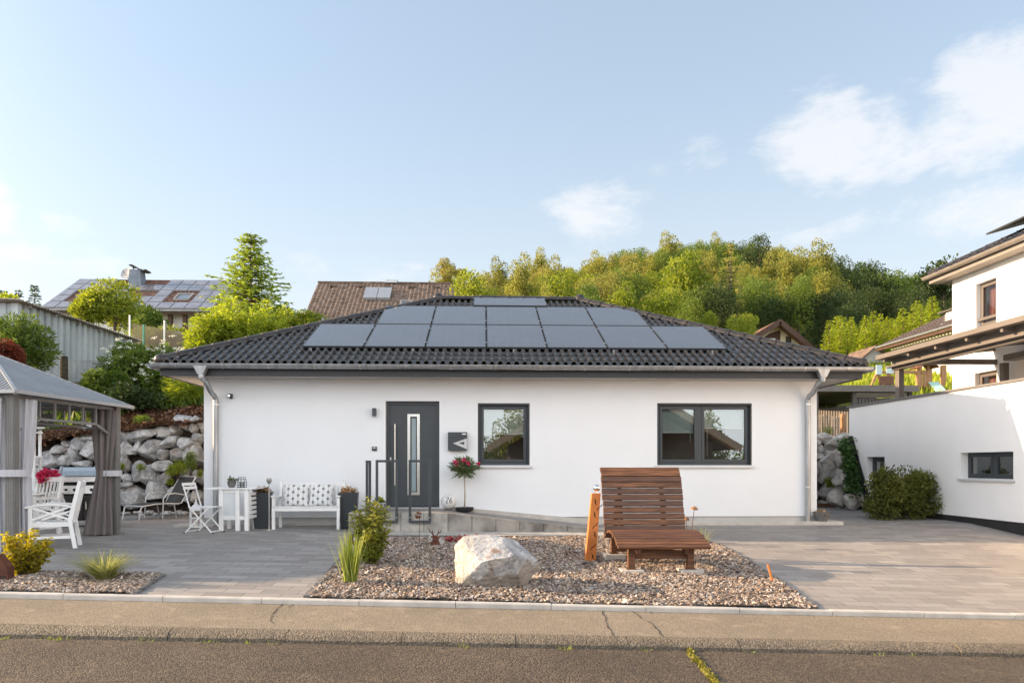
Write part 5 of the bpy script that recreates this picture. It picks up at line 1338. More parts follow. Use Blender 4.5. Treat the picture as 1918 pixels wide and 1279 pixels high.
for k in range(11):
    a = 2*math.pi*k/11; d = Vector((math.cos(a),-.12,math.sin(a))); s = Vector((-math.sin(a),0,math.cos(a)))*.022
    m.quad(c+d*.025-s*.6, c+d*.07-s*1.2+Vector((0,-.012,0)), c+d*.105, c+d*.07+s*1.2+Vector((0,-.012,0)), c+d*.025+s*.6)
part('petals', m, RUSTD, fl); m = M(); m.rock(c+Vector((0,-.02,0)), (.032,.02,.036), 3, 2, 5); part('stone_centre', m, CONCL, fl, smooth=True)
def mush(px, py0, pyc, r, lab, sd):
    p = pg(px, py0); t = thing('rust_mushroom', lab, 'garden stake', p); hh = sz(px, pyc, p.y)-p.z
    part('stem', stake(p, hh), RUSTD, t)
    m = M(); m.lathe([(.01,-.02),(r,-.012),(r*.98,.0),(r*.7,.028),(r*.3,.042),(.005,.046)], p+Vector((0,0,hh)), 18)
    part('cap', m, mat('tan_rust', (.27,.15,.08), .8, var=.4, scale=20, bump=.3), t, smooth='auto'); t.rotation_euler = (R(4),R(6*sd),0)
mush(1292,1020,952,.062,'taller tan metal mushroom on a thin stake behind the lounger',1); mush(1289,1018,972,.055,'shorter tan metal mushroom on a thin stake behind the lounger',-1)
p = pg(1449,1092); q = at(1439,1060,p.y)
single('rust_rod', M().tube([p+Vector((0,0,-.02)), q], .015, 8).tube([q, q+Vector((-.01,0,.03))], [.018,.004], 8), RUST, 'slim leaning orange rusty rod at the right edge of the gravel bed', 'garden stake')
# deer head silhouette on a stone
p = pg(816,1022); st = M(); st.rock(p+Vector((0,.03,.07)), (.15,.11,.12), 12, 3, 8, .6, .9)
single('small_stone', st, STONED, 'small brown stone lying behind the rusty deer silhouette', 'stone')
dm = [(-.07,-.02),(.05,-.02),(.065,.05),(.045,.09),(.05,.12),(.075,.135),(.055,.15),(.03,.152),(.045,.19),(.075,.20),(.09,.24),(.082,.245),(.068,.215),(.045,.205),(.05,.245),(.043,.245),(.033,.20),(.012,.16),(-.01,.16),(-.03,.195),(-.035,.24),(-.042,.24),(-.042,.205),(-.07,.225),(-.085,.265),(-.092,.262),(-.08,.215),(-.05,.195),(-.03,.155),(-.055,.15),(-.065,.135),(-.035,.125),(-.04,.09),(-.065,.06)]
single('deer_silhouette', M().prism([(p.x+x*1.15, p.z+z*1.1) for x, z in dm], p.y-.105, p.y-.097, 'y'), RUSTD, 'dark rusty deer head silhouette in the gravel before a small stone', 'garden sculpture')
# rusty house lantern at the far left edge
p = pg(2,1088); rh = thing('rust_lantern', 'dark rusty sheet metal house lantern at the left picture edge', 'lantern', p)
part('body', M().prism([(p.x-.13,p.z-.02),(p.x+.11,p.z-.02),(p.x+.10,p.z+.16),(p.x-.01,p.z+.30),(p.x-.12,p.z+.16)], p.y-.06, p.y+.06, 'y'), RUSTD, rh)
m = M()
for k in range(3): m.box(p.x+.02+k*.027,p.x+.036+k*.027,p.y-.064,p.y-.0605,p.z+.03,p.z+.07)
part('openings', m, BLACKP, rh)
# gabion planter on the landing
p = Vector((sx(708,RY+.35), RY+.35, LZ)); gb = thing('stone_planter', 'grey pebble cube planter on the landing left of the door', 'planter', p)
part('pot', M().box(p.x-.12,p.x+.15,p.y-.12,p.y+.12,LZ+.002,LZ+.175), mat('pebble_concrete', (.17,.175,.18), .9, var=.8, scale=38, c2=(.42,.43,.44), bump=.9, bscale=45, lo=.45, hi=.55), gb, bevel=.012)
GABP = Vector((p.x+.02, p.y, LZ+.17))
# pot by the right house corner
p = Vector((sx(1545,YF-.25), YF-.1, .02)); cpn = thing('flower_pot', 'round grey clay pot at the right corner of the bungalow', 'flower pot', p)
part('pot', M().lathe([(.11,0),(.14,.10),(.155,.19),(.145,.19),(.13,.15)], p+Vector((0,0,.035)), 24), mat('grey_clay', (.13,.125,.12), .8, var=.15), cpn, smooth='auto'); CPOT = p+Vector((0,0,.19))
# ================================================================== VEGETATION
def unit(a): return a/np.maximum(1e-6, np.linalg.norm(a, axis=-1, keepdims=True))
def leaf_quads(m, P, D, size, aspect, rs, tint, nb=None, fold=0):
    """rhombus leaves at P, growing along D"""
    n = len(P); D = unit(D); q = rs.normal(size=(n,3))
    if nb is not None: q = q*.6+nb
    S = unit(np.cross(D, q)); L = size*rs.uniform(.65,1.35,(n,1)); W2 = L*aspect*.5
    mid = P+D*L*.45
    m.cards(np.stack([P, mid+S*W2, P+D*L, mid-S*W2], 1), tint)
def crown(m, c, R3, n, size, aspect=.55, nc=16, cr=.42, seed=0, droop=0, hollow=.35, base=.0):
    rs = np.random.RandomState(seed); c = np.array(c); R3 = np.array(R3)
    d = unit(rs.normal(size=(nc,3))); d[:,2] = np.where(d[:,2] < -.55, -d[:,2], d[:,2])
    cc = d*rs.uniform(hollow,.82,(nc,1))
    r = cr*rs.uniform(.65,1.25,nc); k = rs.choice(nc, n, p=r**2/np.sum(r**2))
    u = unit(rs.normal(size=(n,3))); rad = rs.uniform(.35,1.0,(n,1))**.6
    P = (cc[k]+u*rad*r[k][:,None])*R3+c
    D = u*R3/np.mean(R3)+rs.normal(size=(n,3))*.55; D[:,2] -= droop
    tint = np.clip(base+rs.uniform(.15,.7,nc)[k]+rs.normal(0,.14,n), 0, 1)
    leaf_quads(m, P, D, size, aspect, rs, tint)
    return cc*R3+c
def limbs(m, base, top, r0, targets, rg, n=7):
    base, top = Vector(base), Vector(top)
    pts = [base.lerp(top, k/6)+Vector((rg.uniform(-.05,.05),rg.uniform(-.05,.05),0))*(top-base).length*.35*(k/6) for k in range(7)]
    m.tube(pts, [r0*(1-.11*k) for k in range(7)], n)
    for t in targets:
        t = Vector(t); k = rg.uniform(.45,.95); s = base.lerp(top, k); mid = s.lerp(t,.5)+Vector((0,0,(t-s).length*.08))
        m.tube([s, mid, t], [r0*.38*(1.3-k), r0*.22, r0*.07], 5)
def conifer(mf, mt, h, r, seed, whorls=22, size=.10, bottom=.08, per=7, dens=1.0, up=.12):
    rs = np.random.RandomState(seed)
    mt.tube([(0,0,0),(.02*h*rs.uniform(-1,1)*.3,0,h*.5),(0,0,h)], [h*.020+.01, h*.012, .004], 6)
    for i in range(whorls):
        t = (i+rs.uniform(-.3,.3))/whorls; t = min(max(t,0),.995); z = h*(bottom+(1-bottom)*t); L = r*(1-t)**.85*rs.uniform(.75,1.15)+.03*r
        for b in range(per):
            a = 2*math.pi*(b+rs.uniform(-.4,.4))/per+i*1.3; ll = L*rs.uniform(.7,1.15)
            d = np.array([math.cos(a),math.sin(a),0]); n = max(4, int(ll/size*2.6*dens))
            s = rs.uniform(.12,1,n)[:,None]
            P = np.array([0,0,z])+d*ll*s+np.array([0,0,1])*(ll*(up*s-.42*s*s*(1-t*.6)+.16*s**3))
            side = np.array([-d[1],d[0],0])*np.where(rs.rand(n) < .5, -1, 1)[:,None]
            D = d*.75+side*rs.uniform(.2,1.0,(n,1))+rs.normal(size=(n,3))*.22; D[:,2] -= .12
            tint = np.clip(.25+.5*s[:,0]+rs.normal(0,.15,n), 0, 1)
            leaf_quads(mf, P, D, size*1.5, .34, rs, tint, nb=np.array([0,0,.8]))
            if b % 2 == 0: mt.tube([(0,0,z), tuple(np.array([0,0,z])+d*ll*.55+np.array([0,0,ll*(up*.55-.12)]))], [.012*r+.002,.003], 4)
def blades(m, c, n, h, spread, w, seed, curl=.6, tilt=.35, seg=5, base_r=.06):
    rs = np.random.RandomState(seed)
    for i in range(n):
        a = rs.uniform(0,2*math.pi); hh = h*rs.uniform(.55,1.1); tl = abs(rs.normal(0,tilt)); sp_ = spread*rs.uniform(.3,1.2)
        d = np.array([math.cos(a),math.sin(a),0]); sd = np.array([-d[1],d[0],0])
        b = np.array(c)+d*base_r*rs.rand()**.5+sd*rs.normal()*base_r*.4
        tint = np.clip(rs.uniform(.1,.9),0,1); prev = None; q = []
        for k in range(seg+1):
            t = k/seg; p = b+d*(tl*hh*t+sp_*curl*t*t)+np.array([0,0,1])*(hh*t*(1-.35*min(1.6,curl*sp_/max(.05,h))*t))
            ww = w*(1-t**1.6)*.5+.0008
            if prev is not None: q.append([prev[0], prev[1], p+sd*ww, p-sd*ww])
            prev = (p-sd*ww, p+sd*ww)
        m.cards(np.array(q), np.full(len(q), tint))
def upright(f, s, h, w_, n, size, seed, nst=22, aspect=.3):
    rs = np.random.RandomState(seed)
    for i in range(nst):
        a = rs.uniform(0,6.28); r = w_*rs.rand()**.5; hh = h*rs.uniform(.55,1.0)*(1-.25*r/w_); b = np.array([math.cos(a)*r*.25, math.sin(a)*r*.25, 0]); e = np.array([math.cos(a)*r, math.sin(a)*r, hh])
        s.tube([tuple(b), tuple(b*.5+e*.5+np.array([0,0,hh*.06])), tuple(e)], [.006,.004,.002], 4)
        k = n//nst; t = rs.uniform(.12,1,k)[:,None]; P = b*(1-t)+e*t+rs.normal(0,.014,(k,3))
        D = rs.normal(size=(k,3)); D[:,2] = rs.uniform(-.6,.5,k)
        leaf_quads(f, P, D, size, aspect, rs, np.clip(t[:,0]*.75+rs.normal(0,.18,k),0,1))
F_YEL = foliage('young_green_foliage', (.105,.15,.018), (.33,.36,.055), .45)
F_MID = foliage('mid_green_foliage', (.055,.10,.018), (.18,.235,.045), .4)
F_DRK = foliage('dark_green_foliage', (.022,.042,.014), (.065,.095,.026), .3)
F_OLV = foliage('olive_foliage', (.11,.125,.025), (.36,.35,.085), .45)
F_PINE = foliage('pine_foliage', (.14,.14,.035), (.42,.38,.11), .38)
F_SPR = foliage('spruce_foliage', (.075,.125,.02), (.30,.37,.06), .42)
F_LARCH = foliage('larch_foliage', (.15,.19,.02), (.40,.46,.06), .45)
F_GOLD = foliage('gold_foliage', (.20,.17,.015), (.52,.44,.05), .4)
F_RED = foliage('red_foliage', (.10,.02,.012), (.24,.07,.04), .3)
F_GRASS = foliage('grass_blades', (.10,.15,.02), (.36,.40,.10), .4)
F_PALE = foliage('pale_grass_blades', (.16,.20,.05), (.50,.46,.22), .4)
F_OLE = foliage('oleander_foliage', (.045,.07,.025), (.16,.20,.085), .25)
F_SHR = foliage('willowy_foliage', (.085,.125,.02), (.30,.285,.05), .4)
F_WHITE = foliage('white_blossom', (.60,.60,.48), (.80,.80,.70), .3)
F_PINK = foliage('pink_blossom', (.50,.03,.10), (.75,.12,.25), .35)
F_DRY = foliage('dry_flowers', (.16,.09,.04), (.45,.33,.20), .3)

def plant(name, label, cat, base, build, fol, stem=None, group=None, stemmat=None):
    t = thing(name, label, cat, (0,0,0), 0, group)
    mf, ms = M(), M(); build(mf, ms)
    part('foliage', mf, fol, t)
    if ms.v: part('trunk' if name.endswith('tree') or name in ('spruce','pine','larch','birch') else 'stem', ms, stemmat or BARK, t, smooth=True)
    t.location = base; return t
def tree_proto(name, label, h, w, fol, seed, n=5600, size=.25, trunk=.3, nc=20, cr=.40, group='trees on the wooded hillside', zc=.58, aspect=.7):
    def b(mf, ms):
        rg = random.Random(seed)
        cc = crown(mf, (0,0,h*zc), (w/2,w/2,h*(1-zc)), n, size, aspect, nc, cr, seed)
        limbs(ms, (0,0,-.4), (rg.uniform(-.2,.2),0,h*.75), h*.02+.03, cc[:8], rg)
    t = thing(name, label, 'tree', (0,0,0), 0, group); mf, ms = M(), M(); b(mf, ms)
    part('crown', mf, fol, t); part('trunk', ms, BARK, t, smooth=True); return t
# ---- wooded hill
def con_proto(name, label, h, r, fol, seed, **k):
    t = thing(name, label, 'tree', (0,0,0), 0, 'trees on the wooded hillside'); mf, ms = M(), M(); conifer(mf, ms, h, r, seed, **k)
    part('crown', mf, fol, t); part('trunk', ms, BARK, t, smooth=True); return t
def pine_proto(name, label, h, w, fol, seed):
    t = thing(name, label, 'tree', (0,0,0), 0, 'trees on the wooded hillside'); mf, ms = M(), M(); rg = random.Random(seed)
    cc = crown(mf, (0,0,h*.72), (w/2,w/2,h*.27), 4000, .23, .4, 19, .30, seed, hollow=.5)
    limbs(ms, (0,0,-.4), (0,0,h*.9), h*.02+.03, cc, rg); part('crown', mf, fol, t); part('trunk', ms, BARK, t, smooth=True); return t
LBL = {'yel':'bright yellow-green leafy tree in the wood on the hillside', 'mid':'mid green leafy tree in the wood on the hillside', 'olv':'olive green leafy tree in the wood on the hillside',
       'drk':'leafy tree coloured darker for the shaded right side of the wooded hill', 'pin':'pale olive pine in the wood on the left hillside', 'con':'slim dark conifer in the wood on the hillside'}
PROTO = {'yel':[tree_proto('broadleaf_tree',LBL['yel'],9,7.2,F_YEL,101), tree_proto('broadleaf_tree',LBL['yel'],8,6.0,F_YEL,102)],
         'mid':[tree_proto('broadleaf_tree',LBL['mid'],9.5,7.4,F_MID,103), tree_proto('broadleaf_tree',LBL['mid'],11,6.4,F_MID,104)],
         'olv':[tree_proto('broadleaf_tree',LBL['olv'],10,7.4,F_OLV,105), tree_proto('broadleaf_tree',LBL['olv'],12,5.6,F_OLV,106, nc=26, cr=.3)],
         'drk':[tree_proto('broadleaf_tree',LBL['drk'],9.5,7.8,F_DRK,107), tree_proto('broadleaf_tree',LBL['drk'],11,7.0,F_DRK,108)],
         'pin':[pine_proto('pine_tree',LBL['pin'],10,5.6,F_PINE,109), pine_proto('pine_tree',LBL['pin'],9,6.4,F_PINE,110)],
         'con':[con_proto('conifer_tree',LBL['con'],11,2.6,F_DRK,111, whorls=18, size=.34, per=6)]}
used = set()
def plant_tree(kind, x, y, s, rg, label=None, group='trees on the wooded hillside', zoff=-.3):
    p = rg.choice(PROTO[kind])
    if p.name in used: o = dup(p)
    else: o = p; used.add(p.name)
    o.location = (x, y, T(x,y)+zoff); o.rotation_euler = (0,0,rg.uniform(0,6.28)); f = rg.uniform(.88,1.15); o.scale = (s*f, s*f, s*rg.uniform(.9,1.12))
    if label: o['label'] = label; o['group'] = group
    return o
rg = random.Random(77); cnt = 0
Y = 76.0
while Y < 163:
    sp_ = 4.9 if Y < 100 else 5.5; X = sx(800,Y)-2
    while X < sx(1800,Y)+3:
        x, y = X+rg.uniform(-1.8,1.8), Y+rg.uniform(-2,2); px = CX+F*math.tan(math.atan2(x,y)-YAW)
        u = rg.random()
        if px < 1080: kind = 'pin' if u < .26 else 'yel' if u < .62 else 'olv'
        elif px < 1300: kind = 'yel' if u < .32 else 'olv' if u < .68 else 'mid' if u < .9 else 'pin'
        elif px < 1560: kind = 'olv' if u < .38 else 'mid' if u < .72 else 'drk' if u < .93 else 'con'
        else: kind = 'drk' if u < .75 else 'mid'  # shade on the hill's right side is put into darker leaf colours
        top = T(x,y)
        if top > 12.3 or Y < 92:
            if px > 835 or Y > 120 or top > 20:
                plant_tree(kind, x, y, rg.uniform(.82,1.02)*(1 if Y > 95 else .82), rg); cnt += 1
        X += sp_*rg.uniform(.85,1.2)
    Y += sp_*(1.0 if Y < 140 else .9)
# single trees that stand out
def lone(kind_builder, px, pyb, Yd, **k): pass
def place_top(t, px, pyt, Yd, h, wk=1.0):
    x = sx(px, Yd); z = T(x,Yd)-.3; k = (at(px,pyt,Yd).z-z)/h
    t.location = (x, Yd, z); t.scale = (k*wk, k*wk, k); return t
def place(t, px, Yd, zoff=-.2, z=None):
    x = sx(px, Yd); t.location = (x, Yd, T(x,Yd)+zoff if z is None else z); return t
t = tree_proto('broadleaf_tree', 'large bright green tree standing before the wood above the right roof slope', 12.6, 8.2, F_YEL, 201, n=6500, size=.36, nc=34, cr=.30, group=None, zc=.52); place_top(t, 1277, 474, 72, 12.6, .9)
t = tree_proto('birch_tree', 'tall loose olive birch rising above the wood right of the centre', 17, 5.2, F_OLV, 202, n=3800, size=.34, nc=30, cr=.24, group=None, zc=.55); place_top(t, 1478, 468, 96, 17)
t = tree_proto('birch_tree', 'tall slender pale birch nearest the gap in the wood, with feathery top', 17.5, 5.6, F_OLV, 203, n=4200, size=.32, nc=34, cr=.24, group=None, zc=.55); place_top(t, 1535, 464, 104, 17.5)
t = pine_proto('pine_tree', 'small windswept pine alone at the left end of the wood', 7.5, 4.6, F_PINE, 204); place(t, 833, 118); t.location.z = at(833,548,118).z-2; del t['group']
t = pine_proto('pine_tree', 'small round pine beside the windswept one above the brown roof', 6, 4.4, F_PINE, 205); place(t, 856, 116); t.location.z = at(856,548,116).z-2; del t['group']
t = con_proto('conifer_tree', 'single slim conifer in front of the wood right of the bright tree', 8.5, 1.9, F_PINE, 206, whorls=18, size=.24, per=6); place(t, 1368, 70, z=at(1368,612,70).z); del t['group']
t = tree_proto('broadleaf_tree', 'dark tree at the gutter corner of the tall white house', 8, 6.5, F_DRK, 207, n=3000, size=.34, group=None); place(t, 1768, 84); t.location.z = at(1768,612,84).z
for px, py, s, lb in ((1390,632,.42,'bright yellow-green young tree behind the right roof edge'),(1325,612,.3,'small yellow bush peeping over the right roof slope'),(1240,604,.6,'leafy green treetop right of the ridge of the bungalow'),(1170,592,.55,'leafy green treetop directly behind the right ridge end'),(870,580,.7,'bright green treetop between the brown roof and the top solar panel')):
    t = tree_proto('broadleaf_tree', lb, 6, 5.6, F_YEL, px, n=3200, size=.24, nc=20, group=None); x = sx(px, 46); t.location = (x, 46, at(px,py,46).z-2.6*s); t.scale = (s,s,s)
for i, (px, py, s) in enumerate(((1440,628,1.0),(1495,612,1.0),(1545,612,1.0),(1415,612,.9),(1345,606,1.0),(1300,600,.9))):
    plant_tree('mid' if i % 2 else 'drk', sx(px,66), 66, s*.62, rg).location.z = at(px,py,66).z-2.5
# row of young larches in front of the right slope
protos_l = []
for i in range(3):
    t = thing('larch_tree', 'yellow-green young larch in the dense row on the right slope', 'tree', (0,0,0), 0, 'young larches on the right slope'); mf, ms = M(), M(); conifer(mf, ms, 6.0, 1.25, 300+i, whorls=24, size=.16, per=8, dens=1.5, up=.5)
    part('crown', mf, F_LARCH, t); part('trunk', ms, BARK, t, smooth=True); protos_l.append(t)
rg = random.Random(41)
for i in range(30):
    px = 1553+i*6.9; Yd = 51+(i*7 % 5)*1.3+rg.uniform(-.5,.5)
    t = protos_l[i] if i < 3 else dup(protos_l[i % 3])
    pyt = 606-40*((i/29)**1.2)+rg.uniform(-14,16)
    if i in (2,3): pyt = 590
    x = sx(px,Yd); zt_l = at(px,pyt,Yd).z; zg = at(px, 690-18*(i/29), Yd).z; k = (zt_l-zg)/6.0
    t.location = (x, Yd, zg); t.rotation_euler = (0,0,rg.uniform(0,6)); f = rg.uniform(.95,1.25); t.scale = (k*f,k*f,k)
# meadow grass on the right slope (uncountable)
m = M(); rs = np.random.RandomState(8); n = 26000
xx = rs.uniform(9,42,n); yy = rs.uniform(30.5,56,n); zz = np.array([T(a,b) for a,b in zip(xx,yy)])
P = np.stack([xx,yy,zz],1); D = np.stack([rs.normal(0,.3,n),rs.normal(0,.3,n),np.ones(n)],1)
leaf_quads(m, P, D, .55, .22, rs, np.clip(rs.normal(.5,.25,n),0,1)); struct('meadow_grass', m, F_LARCH, kind='stuff')
m = M(); n = 5000; xx = rs.uniform(-13,-5.7,n); yy = rs.uniform(20.3,30,n); zz = np.array([T(a,b) for a,b in zip(xx,yy)])
D = np.stack([rs.normal(0,.5,n),rs.normal(0,.5,n),np.ones(n)],1); leaf_quads(m, np.stack([xx,yy,zz],1), D, .34, .3, rs, rs.rand(n)); struct('slope_groundcover', m, F_MID, kind='stuff')
# ---- left garden above the boulder wall
def bushy(name, label, cat, px, py0, py1, wpx, Yd, fol, n, size, seed, aspect=.55, nc=16, cr=.42, depth=None, stems=True, droop=0, skirt=True):
    c = at(px, (py0+py1)/2, Yd); k = dep(px,Yd)/F; rx, rz_2 = wpx*k/2, (py1-py0)*k/2
    def b(mf, ms):
        cc = crown(mf, (0,0,rz_2), (rx, depth or rx, rz_2), n, size, aspect, nc, cr, seed, droop)
        if skirt: crown(mf, (0,0,rz_2*.5), (rx*.92, (depth or rx)*.92, rz_2*.52), n//2, size, aspect, nc, cr, seed+5, droop)
        if stems:
            g = random.Random(seed)
            for q in cc[:9]: ms.tube([(g.uniform(-.1,.1)*rx,g.uniform(-.1,.1)*rx,-.3), (q[0]*.4,q[1]*.4,q[2]*.5), tuple(q)], [.03*rx+.004,.02*rx+.003,.004], 5)
    return plant(name, label, cat, (c.x, c.y, c.z-rz_2), b, fol)
mB = bushy('elder_bush', 'dark green elder bush with flat white blossoms above the boulder wall', 'bush', 272, 640, 752, 150, 22.5, F_MID, 5200, .13, 401, .5, 26, .32)
m = M(); rs = np.random.RandomState(3); c = at(272,690,21.9)
for k in range(48):
    q = np.array([c.x+rs.uniform(-1.15,1.2), c.y-rs.uniform(.1,.7)-0, c.z+rs.uniform(-.5,.9)]); n = 16
    leaf_quads(m, q+rs.normal(0,.04,(n,3))*np.array([1,1,.3]), rs.normal(size=(n,3))+np.array([0,-.3,.6]), .042, .9, rs, rs.rand(n))
part('blossom', m, F_WHITE, mB).data.transform(Matrix.Translation(-mB.location))
bushy('leafy_bush', 'mid green bush in front of the wire fence on the slope', 'bush', 195, 692, 765, 105, 21.2, F_MID, 3600, .11, 402, .5, 20, .34)
bushy('leafy_bush', 'low green bush on the mulch slope behind the far pavilion post', 'bush', 245, 718, 775, 120, 20.2, F_DRK, 2400, .10, 403)
bushy('grass_bush', 'yellowish grass tussock on the slope at the left roof corner', 'tall grass', 352, 706, 768, 75, 21.0, F_LARCH, 1700, .22, 404, .12, 14, .5)
bushy('leafy_bush', 'tall fresh green bush before the corrugated shed at the left edge', 'bush', 40, 585, 705, 120, 19.0, F_MID, 3800, .15, 405, .25, 24, .3)
bushy('red_bush', 'reddish brown leaved bush at the left edge above the pavilion roof', 'bush', 8, 636, 690, 66, 17.8, F_RED, 2200, .07, 406)
bushy('round_shrub', 'round bright green cushion shrub growing between the wall boulders', 'shrub', 333, 862, 893, 36, 17.2, F_YEL, 1500, .045, 407, .35, 14, .45)
bushy('round_shrub', 'smaller dull green shrub right of the round one on the boulder wall', 'shrub', 357, 848, 882, 26, 17.25, F_MID, 900, .045, 408, .35)
bushy('low_juniper', 'low green tuft at the top edge of the boulder wall', 'shrub', 268, 778, 795, 34, 18.6, F_SPR, 600, .06, 409, .3)
for i, (px, py, w_) in enumerate(((264,868,16),(228,866,12),(320,895,10),(375,880,12))):
    bushy('wall_plant', ['small green plant in a boulder joint beside the round hole stone','tiny green plant in a joint next to the pavilion curtain','little green plant below the round shrub on the boulder wall','green tuft in the boulder wall beside the bungalow corner'][i], 'plant', px, py, py+14, w_, 17.35, F_YEL, 220, .04, 420+i, .4, 6, .5, stems=False)
# round deciduous tree left and bright shrubs behind the bungalow
tt1 = tree_proto('garden_tree', 'round bright green garden tree before the house with many solar panels', 5.2, 4.2, F_YEL, 431, n=6200, size=.17, nc=24, cr=.36, group=None, zc=.62)
x = sx(212, 38); tt1.location = (x, 38, at(212,628,38).z-1.2); tt1.scale = (.86,.86,.80)
bushy('garden_tree', 'low left lobe of bright foliage beside the round garden tree', 'tree', 165, 552, 606, 70, 37.5, F_YEL, 2600, .16, 438)
bushy('garden_tree', 'smaller round treetop right of the bright garden tree', 'tree', 280, 578, 640, 66, 36.5, F_MID, 2600, .14, 432)
p = at(470,674,29.5); plant('feathery_shrub', 'large feathery yellow-green shrub in front of the tall spruce', 'shrub', p, lambda f, s_: (upright(f, s_, 3.0, 1.75, 9000, .17, 433, 80, .3), crown(f, (0,0,.9), (1.9,1.5,1.0), 2600, .16, .3, 24, .3, 434)), F_LARCH)
bushy('feathery_shrub', 'broad feathery yellow-green shrub left of the spruce foot', 'shrub', 398, 588, 672, 120, 29, F_LARCH, 3800, .17, 437, .3, 24, .3)
bushy('feathery_shrub', 'yellow-green shrub rising behind the hip of the bungalow roof', 'shrub', 578, 582, 640, 84, 31, F_YEL, 2600, .13, 434, .4, 16, .36)
bushy('dark_shrub', 'darker green shrub between the yellow shrubs behind the bungalow roof', 'shrub', 535, 572, 640, 56, 31.5, F_MID, 1800, .13, 435, .5, 16, .36)
bushy('leafy_bush', 'overgrown light green hedge behind the brown netting', 'hedge', 305, 612, 660, 110, 33, F_YEL, 2600, .15, 436, .4)
def sp_tree(name, label, px, pyt, pyb, rpx, Yd, fol, seed, **k):
    p = at(px,pyb,Yd); kk = dep(px,Yd)/F; t = thing(name, label, 'tree'); mf, ms = M(), M(); conifer(mf, ms, (pyb-pyt)*kk, rpx*kk, seed, **k)
    part('crown', mf, fol, t); part('trunk', ms, BARK, t, smooth=True); t.location = p; return t
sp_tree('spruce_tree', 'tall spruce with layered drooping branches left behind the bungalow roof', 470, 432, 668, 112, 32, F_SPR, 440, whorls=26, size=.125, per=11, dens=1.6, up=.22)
sp_tree('spruce_tree', 'small distant spruce, rightmost of the group at the left horizon', 65, 532, 600, 15, 75, F_DRK, 441, whorls=14, size=.25, per=6)
sp_tree('spruce_tree', 'small distant spruce, middle one of the group at the left horizon', 34, 541, 600, 13, 75, F_DRK, 442, whorls=14, size=.25, per=6)
sp_tree('spruce_tree', 'small distant spruce, leftmost of the group at the left horizon', 6, 543, 600, 14, 75, F_DRK, 443, whorls=14, size=.25, per=6)
bushy('garden_tree', 'bright yellow treetops at the left edge behind the corrugated shed', 'tree', 18, 552, 600, 60, 45, F_LARCH, 1600, .2, 444)
# ---- beds
p = pg(196,1087); plant('fountain_grass', 'arching tuft of yellow-green ornamental grass in the front bed', 'ornamental grass', p, lambda f, s: (blades(f, (0,0,0), 330, .40, .34, .009, 1, 1.0, .45), blades(f, (0,0,0), 200, .28, .2, .008, 2, .7, .5)), F_PALE)
p = pg(657,1091); plant('iris_clump', 'upright sword-leaved green clump at the left end of the gravel bed', 'ornamental grass', p, lambda f, s: blades(f, (0,0,0), 150, .60, .10, .017, 4, .3, .16), F_GRASS)
p = pg(1318,1016); plant('grass_tuft', 'thin pale grass tuft behind the seat of the slatted lounger', 'ornamental grass', p, lambda f, s: blades(f, (0,0,0), 40, .36, .22, .008, 5, .7, .35), F_PALE)
p = pg(694,1058); sh1 = plant('willowy_shrub', 'tall yellow-green narrow-leaved shrub at the back of the gravel bed', 'shrub', p, lambda f, s: upright(f, s, .98, .27, 3000, .085, 6, 34), F_SHR)
p = pg(47,1079); plant('golden_shrub', 'golden yellow small-leaved shrub before the near pavilion post', 'shrub', p, lambda f, s: upright(f, s, .66, .27, 2300, .048, 7, 26, .65), F_GOLD)
for i, (px, py, lb) in enumerate(((846,1017,'low red barberry plant nearest the deer figure'),(872,1013,'low red barberry plant behind the boulder'),(896,1013,'low red barberry plant furthest from the deer figure'))):
    p = pg(px,py); plant('barberry', lb, 'plant', p, lambda f, s: upright(f, s, .13, .13, 260, .035, 30+i, 10, .6), foliage('crimson_foliage', (.22,.02,.025), (.50,.09,.10), .3) if i == 0 else bpy.data.materials['crimson_foliage'])
# oleander standard
op = Vector((sx(870,YF-.3), YF-.32, .30)); ol = thing('oleander_tree', 'oleander standard with pink flowers in a black saucer pot beside the globe lamp', 'potted tree', op)
part('pot', M().lathe([(.13,0),(.17,.02),(.19,.085),(.175,.085),(.15,.03)], op+Vector((0,0,-.02)), 24), BLACKPL, ol, smooth='auto'); part('soil', M().lathe([(.15,.03),(.15,.05)], op, 16), SOIL, ol)
zc_ = sz(870,885,op.y); part('trunk', M().tube([op, op+Vector((.01,0,.3)), (op.x,op.y,zc_)], [.016,.013,.012], 8), mat('pale_bark', (.36,.30,.22), .8, var=.2), ol, smooth=True)
mf, ms = M(), M(); rs = np.random.RandomState(12)
for i in range(46):
    a = rs.uniform(0,6.28); tl = rs.uniform(.05,1.15); L = .30*rs.uniform(.75,1.12); d = np.array([math.cos(a)*math.sin(tl)*1.1, math.sin(a)*math.sin(tl), math.cos(tl)*.9]); b = np.array([op.x,op.y,zc_-.02]); e = b+d*L
    ms.tube([tuple(b), tuple(e)], [.006,.002], 4); k = 30; t = rs.uniform(.2,1.03,k)[:,None]; leaf_quads(mf, b+(e-b)*t, d*.9+rs.normal(size=(k,3))*.55, .105, .16, rs, np.clip(rs.normal(.5,.25,k),0,1))
for i in range(160):
    pass
n = 240; a = rs.uniform(0,6.28,n); q = np.stack([op.x+np.cos(a)*.17*rs.rand(n), op.y+np.sin(a)*.17*rs.rand(n), zc_+rs.uniform(-.06,.1,n)],1); leaf_quads(mf, q, np.stack([np.cos(a),np.sin(a),-.7*np.ones(n)],1), .10, .17, rs, rs.rand(n)*.6)
part('branches', ms, BARK, ol); part('crown', mf, F_OLE, ol)
m = M()
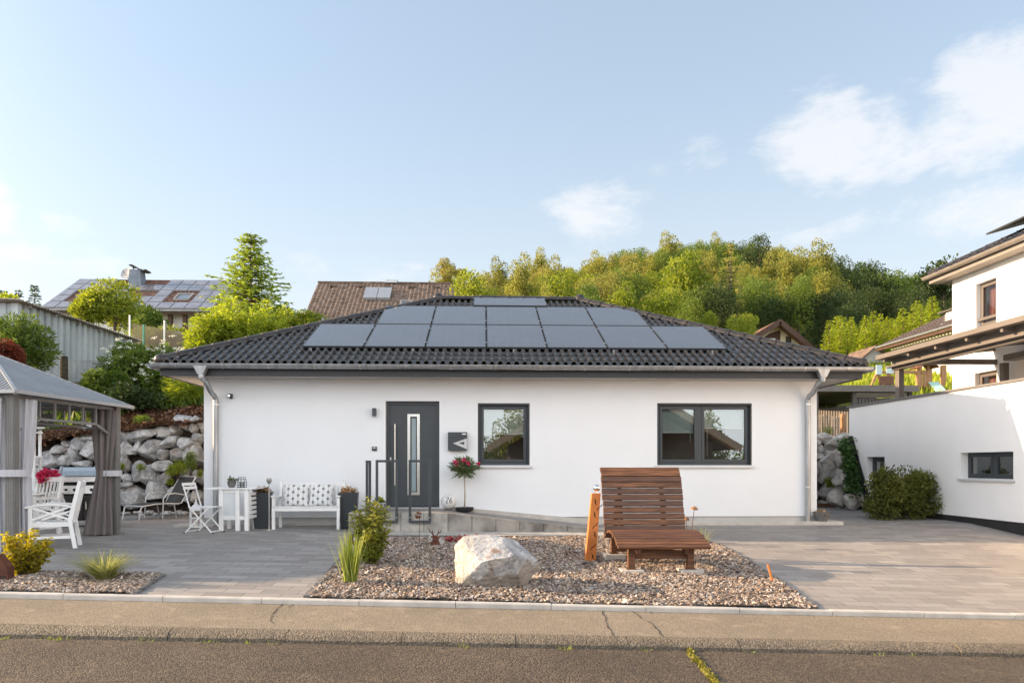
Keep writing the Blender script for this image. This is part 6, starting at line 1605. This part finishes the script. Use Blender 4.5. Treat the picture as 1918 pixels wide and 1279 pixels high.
for (px, py, r) in ((853,865,.05),(857,872,.04),(869,862,.055),(896,868,.02),(877,868,.02)):
    c = np.array(at(px,py,op.y-.12)); n = 40; leaf_quads(m, c+rs.normal(0,r*.45,(n,3)), rs.normal(size=(n,3))+np.array([0,-.5,.3]), .035, .9, rs, rs.rand(n))
part('blossom', m, F_PINK, ol)
def topping(par, c, r, n, size, fol, seed, name='dry_bouquet', h=.6, aspect=.6):
    m = M(); rs = np.random.RandomState(seed); u = unit(rs.normal(size=(n,3))); u[:,2] = np.abs(u[:,2])*h
    leaf_quads(m, np.array(c)+u*r*rs.uniform(.3,1,(n,1)), u+rs.normal(size=(n,3))*.5, size, aspect, rs, rs.rand(n)); return part(name, m, fol, par)
topping(pl1, pp1, .17, 260, .05, F_DRY, 1); topping(pl2, pp2, .17, 260, .045, F_DRY, 2); topping(pl1, pp1-Vector((0,0,.02)), .13, 120, .05, F_DRK, 3, 'leaves')
topping(cpn, CPOT-Vector((0,0,.03)), .15, 200, .05, F_DRY, 4, 'plant'); topping(gb, GABP, .10, 300, .04, F_YEL, 5, 'plant', .9)
topping(sp1, Vector((sx(434,ty+.12)+.02, ty+.12, tt_+.12)), .08, 160, .045, F_OLE, 6, 'plant', .8, .25)
for i, (dx, dz) in enumerate(((-.10,.28),(.03,.25),(.12,.30),(.0,.34),(.12,.21),(-.03,.2))): topping(vs_, VP+Vector((dx,-.03*(i%2),dz-.02)), .065, 70, .06, F_PINK, 40+i, 'flower', 1, .9)
topping(vs_, VP+Vector((0,0,.18)), .1, 70, .07, F_MID, 50, 'leaves')
# right side: bush by the wall, ivy
bc = at(1684,928,15.75); kk = dep(1684,15.75)/F; bz = 45*kk
def broad(f, s_):
    for i, (dx, hz) in enumerate(((-.42,.96),(.02,.88),(.44,1.0))): crown(f, (dx,.05*(i-1),bz*hz), (.42,.62,bz*hz*1.06), 3300, .07, .5, 18, .46, 460+i); crown(f, (dx,0,bz*.45), (.44,.62,bz*.5), 1500, .07, .5, 10, .5, 470+i)
    for i in range(12): s_.tube([(-.5+i*.09,0,-.05),(-.55+i*.1,.02*(i%3),bz*1.1)], [.012,.004], 5)
bu = plant('broad_bush', 'broad dark green bush at the foot of the white lower wall', 'bush', (bc.x, bc.y, bc.z-bz), broad, F_DRK)
bu.children[0].data.materials[0] = foliage('bush_foliage', (.05,.066,.016), (.18,.19,.045), .35)
upm = M(); ust = M(); upright(upm, ust, .35, .28, 420, .05, 19, 12, .6); upm.xf(Matrix.Translation((-.62+.0,0,.78))); o = part('foliage', upm, bu.children[0].data.materials[0], bu, local=True); o.location = (1.05,.1,0)
iv = thing('ivy', 'green ivy climbing beside the sloping black sealing strip', 'climbing plant'); m = M(); rs = np.random.RandomState(31); n = 1300
tt = rs.rand(n); c0, c1 = np.array((9.84,19.30,1.85)), np.array((9.78,18.72,.45)); P = c0+(c1-c0)*tt[:,None]+rs.normal(0,1,(n,3))*np.array([.09,.12,.07]); leaf_quads(m, P, rs.normal(size=(n,3))+np.array([-.2,-.6,-.2]), .085, .9, rs, np.clip(rs.normal(.4,.3,n),0,1))
part('foliage', m, foliage('ivy_foliage', (.025,.07,.02), (.11,.20,.05), .25), iv); part('stem', M().tube([(9.84,18.3,0), tuple(c1), tuple(c0)], .012, 6), BARK, iv)
bushy('wall_plant', 'yellow-green trailing plant between the right wall boulders', 'plant', 1560, 892, 915, 24, 20.75, F_YEL, 420, .06, 452, .4, 8, .5, stems=False)
bushy('wall_plant', 'dry yellow grass tuft on top of the right boulder wall', 'plant', 1551, 802, 815, 14, 21.7, F_PALE, 160, .12, 453, .15, 6, .5, stems=False)
# weeds along the kerb, moss in the street crack
m = M(); rs = np.random.RandomState(14)
for px, w_ in ((5,30),(88,14),(105,16),(122,22),(275,10),(385,14),(400,12),(465,8),(510,8),(1055,10),(1062,12),(870,16),(1210,12),(1292,8),(1400,8),(1640,8),(1700,8),(1860,10)):
    x = sx(px, 6.42)
    blades(m, (x, 6.40, zs(x)-.01), int(w_*1.1), .04, .04, .005, px, .5, .5, 3, .05)
struct('kerb_weeds', m, F_GRASS, kind='stuff')
m = M(); pts = [pz(a, b, lambda x, y: zs(x)) for a, b in [(1281,1207),(1292,1222),(1306,1240),(1322,1258),(1334,1272),(1345,1285)]]
for (x0,y0),(x1,y1) in zip(pts, pts[1:]):
    for k in range(30):
        t = k/30; x, y = x0+(x1-x0)*t+rs.normal(0,.012), y0+(y1-y0)*t; n = 5; leaf_quads(m, np.array([x,y,zs(x)+.004])+rs.normal(0,.01,(n,3))*np.array([1,1,.2]), rs.normal(size=(n,3))+np.array([0,0,.8]), .026, .8, rs, rs.rand(n))
struct('crack_moss', m, MOSS, kind='stuff')

# ================================================================== FENCES, SHED, FAR HOUSES
CORR = mat('corrugated_pale_sheet', (.42,.46,.47), .6, .0, var=.10, scale=1.3, stretch=(1,1,.25), c2=(.55,.585,.59))
RUSTR = mat('weathered_fibre_roof', (.40,.37,.34), .9, var=.35, scale=2, bump=.3)
sx0 = -14.0
shd = thing('corrugated_shed', 'long pale blue-grey corrugated sheet shed above the boulder wall at the left', 'shed', (sx0-3, 24, 2.5))
m = M(); ya_, yb_ = 22.2, 29.4; n_ = int((yb_-ya_)/.36); vs = []
for i in range(n_):
    y = ya_+i*.36
    for (dy, dx) in ((0,0),(.19,0),(.20,-.14),(.345,-.14)): vs.append((y+dy, dx))
top = lambda y: 6.06+.012*(y-22)
m.add([(sx0+dx, y, 2.0) for y, dx in vs]+[(sx0+dx, y, top(y)) for y, dx in vs], [(i, i+1, len(vs)+i+1, len(vs)+i) for i in range(len(vs)-1)])
part('wall', m, CORR, shd)
part('wall', M().box(sx0-6,sx0-.06,yb_-.1,yb_,2,6.0), CORR, shd, label='rear wall of the shed')
m = M(); vs = []
for i in range(18):
    x = sx0-i*.36
    for (d_, dy) in ((0,0),(.20,0),(.215,.05),(.345,.05)): vs.append((x-d_, ya_+dy))
m.add([(x,y,1.5) for x,y in vs]+[(x,y,6.05) for x,y in vs], [(i,i+1,len(vs)+i+1,len(vs)+i) for i in range(len(vs)-1)])
part('wall', m, CORR, shd, label='ribbed end wall of the shed')
m = M(); n_ = 150; vs = []
for i in range(n_+1):
    y = ya_-.3+(yb_-ya_+.6)*i/n_; z = top(y)+.05+.02*math.sin(i*2.1); vs += [(sx0+.22,y,z),(sx0-6.5,y,z+.12)]
m.add(vs, [(2*i,2*i+2,2*i+3,2*i+1) for i in range(n_)]); rf = part('roof', m, RUSTR, shd); rf.modifiers.new('thickness','SOLIDIFY').thickness = .02
m = M()
for i in range(9): y = ya_+.4+i*1.35; m.box(sx0-.05,sx0+.12,y,y+.07,top(y)-.07,top(y)+.0)
part('rafter_ends', m, RUSTR, shd)
wf = thing('wire_fence', 'chain-link fence on mossy wooden posts before the corrugated shed', 'fence', (-12,21,2.2))
MOSSW = mat('mossy_post', (.06,.048,.03), .95, var=.5, scale=9, bump=.5)
fpts = [(-30,19.4),(120,20.5),(218,22.3),(300,24)]
q = [at(px, 724-(px-120)*.03, Yd) for px, Yd in fpts]
for i in (1,2): part('post', M().tube([q[i]-Vector((0,0,.4)), q[i]+Vector((0,0,.84))], [.105,.095], 10), MOSSW, wf, smooth='auto')
for a, b in zip(q, q[1:]):
    m = M(); L = (b-a).length; u = (b-a)/L; h = .72; s = -h
    while s < L:
        for (s0, s1) in ((s, s+h), (s+h, s)):
            z0, z1 = 0.0, h
            A, B = (s0, z0), (s1, z1)
            def clip(A, B):
                (p, zp), (r_, zr) = A, B
                if p > r_: (p, zp), (r_, zr) = (r_, zr), (p, zp)
                if r_ <= 0 or p >= L: return None
                if p < 0: zp += (zr-zp)*(0-p)/(r_-p); p = 0
                if r_ > L: zr = zp+(zr-zp)*(L-p)/(r_-p); r_ = L
                return (p, zp), (r_, zr)
            k = clip(A, B)
            if k: m.bar(a+u*k[0][0]+Vector((0,0,k[0][1])), a+u*k[1][0]+Vector((0,0,k[1][1])), .009, .009)
        s += .105
    m.bar(a+Vector((0,0,h)), b+Vector((0,0,h)), .01, .01)
    part('wire_mesh', m, ZINC, wf)
nf = thing('netting_fence', 'brown garden netting on thin white and green poles behind the shed', 'fence', at(300,655,30))
for px, y0, mt in ((243,590,WHITEP),(269,608,mat('green_post',(.05,.30,.20),.5)),(308,600,WHITEP),(354,612,BARK)): part('pole', M().tube([at(px,665,30), at(px,y0,30)], .035, 8), mt, nf)
ma_, t_, n_1, l_1, bs_ = nt('brown_netting'); bs_.inputs['Base Color'].default_value = (.26,.19,.14,1); bs_.inputs['Roughness'].default_value = .9; bs_.inputs['Alpha'].default_value = .62
m = M(); a, b = at(248,606,30), at(345,622,30); c, d = at(345,662,30), at(248,662,30); m.quad(d,c,b,a); part('net', m, ma_, nf)
single('mesh_panel', M().box(*(lambda a, b: (a.x,b.x,a.y,a.y+.04,b.z,a.z))(at(322,703,23), at(358,727,23))), mat('turquoise_panel', (.06,.32,.26), .6), 'small turquoise panel under the left roof overhang', 'panel')
# paling fence right
pf = thing('paling_fence', 'fence of thin split chestnut pales above the right boulder wall', 'fence', at(1550,812,21.9)); rg = random.Random(6)
for i in range(9):
    px = 1529+i*6.2; a = at(px+rg.uniform(-1,3),816,21.9); b = at(px+rg.uniform(-1,1),777+rg.uniform(-3,4),21.9); part('pale', M().tube([a,(a+b)/2+Vector((rg.uniform(-.03,.03),0,0)),b], .015, 6), mat('split_pale', (.42,.35,.28), .9, var=.2) if i == 0 else bpy.data.materials['split_pale'], pf)
part('post', M().tube([at(1579,820,21.95), at(1578,775,21.95)], .07, 10), WOODL, pf); part('wire', M().bar(at(1520,785,21.92), at(1592,785,21.92), .008).bar(at(1520,800,21.92), at(1592,800,21.92), .008), ZINC, pf)
# carport
cpz = sz(1600,727,25); cx0, cx1 = sx(1480,25), sx(1716,25)
CPM = mat('grey_brown_metal', (.10,.09,.085), .6, .1, var=.1)
cp_ = thing('carport', 'flat-roofed grey brown carport behind the paling fence', 'carport', ((cx0+cx1)/2,27,2))
part('roof', M().box(cx0,cx1,24.9,31.5,cpz-.1,cpz+.06), CPM, cp_, bevel=.01); part('roof_edge', M().box(cx0-.02,cx1+.02,24.86,24.9,cpz-.13,cpz+.09), mat('carport_edge', (.17,.155,.145), .5), cp_)
for px in (1601, 1530, 1706): part('post', M().box(sx(px,25)-.06,sx(px,25)+.06,25.0,25.12,1.9,cpz-.1), CPM, cp_)
def ribwall(x0,x1,y,z0,z1,p=.12):
    m = M(); n = int((x1-x0)/p); vs = []
    for i in range(n): vs += [(x0+i*p,y),(x0+i*p+p*.6,y),(x0+i*p+p*.66,y+.03),(x0+i*p+p*.94,y+.03)]
    m.add([(x,yy,z0) for x,yy in vs]+[(x,yy,z1) for x,yy in vs], [(i,i+1,len(vs)+i+1,len(vs)+i) for i in range(len(vs)-1)]); return m
part('wall', ribwall(sx(1601,25)+.06, sx(1706,25)-.06, 25.05, 1.9, cpz-.35), CPM, cp_); part('wall', ribwall(cx0, cx1, 31.4, 1.9, cpz-.5), CPM, cp_); part('window_band', M().box(sx(1601,25)+.06,sx(1706,25)-.06,25.06,25.075,cpz-.33,cpz-.13), glassm('smoked_glass', (.5,.5,.5), .2), cp_)
part('wall', ribwall(0, 6.4, 0, 1.9, cpz-.6).xf(Matrix.Translation((sx(1601,25),25.1,0)) @ Matrix.Rotation(R(110),4,'Z')), CPM, cp_)
# playground frame
ps = thing('play_tower', 'wooden play tower with mint green slide and swing beam on the meadow', 'climbing frame', at(1740,740,32)); PT = lambda px, py, dy=0: at(px, py, 32+dy)
for px in (1719, 1738, 1765): part('post', M().bar(PT(px,748), PT(px,684), .13), WOODL, ps); part('post', M().bar(PT(px+4,748,1.3), PT(px+4,684,1.3), .13), WOODL, ps)
part('swing_beam', M().bar(PT(1640,697), PT(1742,697), .12), WOODL, ps); part('deck', M().box(*(lambda a, b: (a.x,b.x,32,33.3,a.z,a.z+.06))(PT(1719,726), PT(1742,726))), WOODL, ps)
part('railing_boards', M().box(*(lambda a, b: (a.x,b.x,31.95,32,b.z,a.z))(PT(1721,700), PT(1727,726))).box(*(lambda a, b: (a.x,b.x,31.95,32,b.z,a.z))(PT(1729,700), PT(1735,726))), WOODL, ps)
m = M(); 
for (A, B) in ((1640,1630),(1640,1652)): m.bar(PT(A+4,695), PT(B,728), .09)
for (A, B) in ((1664,1658),(1664,1676)): m.bar(PT(A,695,.0), PT(B,728), .08)
part('swing_legs', m, WOODL, ps); part('ladder_board', M().box(*(lambda a, b: (a.x,b.x,31.9,31.95,b.z,a.z))(PT(1645,705), PT(1672,727))), WOOD, ps)
m = M(); a, b = PT(1748,716,-.1), PT(1768,738,-1.2); m.bar(a, b, .42, .05); 
part('slide', m, mat('mint_plastic', (.40,.62,.56), .4), ps)
part('tower_roof', M().bar(PT(1714,690), PT(1732,676), .9, .05).bar(PT(1732,676), PT(1748,690), .9, .05), WOOD, ps)
part('towel', M().box(*(lambda a, b: (a.x,b.x,31.9,31.93,b.z,a.z))(PT(1639,684), PT(1650,702))).box(*(lambda a, b: (a.x,b.x,31.9,31.93,b.z,a.z))(PT(1658,686), PT(1672,700))), mat('pale_blue_cloth', (.55,.66,.68), .9), ps)
# ---- far houses
BTILE = mat('brown_roof_tile', (.13,.085,.06), .8, var=.3, scale=3, c2=(.22,.155,.115), bump=.2)
RTILE = mat('red_brown_roof_tile', (.14,.07,.05), .8, var=.3, scale=3, c2=(.21,.115,.085), bump=.2)
CREAM = mat('cream_render', (.62,.55,.40), .9, var=.05); TIMBER = mat('dark_timber', (.07,.035,.025), .8, var=.3, stretch=(6,6,.5)); WRENDER = mat('white_render', (.66,.65,.62), .9, var=.05)
def far_house(name, label, pxl, pxr, pye, pyr, Ye, Yr, over, wallm, tilem, wall_h=3.2, pitch_=.3):
    xl, xr = sx(pxl,Ye), sx(pxr,Ye); ze = at((pxl+pxr)/2, pye, Ye).z; zr = at((pxl+pxr)/2, pyr, Yr).z
    t = thing(name, label, 'house', ((xl+xr)/2, Ye+2, ze-wall_h)); D_ = Yr-Ye; H = zr-ze
    rm = M(); tile_slope(rm, xr-xl, D_, False, False, pitch_, .38); sl = H/D_
    rm.v = [(xl+x, Ye+y, ze+y*sl+(z-y*tp)) for x, y, z in rm.v]
    rf = part('roof', rm, tilem, t, smooth='auto')
    part('rear_roof', M().quad((xl,Yr,zr),(xr,Yr,zr),(xr,Yr+D_,ze),(xl,Yr+D_,ze)).bar((xl,Yr,zr+.03),(xr,Yr,zr+.03),.28,.12), tilem, t)
    m = M().prism([(Ye+over,ze-wall_h),(Ye+over,ze+over*sl-.15),(Yr,zr-.15),(Yr+D_-over,ze+over*sl-.15),(Yr+D_-over,ze-wall_h)], xl+.5, xr-.5, 'x'); part('wall', m, wallm, t)
    part('fascia', M().box(xl,xr,Ye-.03,Ye+.05,ze-.22,ze+.0), TIMBER, t); part('gutter', M().tube([(xl,Ye-.08,ze-.03),(xr,Ye-.08,ze-.03)], .08, 8), ZINC, t)
    return t, rf, (lambda u, v, h=0: Vector((xl+(xr-xl)*u, Ye+D_*v-h*sl*.7, ze+H*v+h)))
h1_, r1_, f1 = far_house('detached_house', 'house with a solar-covered roof and satellite dish at the upper left', 76, 425, 581, 527, 52, 57, .9, WRENDER, RTILE)
SOLF = mat('far_solar_cells', (.15,.15,.175), .12, var=.12, scale=2, c2=(.21,.21,.24)); SOLF.node_tree.nodes['Principled BSDF'].inputs['IOR'].default_value = 2.6 
nu, nv = 13, 5
for j in range(nv):
    for i in range(nu):
        u, v = (i+.5)/nu, (j+.5)/nv
        if (.26 < u < .51 and v > .75) or (.41 < u < .51 and .42 < v < .62) or (.58 < u < .80 and .2 < v < .58) or (.07 < u < .2 and .2 < v < .58): continue
        if j == 0 and u > .93: continue
        a, b, c, d = (f1(i/nu+.0015,j/nv+.006,.14), f1((i+1)/nu-.0015,j/nv+.006,.14), f1((i+1)/nu-.0015,(j+1)/nv-.006,.14), f1(i/nu+.0015,(j+1)/nv-.006,.14))
        m = M(); m.add([a,b,c,d]+[p-Vector((0,-.03,.05)) for p in (a,b,c,d)], [(0,1,2,3),(0,4,5,1),(1,5,6,2),(2,6,7,3),(3,7,4,0)]); sp_o = part('solar_panel', m, ALU, h1_); qq = [p*.95+(a+b+c+d)/4*.05+Vector((0,-.012,.018)) for p in (a,b,c,d)]; part('cell_sheet', M().quad(*qq), SOLF, sp_o)
def skylight(par, f, u0, u1, v0, v1, name='skylight'):
    a, b, c, d = f(u0,v0,.12), f(u1,v0,.12), f(u1,v1,.12), f(u0,v1,.12); m = M()
    for p, q in ((a,b),(b,c),(c,d),(d,a)): m.bar(p,q,.12,.14)
    o = part(name, m, mat('skylight_frame', (.25,.23,.22), .5) if 'skylight_frame' not in bpy.data.materials else bpy.data.materials['skylight_frame'], par)
    part('pane', M().quad(a,b,c,d), GLASSR, o)
GLASSR = mat('sky_glass', (.35,.38,.40), .08, .85, var=.02)
skylight(h1_, f1, .665, .745, .30, .50); skylight(h1_, f1, .12, .18, .34, .5)
ch = f1(.36,.86,0); m = M(); m.add([(ch.x-.52,ch.y-.5,ch.z-.6),(ch.x+.52,ch.y-.5,ch.z-.6),(ch.x+.52,ch.y+.5,ch.z-.6),(ch.x-.52,ch.y+.5,ch.z-.6),(ch.x-.40,ch.y-.4,ch.z+1.1),(ch.x+.40,ch.y-.4,ch.z+1.1),(ch.x+.40,ch.y+.4,ch.z+1.1),(ch.x-.40,ch.y+.4,ch.z+1.1)], [(4,5,6,7),(0,1,5,4),(1,2,6,5),(2,3,7,6),(3,0,4,7)])
cho = part('chimney', m, mat('slate_cladding', (.17,.20,.235), .6, var=.2, scale=2), h1_)
m = M(); vs = []
for i in range(9):
    t = i/8; x = ch.x-.42+1.25*t; z = ch.z+1.36+.14*math.sin(t*5.2+.8)-.20*t; vs += [(x,ch.y-.45,z),(x,ch.y+.45,z)]
m.add(vs, [(2*i,2*i+2,2*i+3,2*i+1) for i in range(8)]); co_ = part('chimney_cowl', m, BLACKPL, cho); co_.modifiers.new('thickness','SOLIDIFY').thickness = .08
part('cowl_legs', M().bar((ch.x-.3,ch.y,ch.z+1.0),(ch.x-.3,ch.y,ch.z+1.4),.06).bar((ch.x+.3,ch.y,ch.z+1.0),(ch.x+.3,ch.y,ch.z+1.25),.06), BLACKPL, cho)
dp_ = f1(.282,.99,0); m = M()
for k in range(0,5):
    pass
m.lathe([(.001,.0),(.25,.02),(.45,.07),(.46,.09),(.44,.085),(.25,.04),(.001,.02)], (0,0,0), 24); m.xf(Matrix.Translation(dp_+Vector((0,-.2,.55))) @ Matrix.Rotation(R(70),4,'X') @ Matrix.Rotation(R(-15),4,'Y'))
sd = thing('satellite_dish', 'grey satellite dish on the solar-covered roof beside its chimney', 'satellite dish', dp_); part('dish', m, mat('dish_grey', (.30,.31,.33), .6), sd, smooth='auto'); part('mast', M().tube([dp_-Vector((0,0,.3)), dp_+Vector((0,-.1,.6))], .04, 8).bar(dp_+Vector((0,-.25,.4)), dp_+Vector((0,-.9,.65)), .03), ZINC, sd)
for u in (.68,.76): part('timber_post', M().box(f1(u,0).x-.13,f1(u,0).x+.13,52.3,52.6,f1(u,0).z-2.6,f1(u,0).z-.2), TIMBER, h1_)
part('balcony_panel', M().box(f1(.84,0).x,f1(.98,0).x,52.35,52.55,f1(0,0).z-.75,f1(0,0).z-.2), TIMBER, h1_)
h2_, r2_, f2 = far_house('detached_house', 'house with a large brown tiled roof behind the left part of the bungalow', 567, 905, 600, 531, 50, 54.6, .8, CREAM, BTILE)
def collector(u0,u1,v0,v1):
    a,b,c,d = f2(u0,v0,.22), f2(u1,v0,.22), f2(u1,v1,.22), f2(u0,v1,.22); m = M(); m.add([a,b,c,d]+[p-Vector((0,-.1,.16)) for p in (a,b,c,d)], [(4,5,6,7),(0,4,5,1),(1,5,6,2),(2,6,7,3),(3,7,4,0),(0,1,2,3)]); part('solar_collector', m, mat('collector_glass', (.42,.43,.45), .25, .5, var=.05) if 'collector_glass' not in bpy.data.materials else bpy.data.materials['collector_glass'], h2_)
collector(.302,.378,.50,.79); collector(.381,.457,.50,.79); skylight(h2_, f2, .525,.585,.30,.46)
for u in (.1,.26,.42,.57,.72,.86): part('vent_tile', M().box(f2(u,.88).x-.2,f2(u,.88).x+.2,f2(u,.88).y-.25,f2(u,.88).y+.1,f2(u,.88).z,f2(u,.88).z+.16), BTILE, h2_)
part('ridge_box', M().box(f2(.41,1).x,f2(.48,1).x,54.3,54.9,f2(.4,1).z,f2(.4,1).z+.22), ZINC, h2_)
# cream gable house right
gy = 58; g3 = thing('gable_house', 'cream gabled house with brown roof edges between the trees at the right', 'house', at(1470,700,gy))
rp3, el3, er3 = at(1461,598,gy), at(1406,632,gy), at(1532,657,gy); zb3 = at(1470,710,gy).z
m = M(); pl3 = [(el3.x+.5,zb3),(el3.x+.5,el3.z+.2),(rp3.x,rp3.z-.25),(er3.x-.5,er3.z+.2),(er3.x-.5,zb3)]; m.prism(pl3, gy+1.0, gy+11, 'y'); part('wall', m, CREAM, g3)
for a, b in ((rp3, el3), (rp3, er3)):
    m = M(); u = (b-a); m.add([a,b,b+Vector((0,12,0)),a+Vector((0,12,0))]+[p-Vector((0,0,.22)) for p in (a,b,b+Vector((0,12,0)),a+Vector((0,12,0)))], [(0,1,2,3),(7,6,5,4),(0,4,5,1),(1,5,6,2),(2,6,7,3),(3,7,4,0)]); part('roof', m, RTILE, g3)
    part('barge_board', M().bar(a+Vector((0,-.06,-.2)), b+Vector((0,-.06,-.2)), .1, .42), TIMBER, g3)
a, b = at(1424,664,gy+.9), at(1462,620,gy+.9); m = M(); m.prism([(a.x,a.z),(b.x,a.z),(b.x,b.z+.1),(b.x-.9,b.z-.2),(a.x,a.z+1.2)], gy+.94, gy+.99, 'y'); part('balcony_recess', m, TIMBER, g3)
a, b = at(1426,648,gy+.93), at(1452,634,gy+.93); wo = part('window', M().box(a.x,b.x,gy+.90,gy+.935,a.z,b.z), WHITEP, g3); part('pane', M().box(a.x+.1,(a.x+b.x)/2-.05,gy+.88,gy+.899,a.z+.1,b.z-.1).box((a.x+b.x)/2+.05,b.x-.1,gy+.88,gy+.899,a.z+.1,b.z-.1), GLASSR, wo)
a, b = at(1472,644,gy+.96), at(1482,630,gy+.96); wo = part('window', M().box(a.x,b.x,gy+.95,gy+.999,a.z,b.z), TIMBER, g3); part('pane', M().box(a.x+.08,b.x-.08,gy+.93,gy+.949,a.z+.08,b.z-.08), GLASSR, wo)
# dark-roofed house behind the canopy
h4 = thing('dark_roof_house', 'white house with dark tiled roof and small dish above the canopy edge', 'house', (27,41,5.5))
RTX = Matrix.Translation((25, 45, at(1640,651,45).z)) @ Matrix.Rotation(R(-90),4,'Z')
HS = .46
rm = M(); tile_slope(rm, 11, 6.4, False, False, .3, .38); rm.v = [(x, y, (z-y*tp)+y*HS) for x, y, z in rm.v]; part('roof', rm.xf(RTX), mat('dark_brown_tile', (.06,.046,.042), .7, var=.3, scale=3), h4, smooth='auto')
part('rear_roof', M().quad((0,6.4,6.4*HS),(11,6.4,6.4*HS),(11,12.8,0),(0,12.8,0)).xf(RTX), BTILE, h4)
part('wall', M().prism([(.7,-3.5),(.7,.7*HS-.15),(6.4,6.4*HS-.15),(12.1,.7*HS-.15),(12.1,-3.5)], .4, 10.6, 'x').xf(RTX), WRENDER, h4); part('fascia', M().box(0,11,-.06,.06,-.25,-.02).xf(RTX), TIMBER, h4)
part('gutter', M().tube([(0,-.1,-.03),(11,-.1,-.03)], .07, 8).xf(RTX), ZINC, h4)
part('verge_board', M().bar((-.02,0,-.12),(-.02,6.4,6.4*HS-.12),.06,.24).xf(RTX), TIMBER, h4)
for x0 in (1.2, 3.4, 5.6):
    wo = part('window', M().box(x0,x0+1.0,.62,.695,-1.55,-.45).xf(RTX), WHITEP, h4); part('pane', M().box(x0+.08,x0+.46,.60,.619,-1.47,-.53).box(x0+.54,x0+.92,.60,.619,-1.47,-.53).xf(RTX), GLASSR, wo)
for x0 in (.7, 2.8, 5.0): part('shutter', M().box(x0,x0+.42,.63,.694,-1.55,-.45).xf(RTX), TIMBER, h4)
dk = part('dormer', M().prism([(1.5,.55),(1.5,1.32),(3.4,1.62),(3.4,1.4)], 4.4, 6.4, 'x').xf(RTX), mat('slate_grey_boards', (.10,.105,.115), .7, var=.15), h4); part('dormer_roof', M().bar((5.4,1.25,1.30),(5.4,3.6,1.68),2.4,.08).xf(RTX), CPM, h4)
part('dormer_window', M().box(4.7,6.1,1.42,1.495,.78,1.24).xf(RTX), WHITEP, dk)
dc = at(1767,617,40); m = M().lathe([(.001,0),(.30,.05),(.32,.08),(.29,.08),(.001,.04)], (0,0,0), 20).xf(Matrix.Translation(dc) @ Matrix.Rotation(R(75),4,'X')); part('satellite_dish', m, WHITEP, h4, smooth='auto')
hs = thing('small_hut', 'small pale gabled hut at the meadow edge below the dark-roofed house', 'hut', at(1640,685,46)); a = at(1638,672,46)
part('wall', M().prism([(a.x-.9,a.z-.8),(a.x-.9,a.z+.0),(a.x,a.z+.75),(a.x+.9,a.z),(a.x+.9,a.z-.8)], 46, 49, 'y'), WRENDER, hs); part('roof', M().bar((a.x-1.1,47.4,a.z-.12),(a.x,47.4,a.z+.82),3.4,.08,(0,0,1)).bar((a.x,47.4,a.z+.82),(a.x+1.1,47.4,a.z-.12),3.4,.08), BTILE, hs)
# ---- houses outside the frame: one is added to shade the patio, one across the street shows in the window panes
nh = thing('shade_house', 'unseen house shape added beyond the left picture edge to shade the patio', 'house', (-22,15,-.1))
part('wall', M().box(-26.5,-17.5,10.95,19.4,-.6,4.4), PLASTER, nh)
m = M(); e = [(-27.1,10.4,4.4),(-16.9,10.4,4.4),(-16.9,20.0,4.4),(-27.1,20.0,4.4)]; m.add(e+[(-22,13.6,6.9),(-22,16.4,6.9)], [(0,1,4),(1,2,5,4),(2,3,5),(3,0,4,5),(0,3,2,1)]); part('roof', m, BTILE, nh)
oh = thing('street_house', 'brown timber gabled house across the street mirrored in the window panes', 'house', (6.9,-13,-.6))
part('wall', M().prism([(1.4,.6),(1.4,2.3),(6.9,5.3),(12.4,2.3),(12.4,.6)], -15, -9.6, 'y'), TIMBER, oh); part('base_wall', M().box(1.4,12.4,-15,-9.57,-1,.6), CONCL, oh)
for a, b in (((6.9,6.0),(.2,2.1)),((6.9,6.0),(13.6,2.1))):
    m = M(); A, B = Vector((a[0],-8.6,a[1])), Vector((b[0],-8.6,b[1])); m.bar((A.x,-12,A.z),(B.x,-12,B.z),7.0,.22,(0,0,1)); part('roof', m, BTILE, oh); part('barge_board', M().bar(A+Vector((0,.15,-.05)), B+Vector((0,.15,-.05)), .06, .34), mat('pale_board', (.42,.36,.30), .7) if 'pale_board' not in bpy.data.materials else bpy.data.materials['pale_board'], oh)
rg = random.Random(12)
for i in range(22):
    x, y = -18+i*2.3+rg.uniform(-.5,.5), -19-rg.uniform(0,5)
    o = dup(PROTO[('olv','yel','mid')[i % 3]][i % 2], loc=(x,y,-2.9), rz=i*1.1, scale=rg.uniform(.55,.72), label='leafy tree of the row across the street mirrored in the window panes', group='trees across the street')
ip = Vector((sx(1383,YF+.25), YF+.27, sz(1320,871,YF)+.02)); tp_ = thing('potted_plant', 'small green plant in a white pot inside the wide window', 'potted plant', ip)
part('pot', M().lathe([(.045,0),(.06,.09),(.052,.09)], ip, 16), WHITEP, tp_, smooth='auto'); topping(tp_, ip+Vector((0,0,.1)), .15, 260, .08, F_YEL, 61, 'foliage', .7, .3)
part('window_board', M().box(sx(1231,YF),sx(1408,YF),YF+.205,YF+.42,sz(1320,871,YF)-.03,sz(1320,871,YF)+.015), WHITEP, bung)
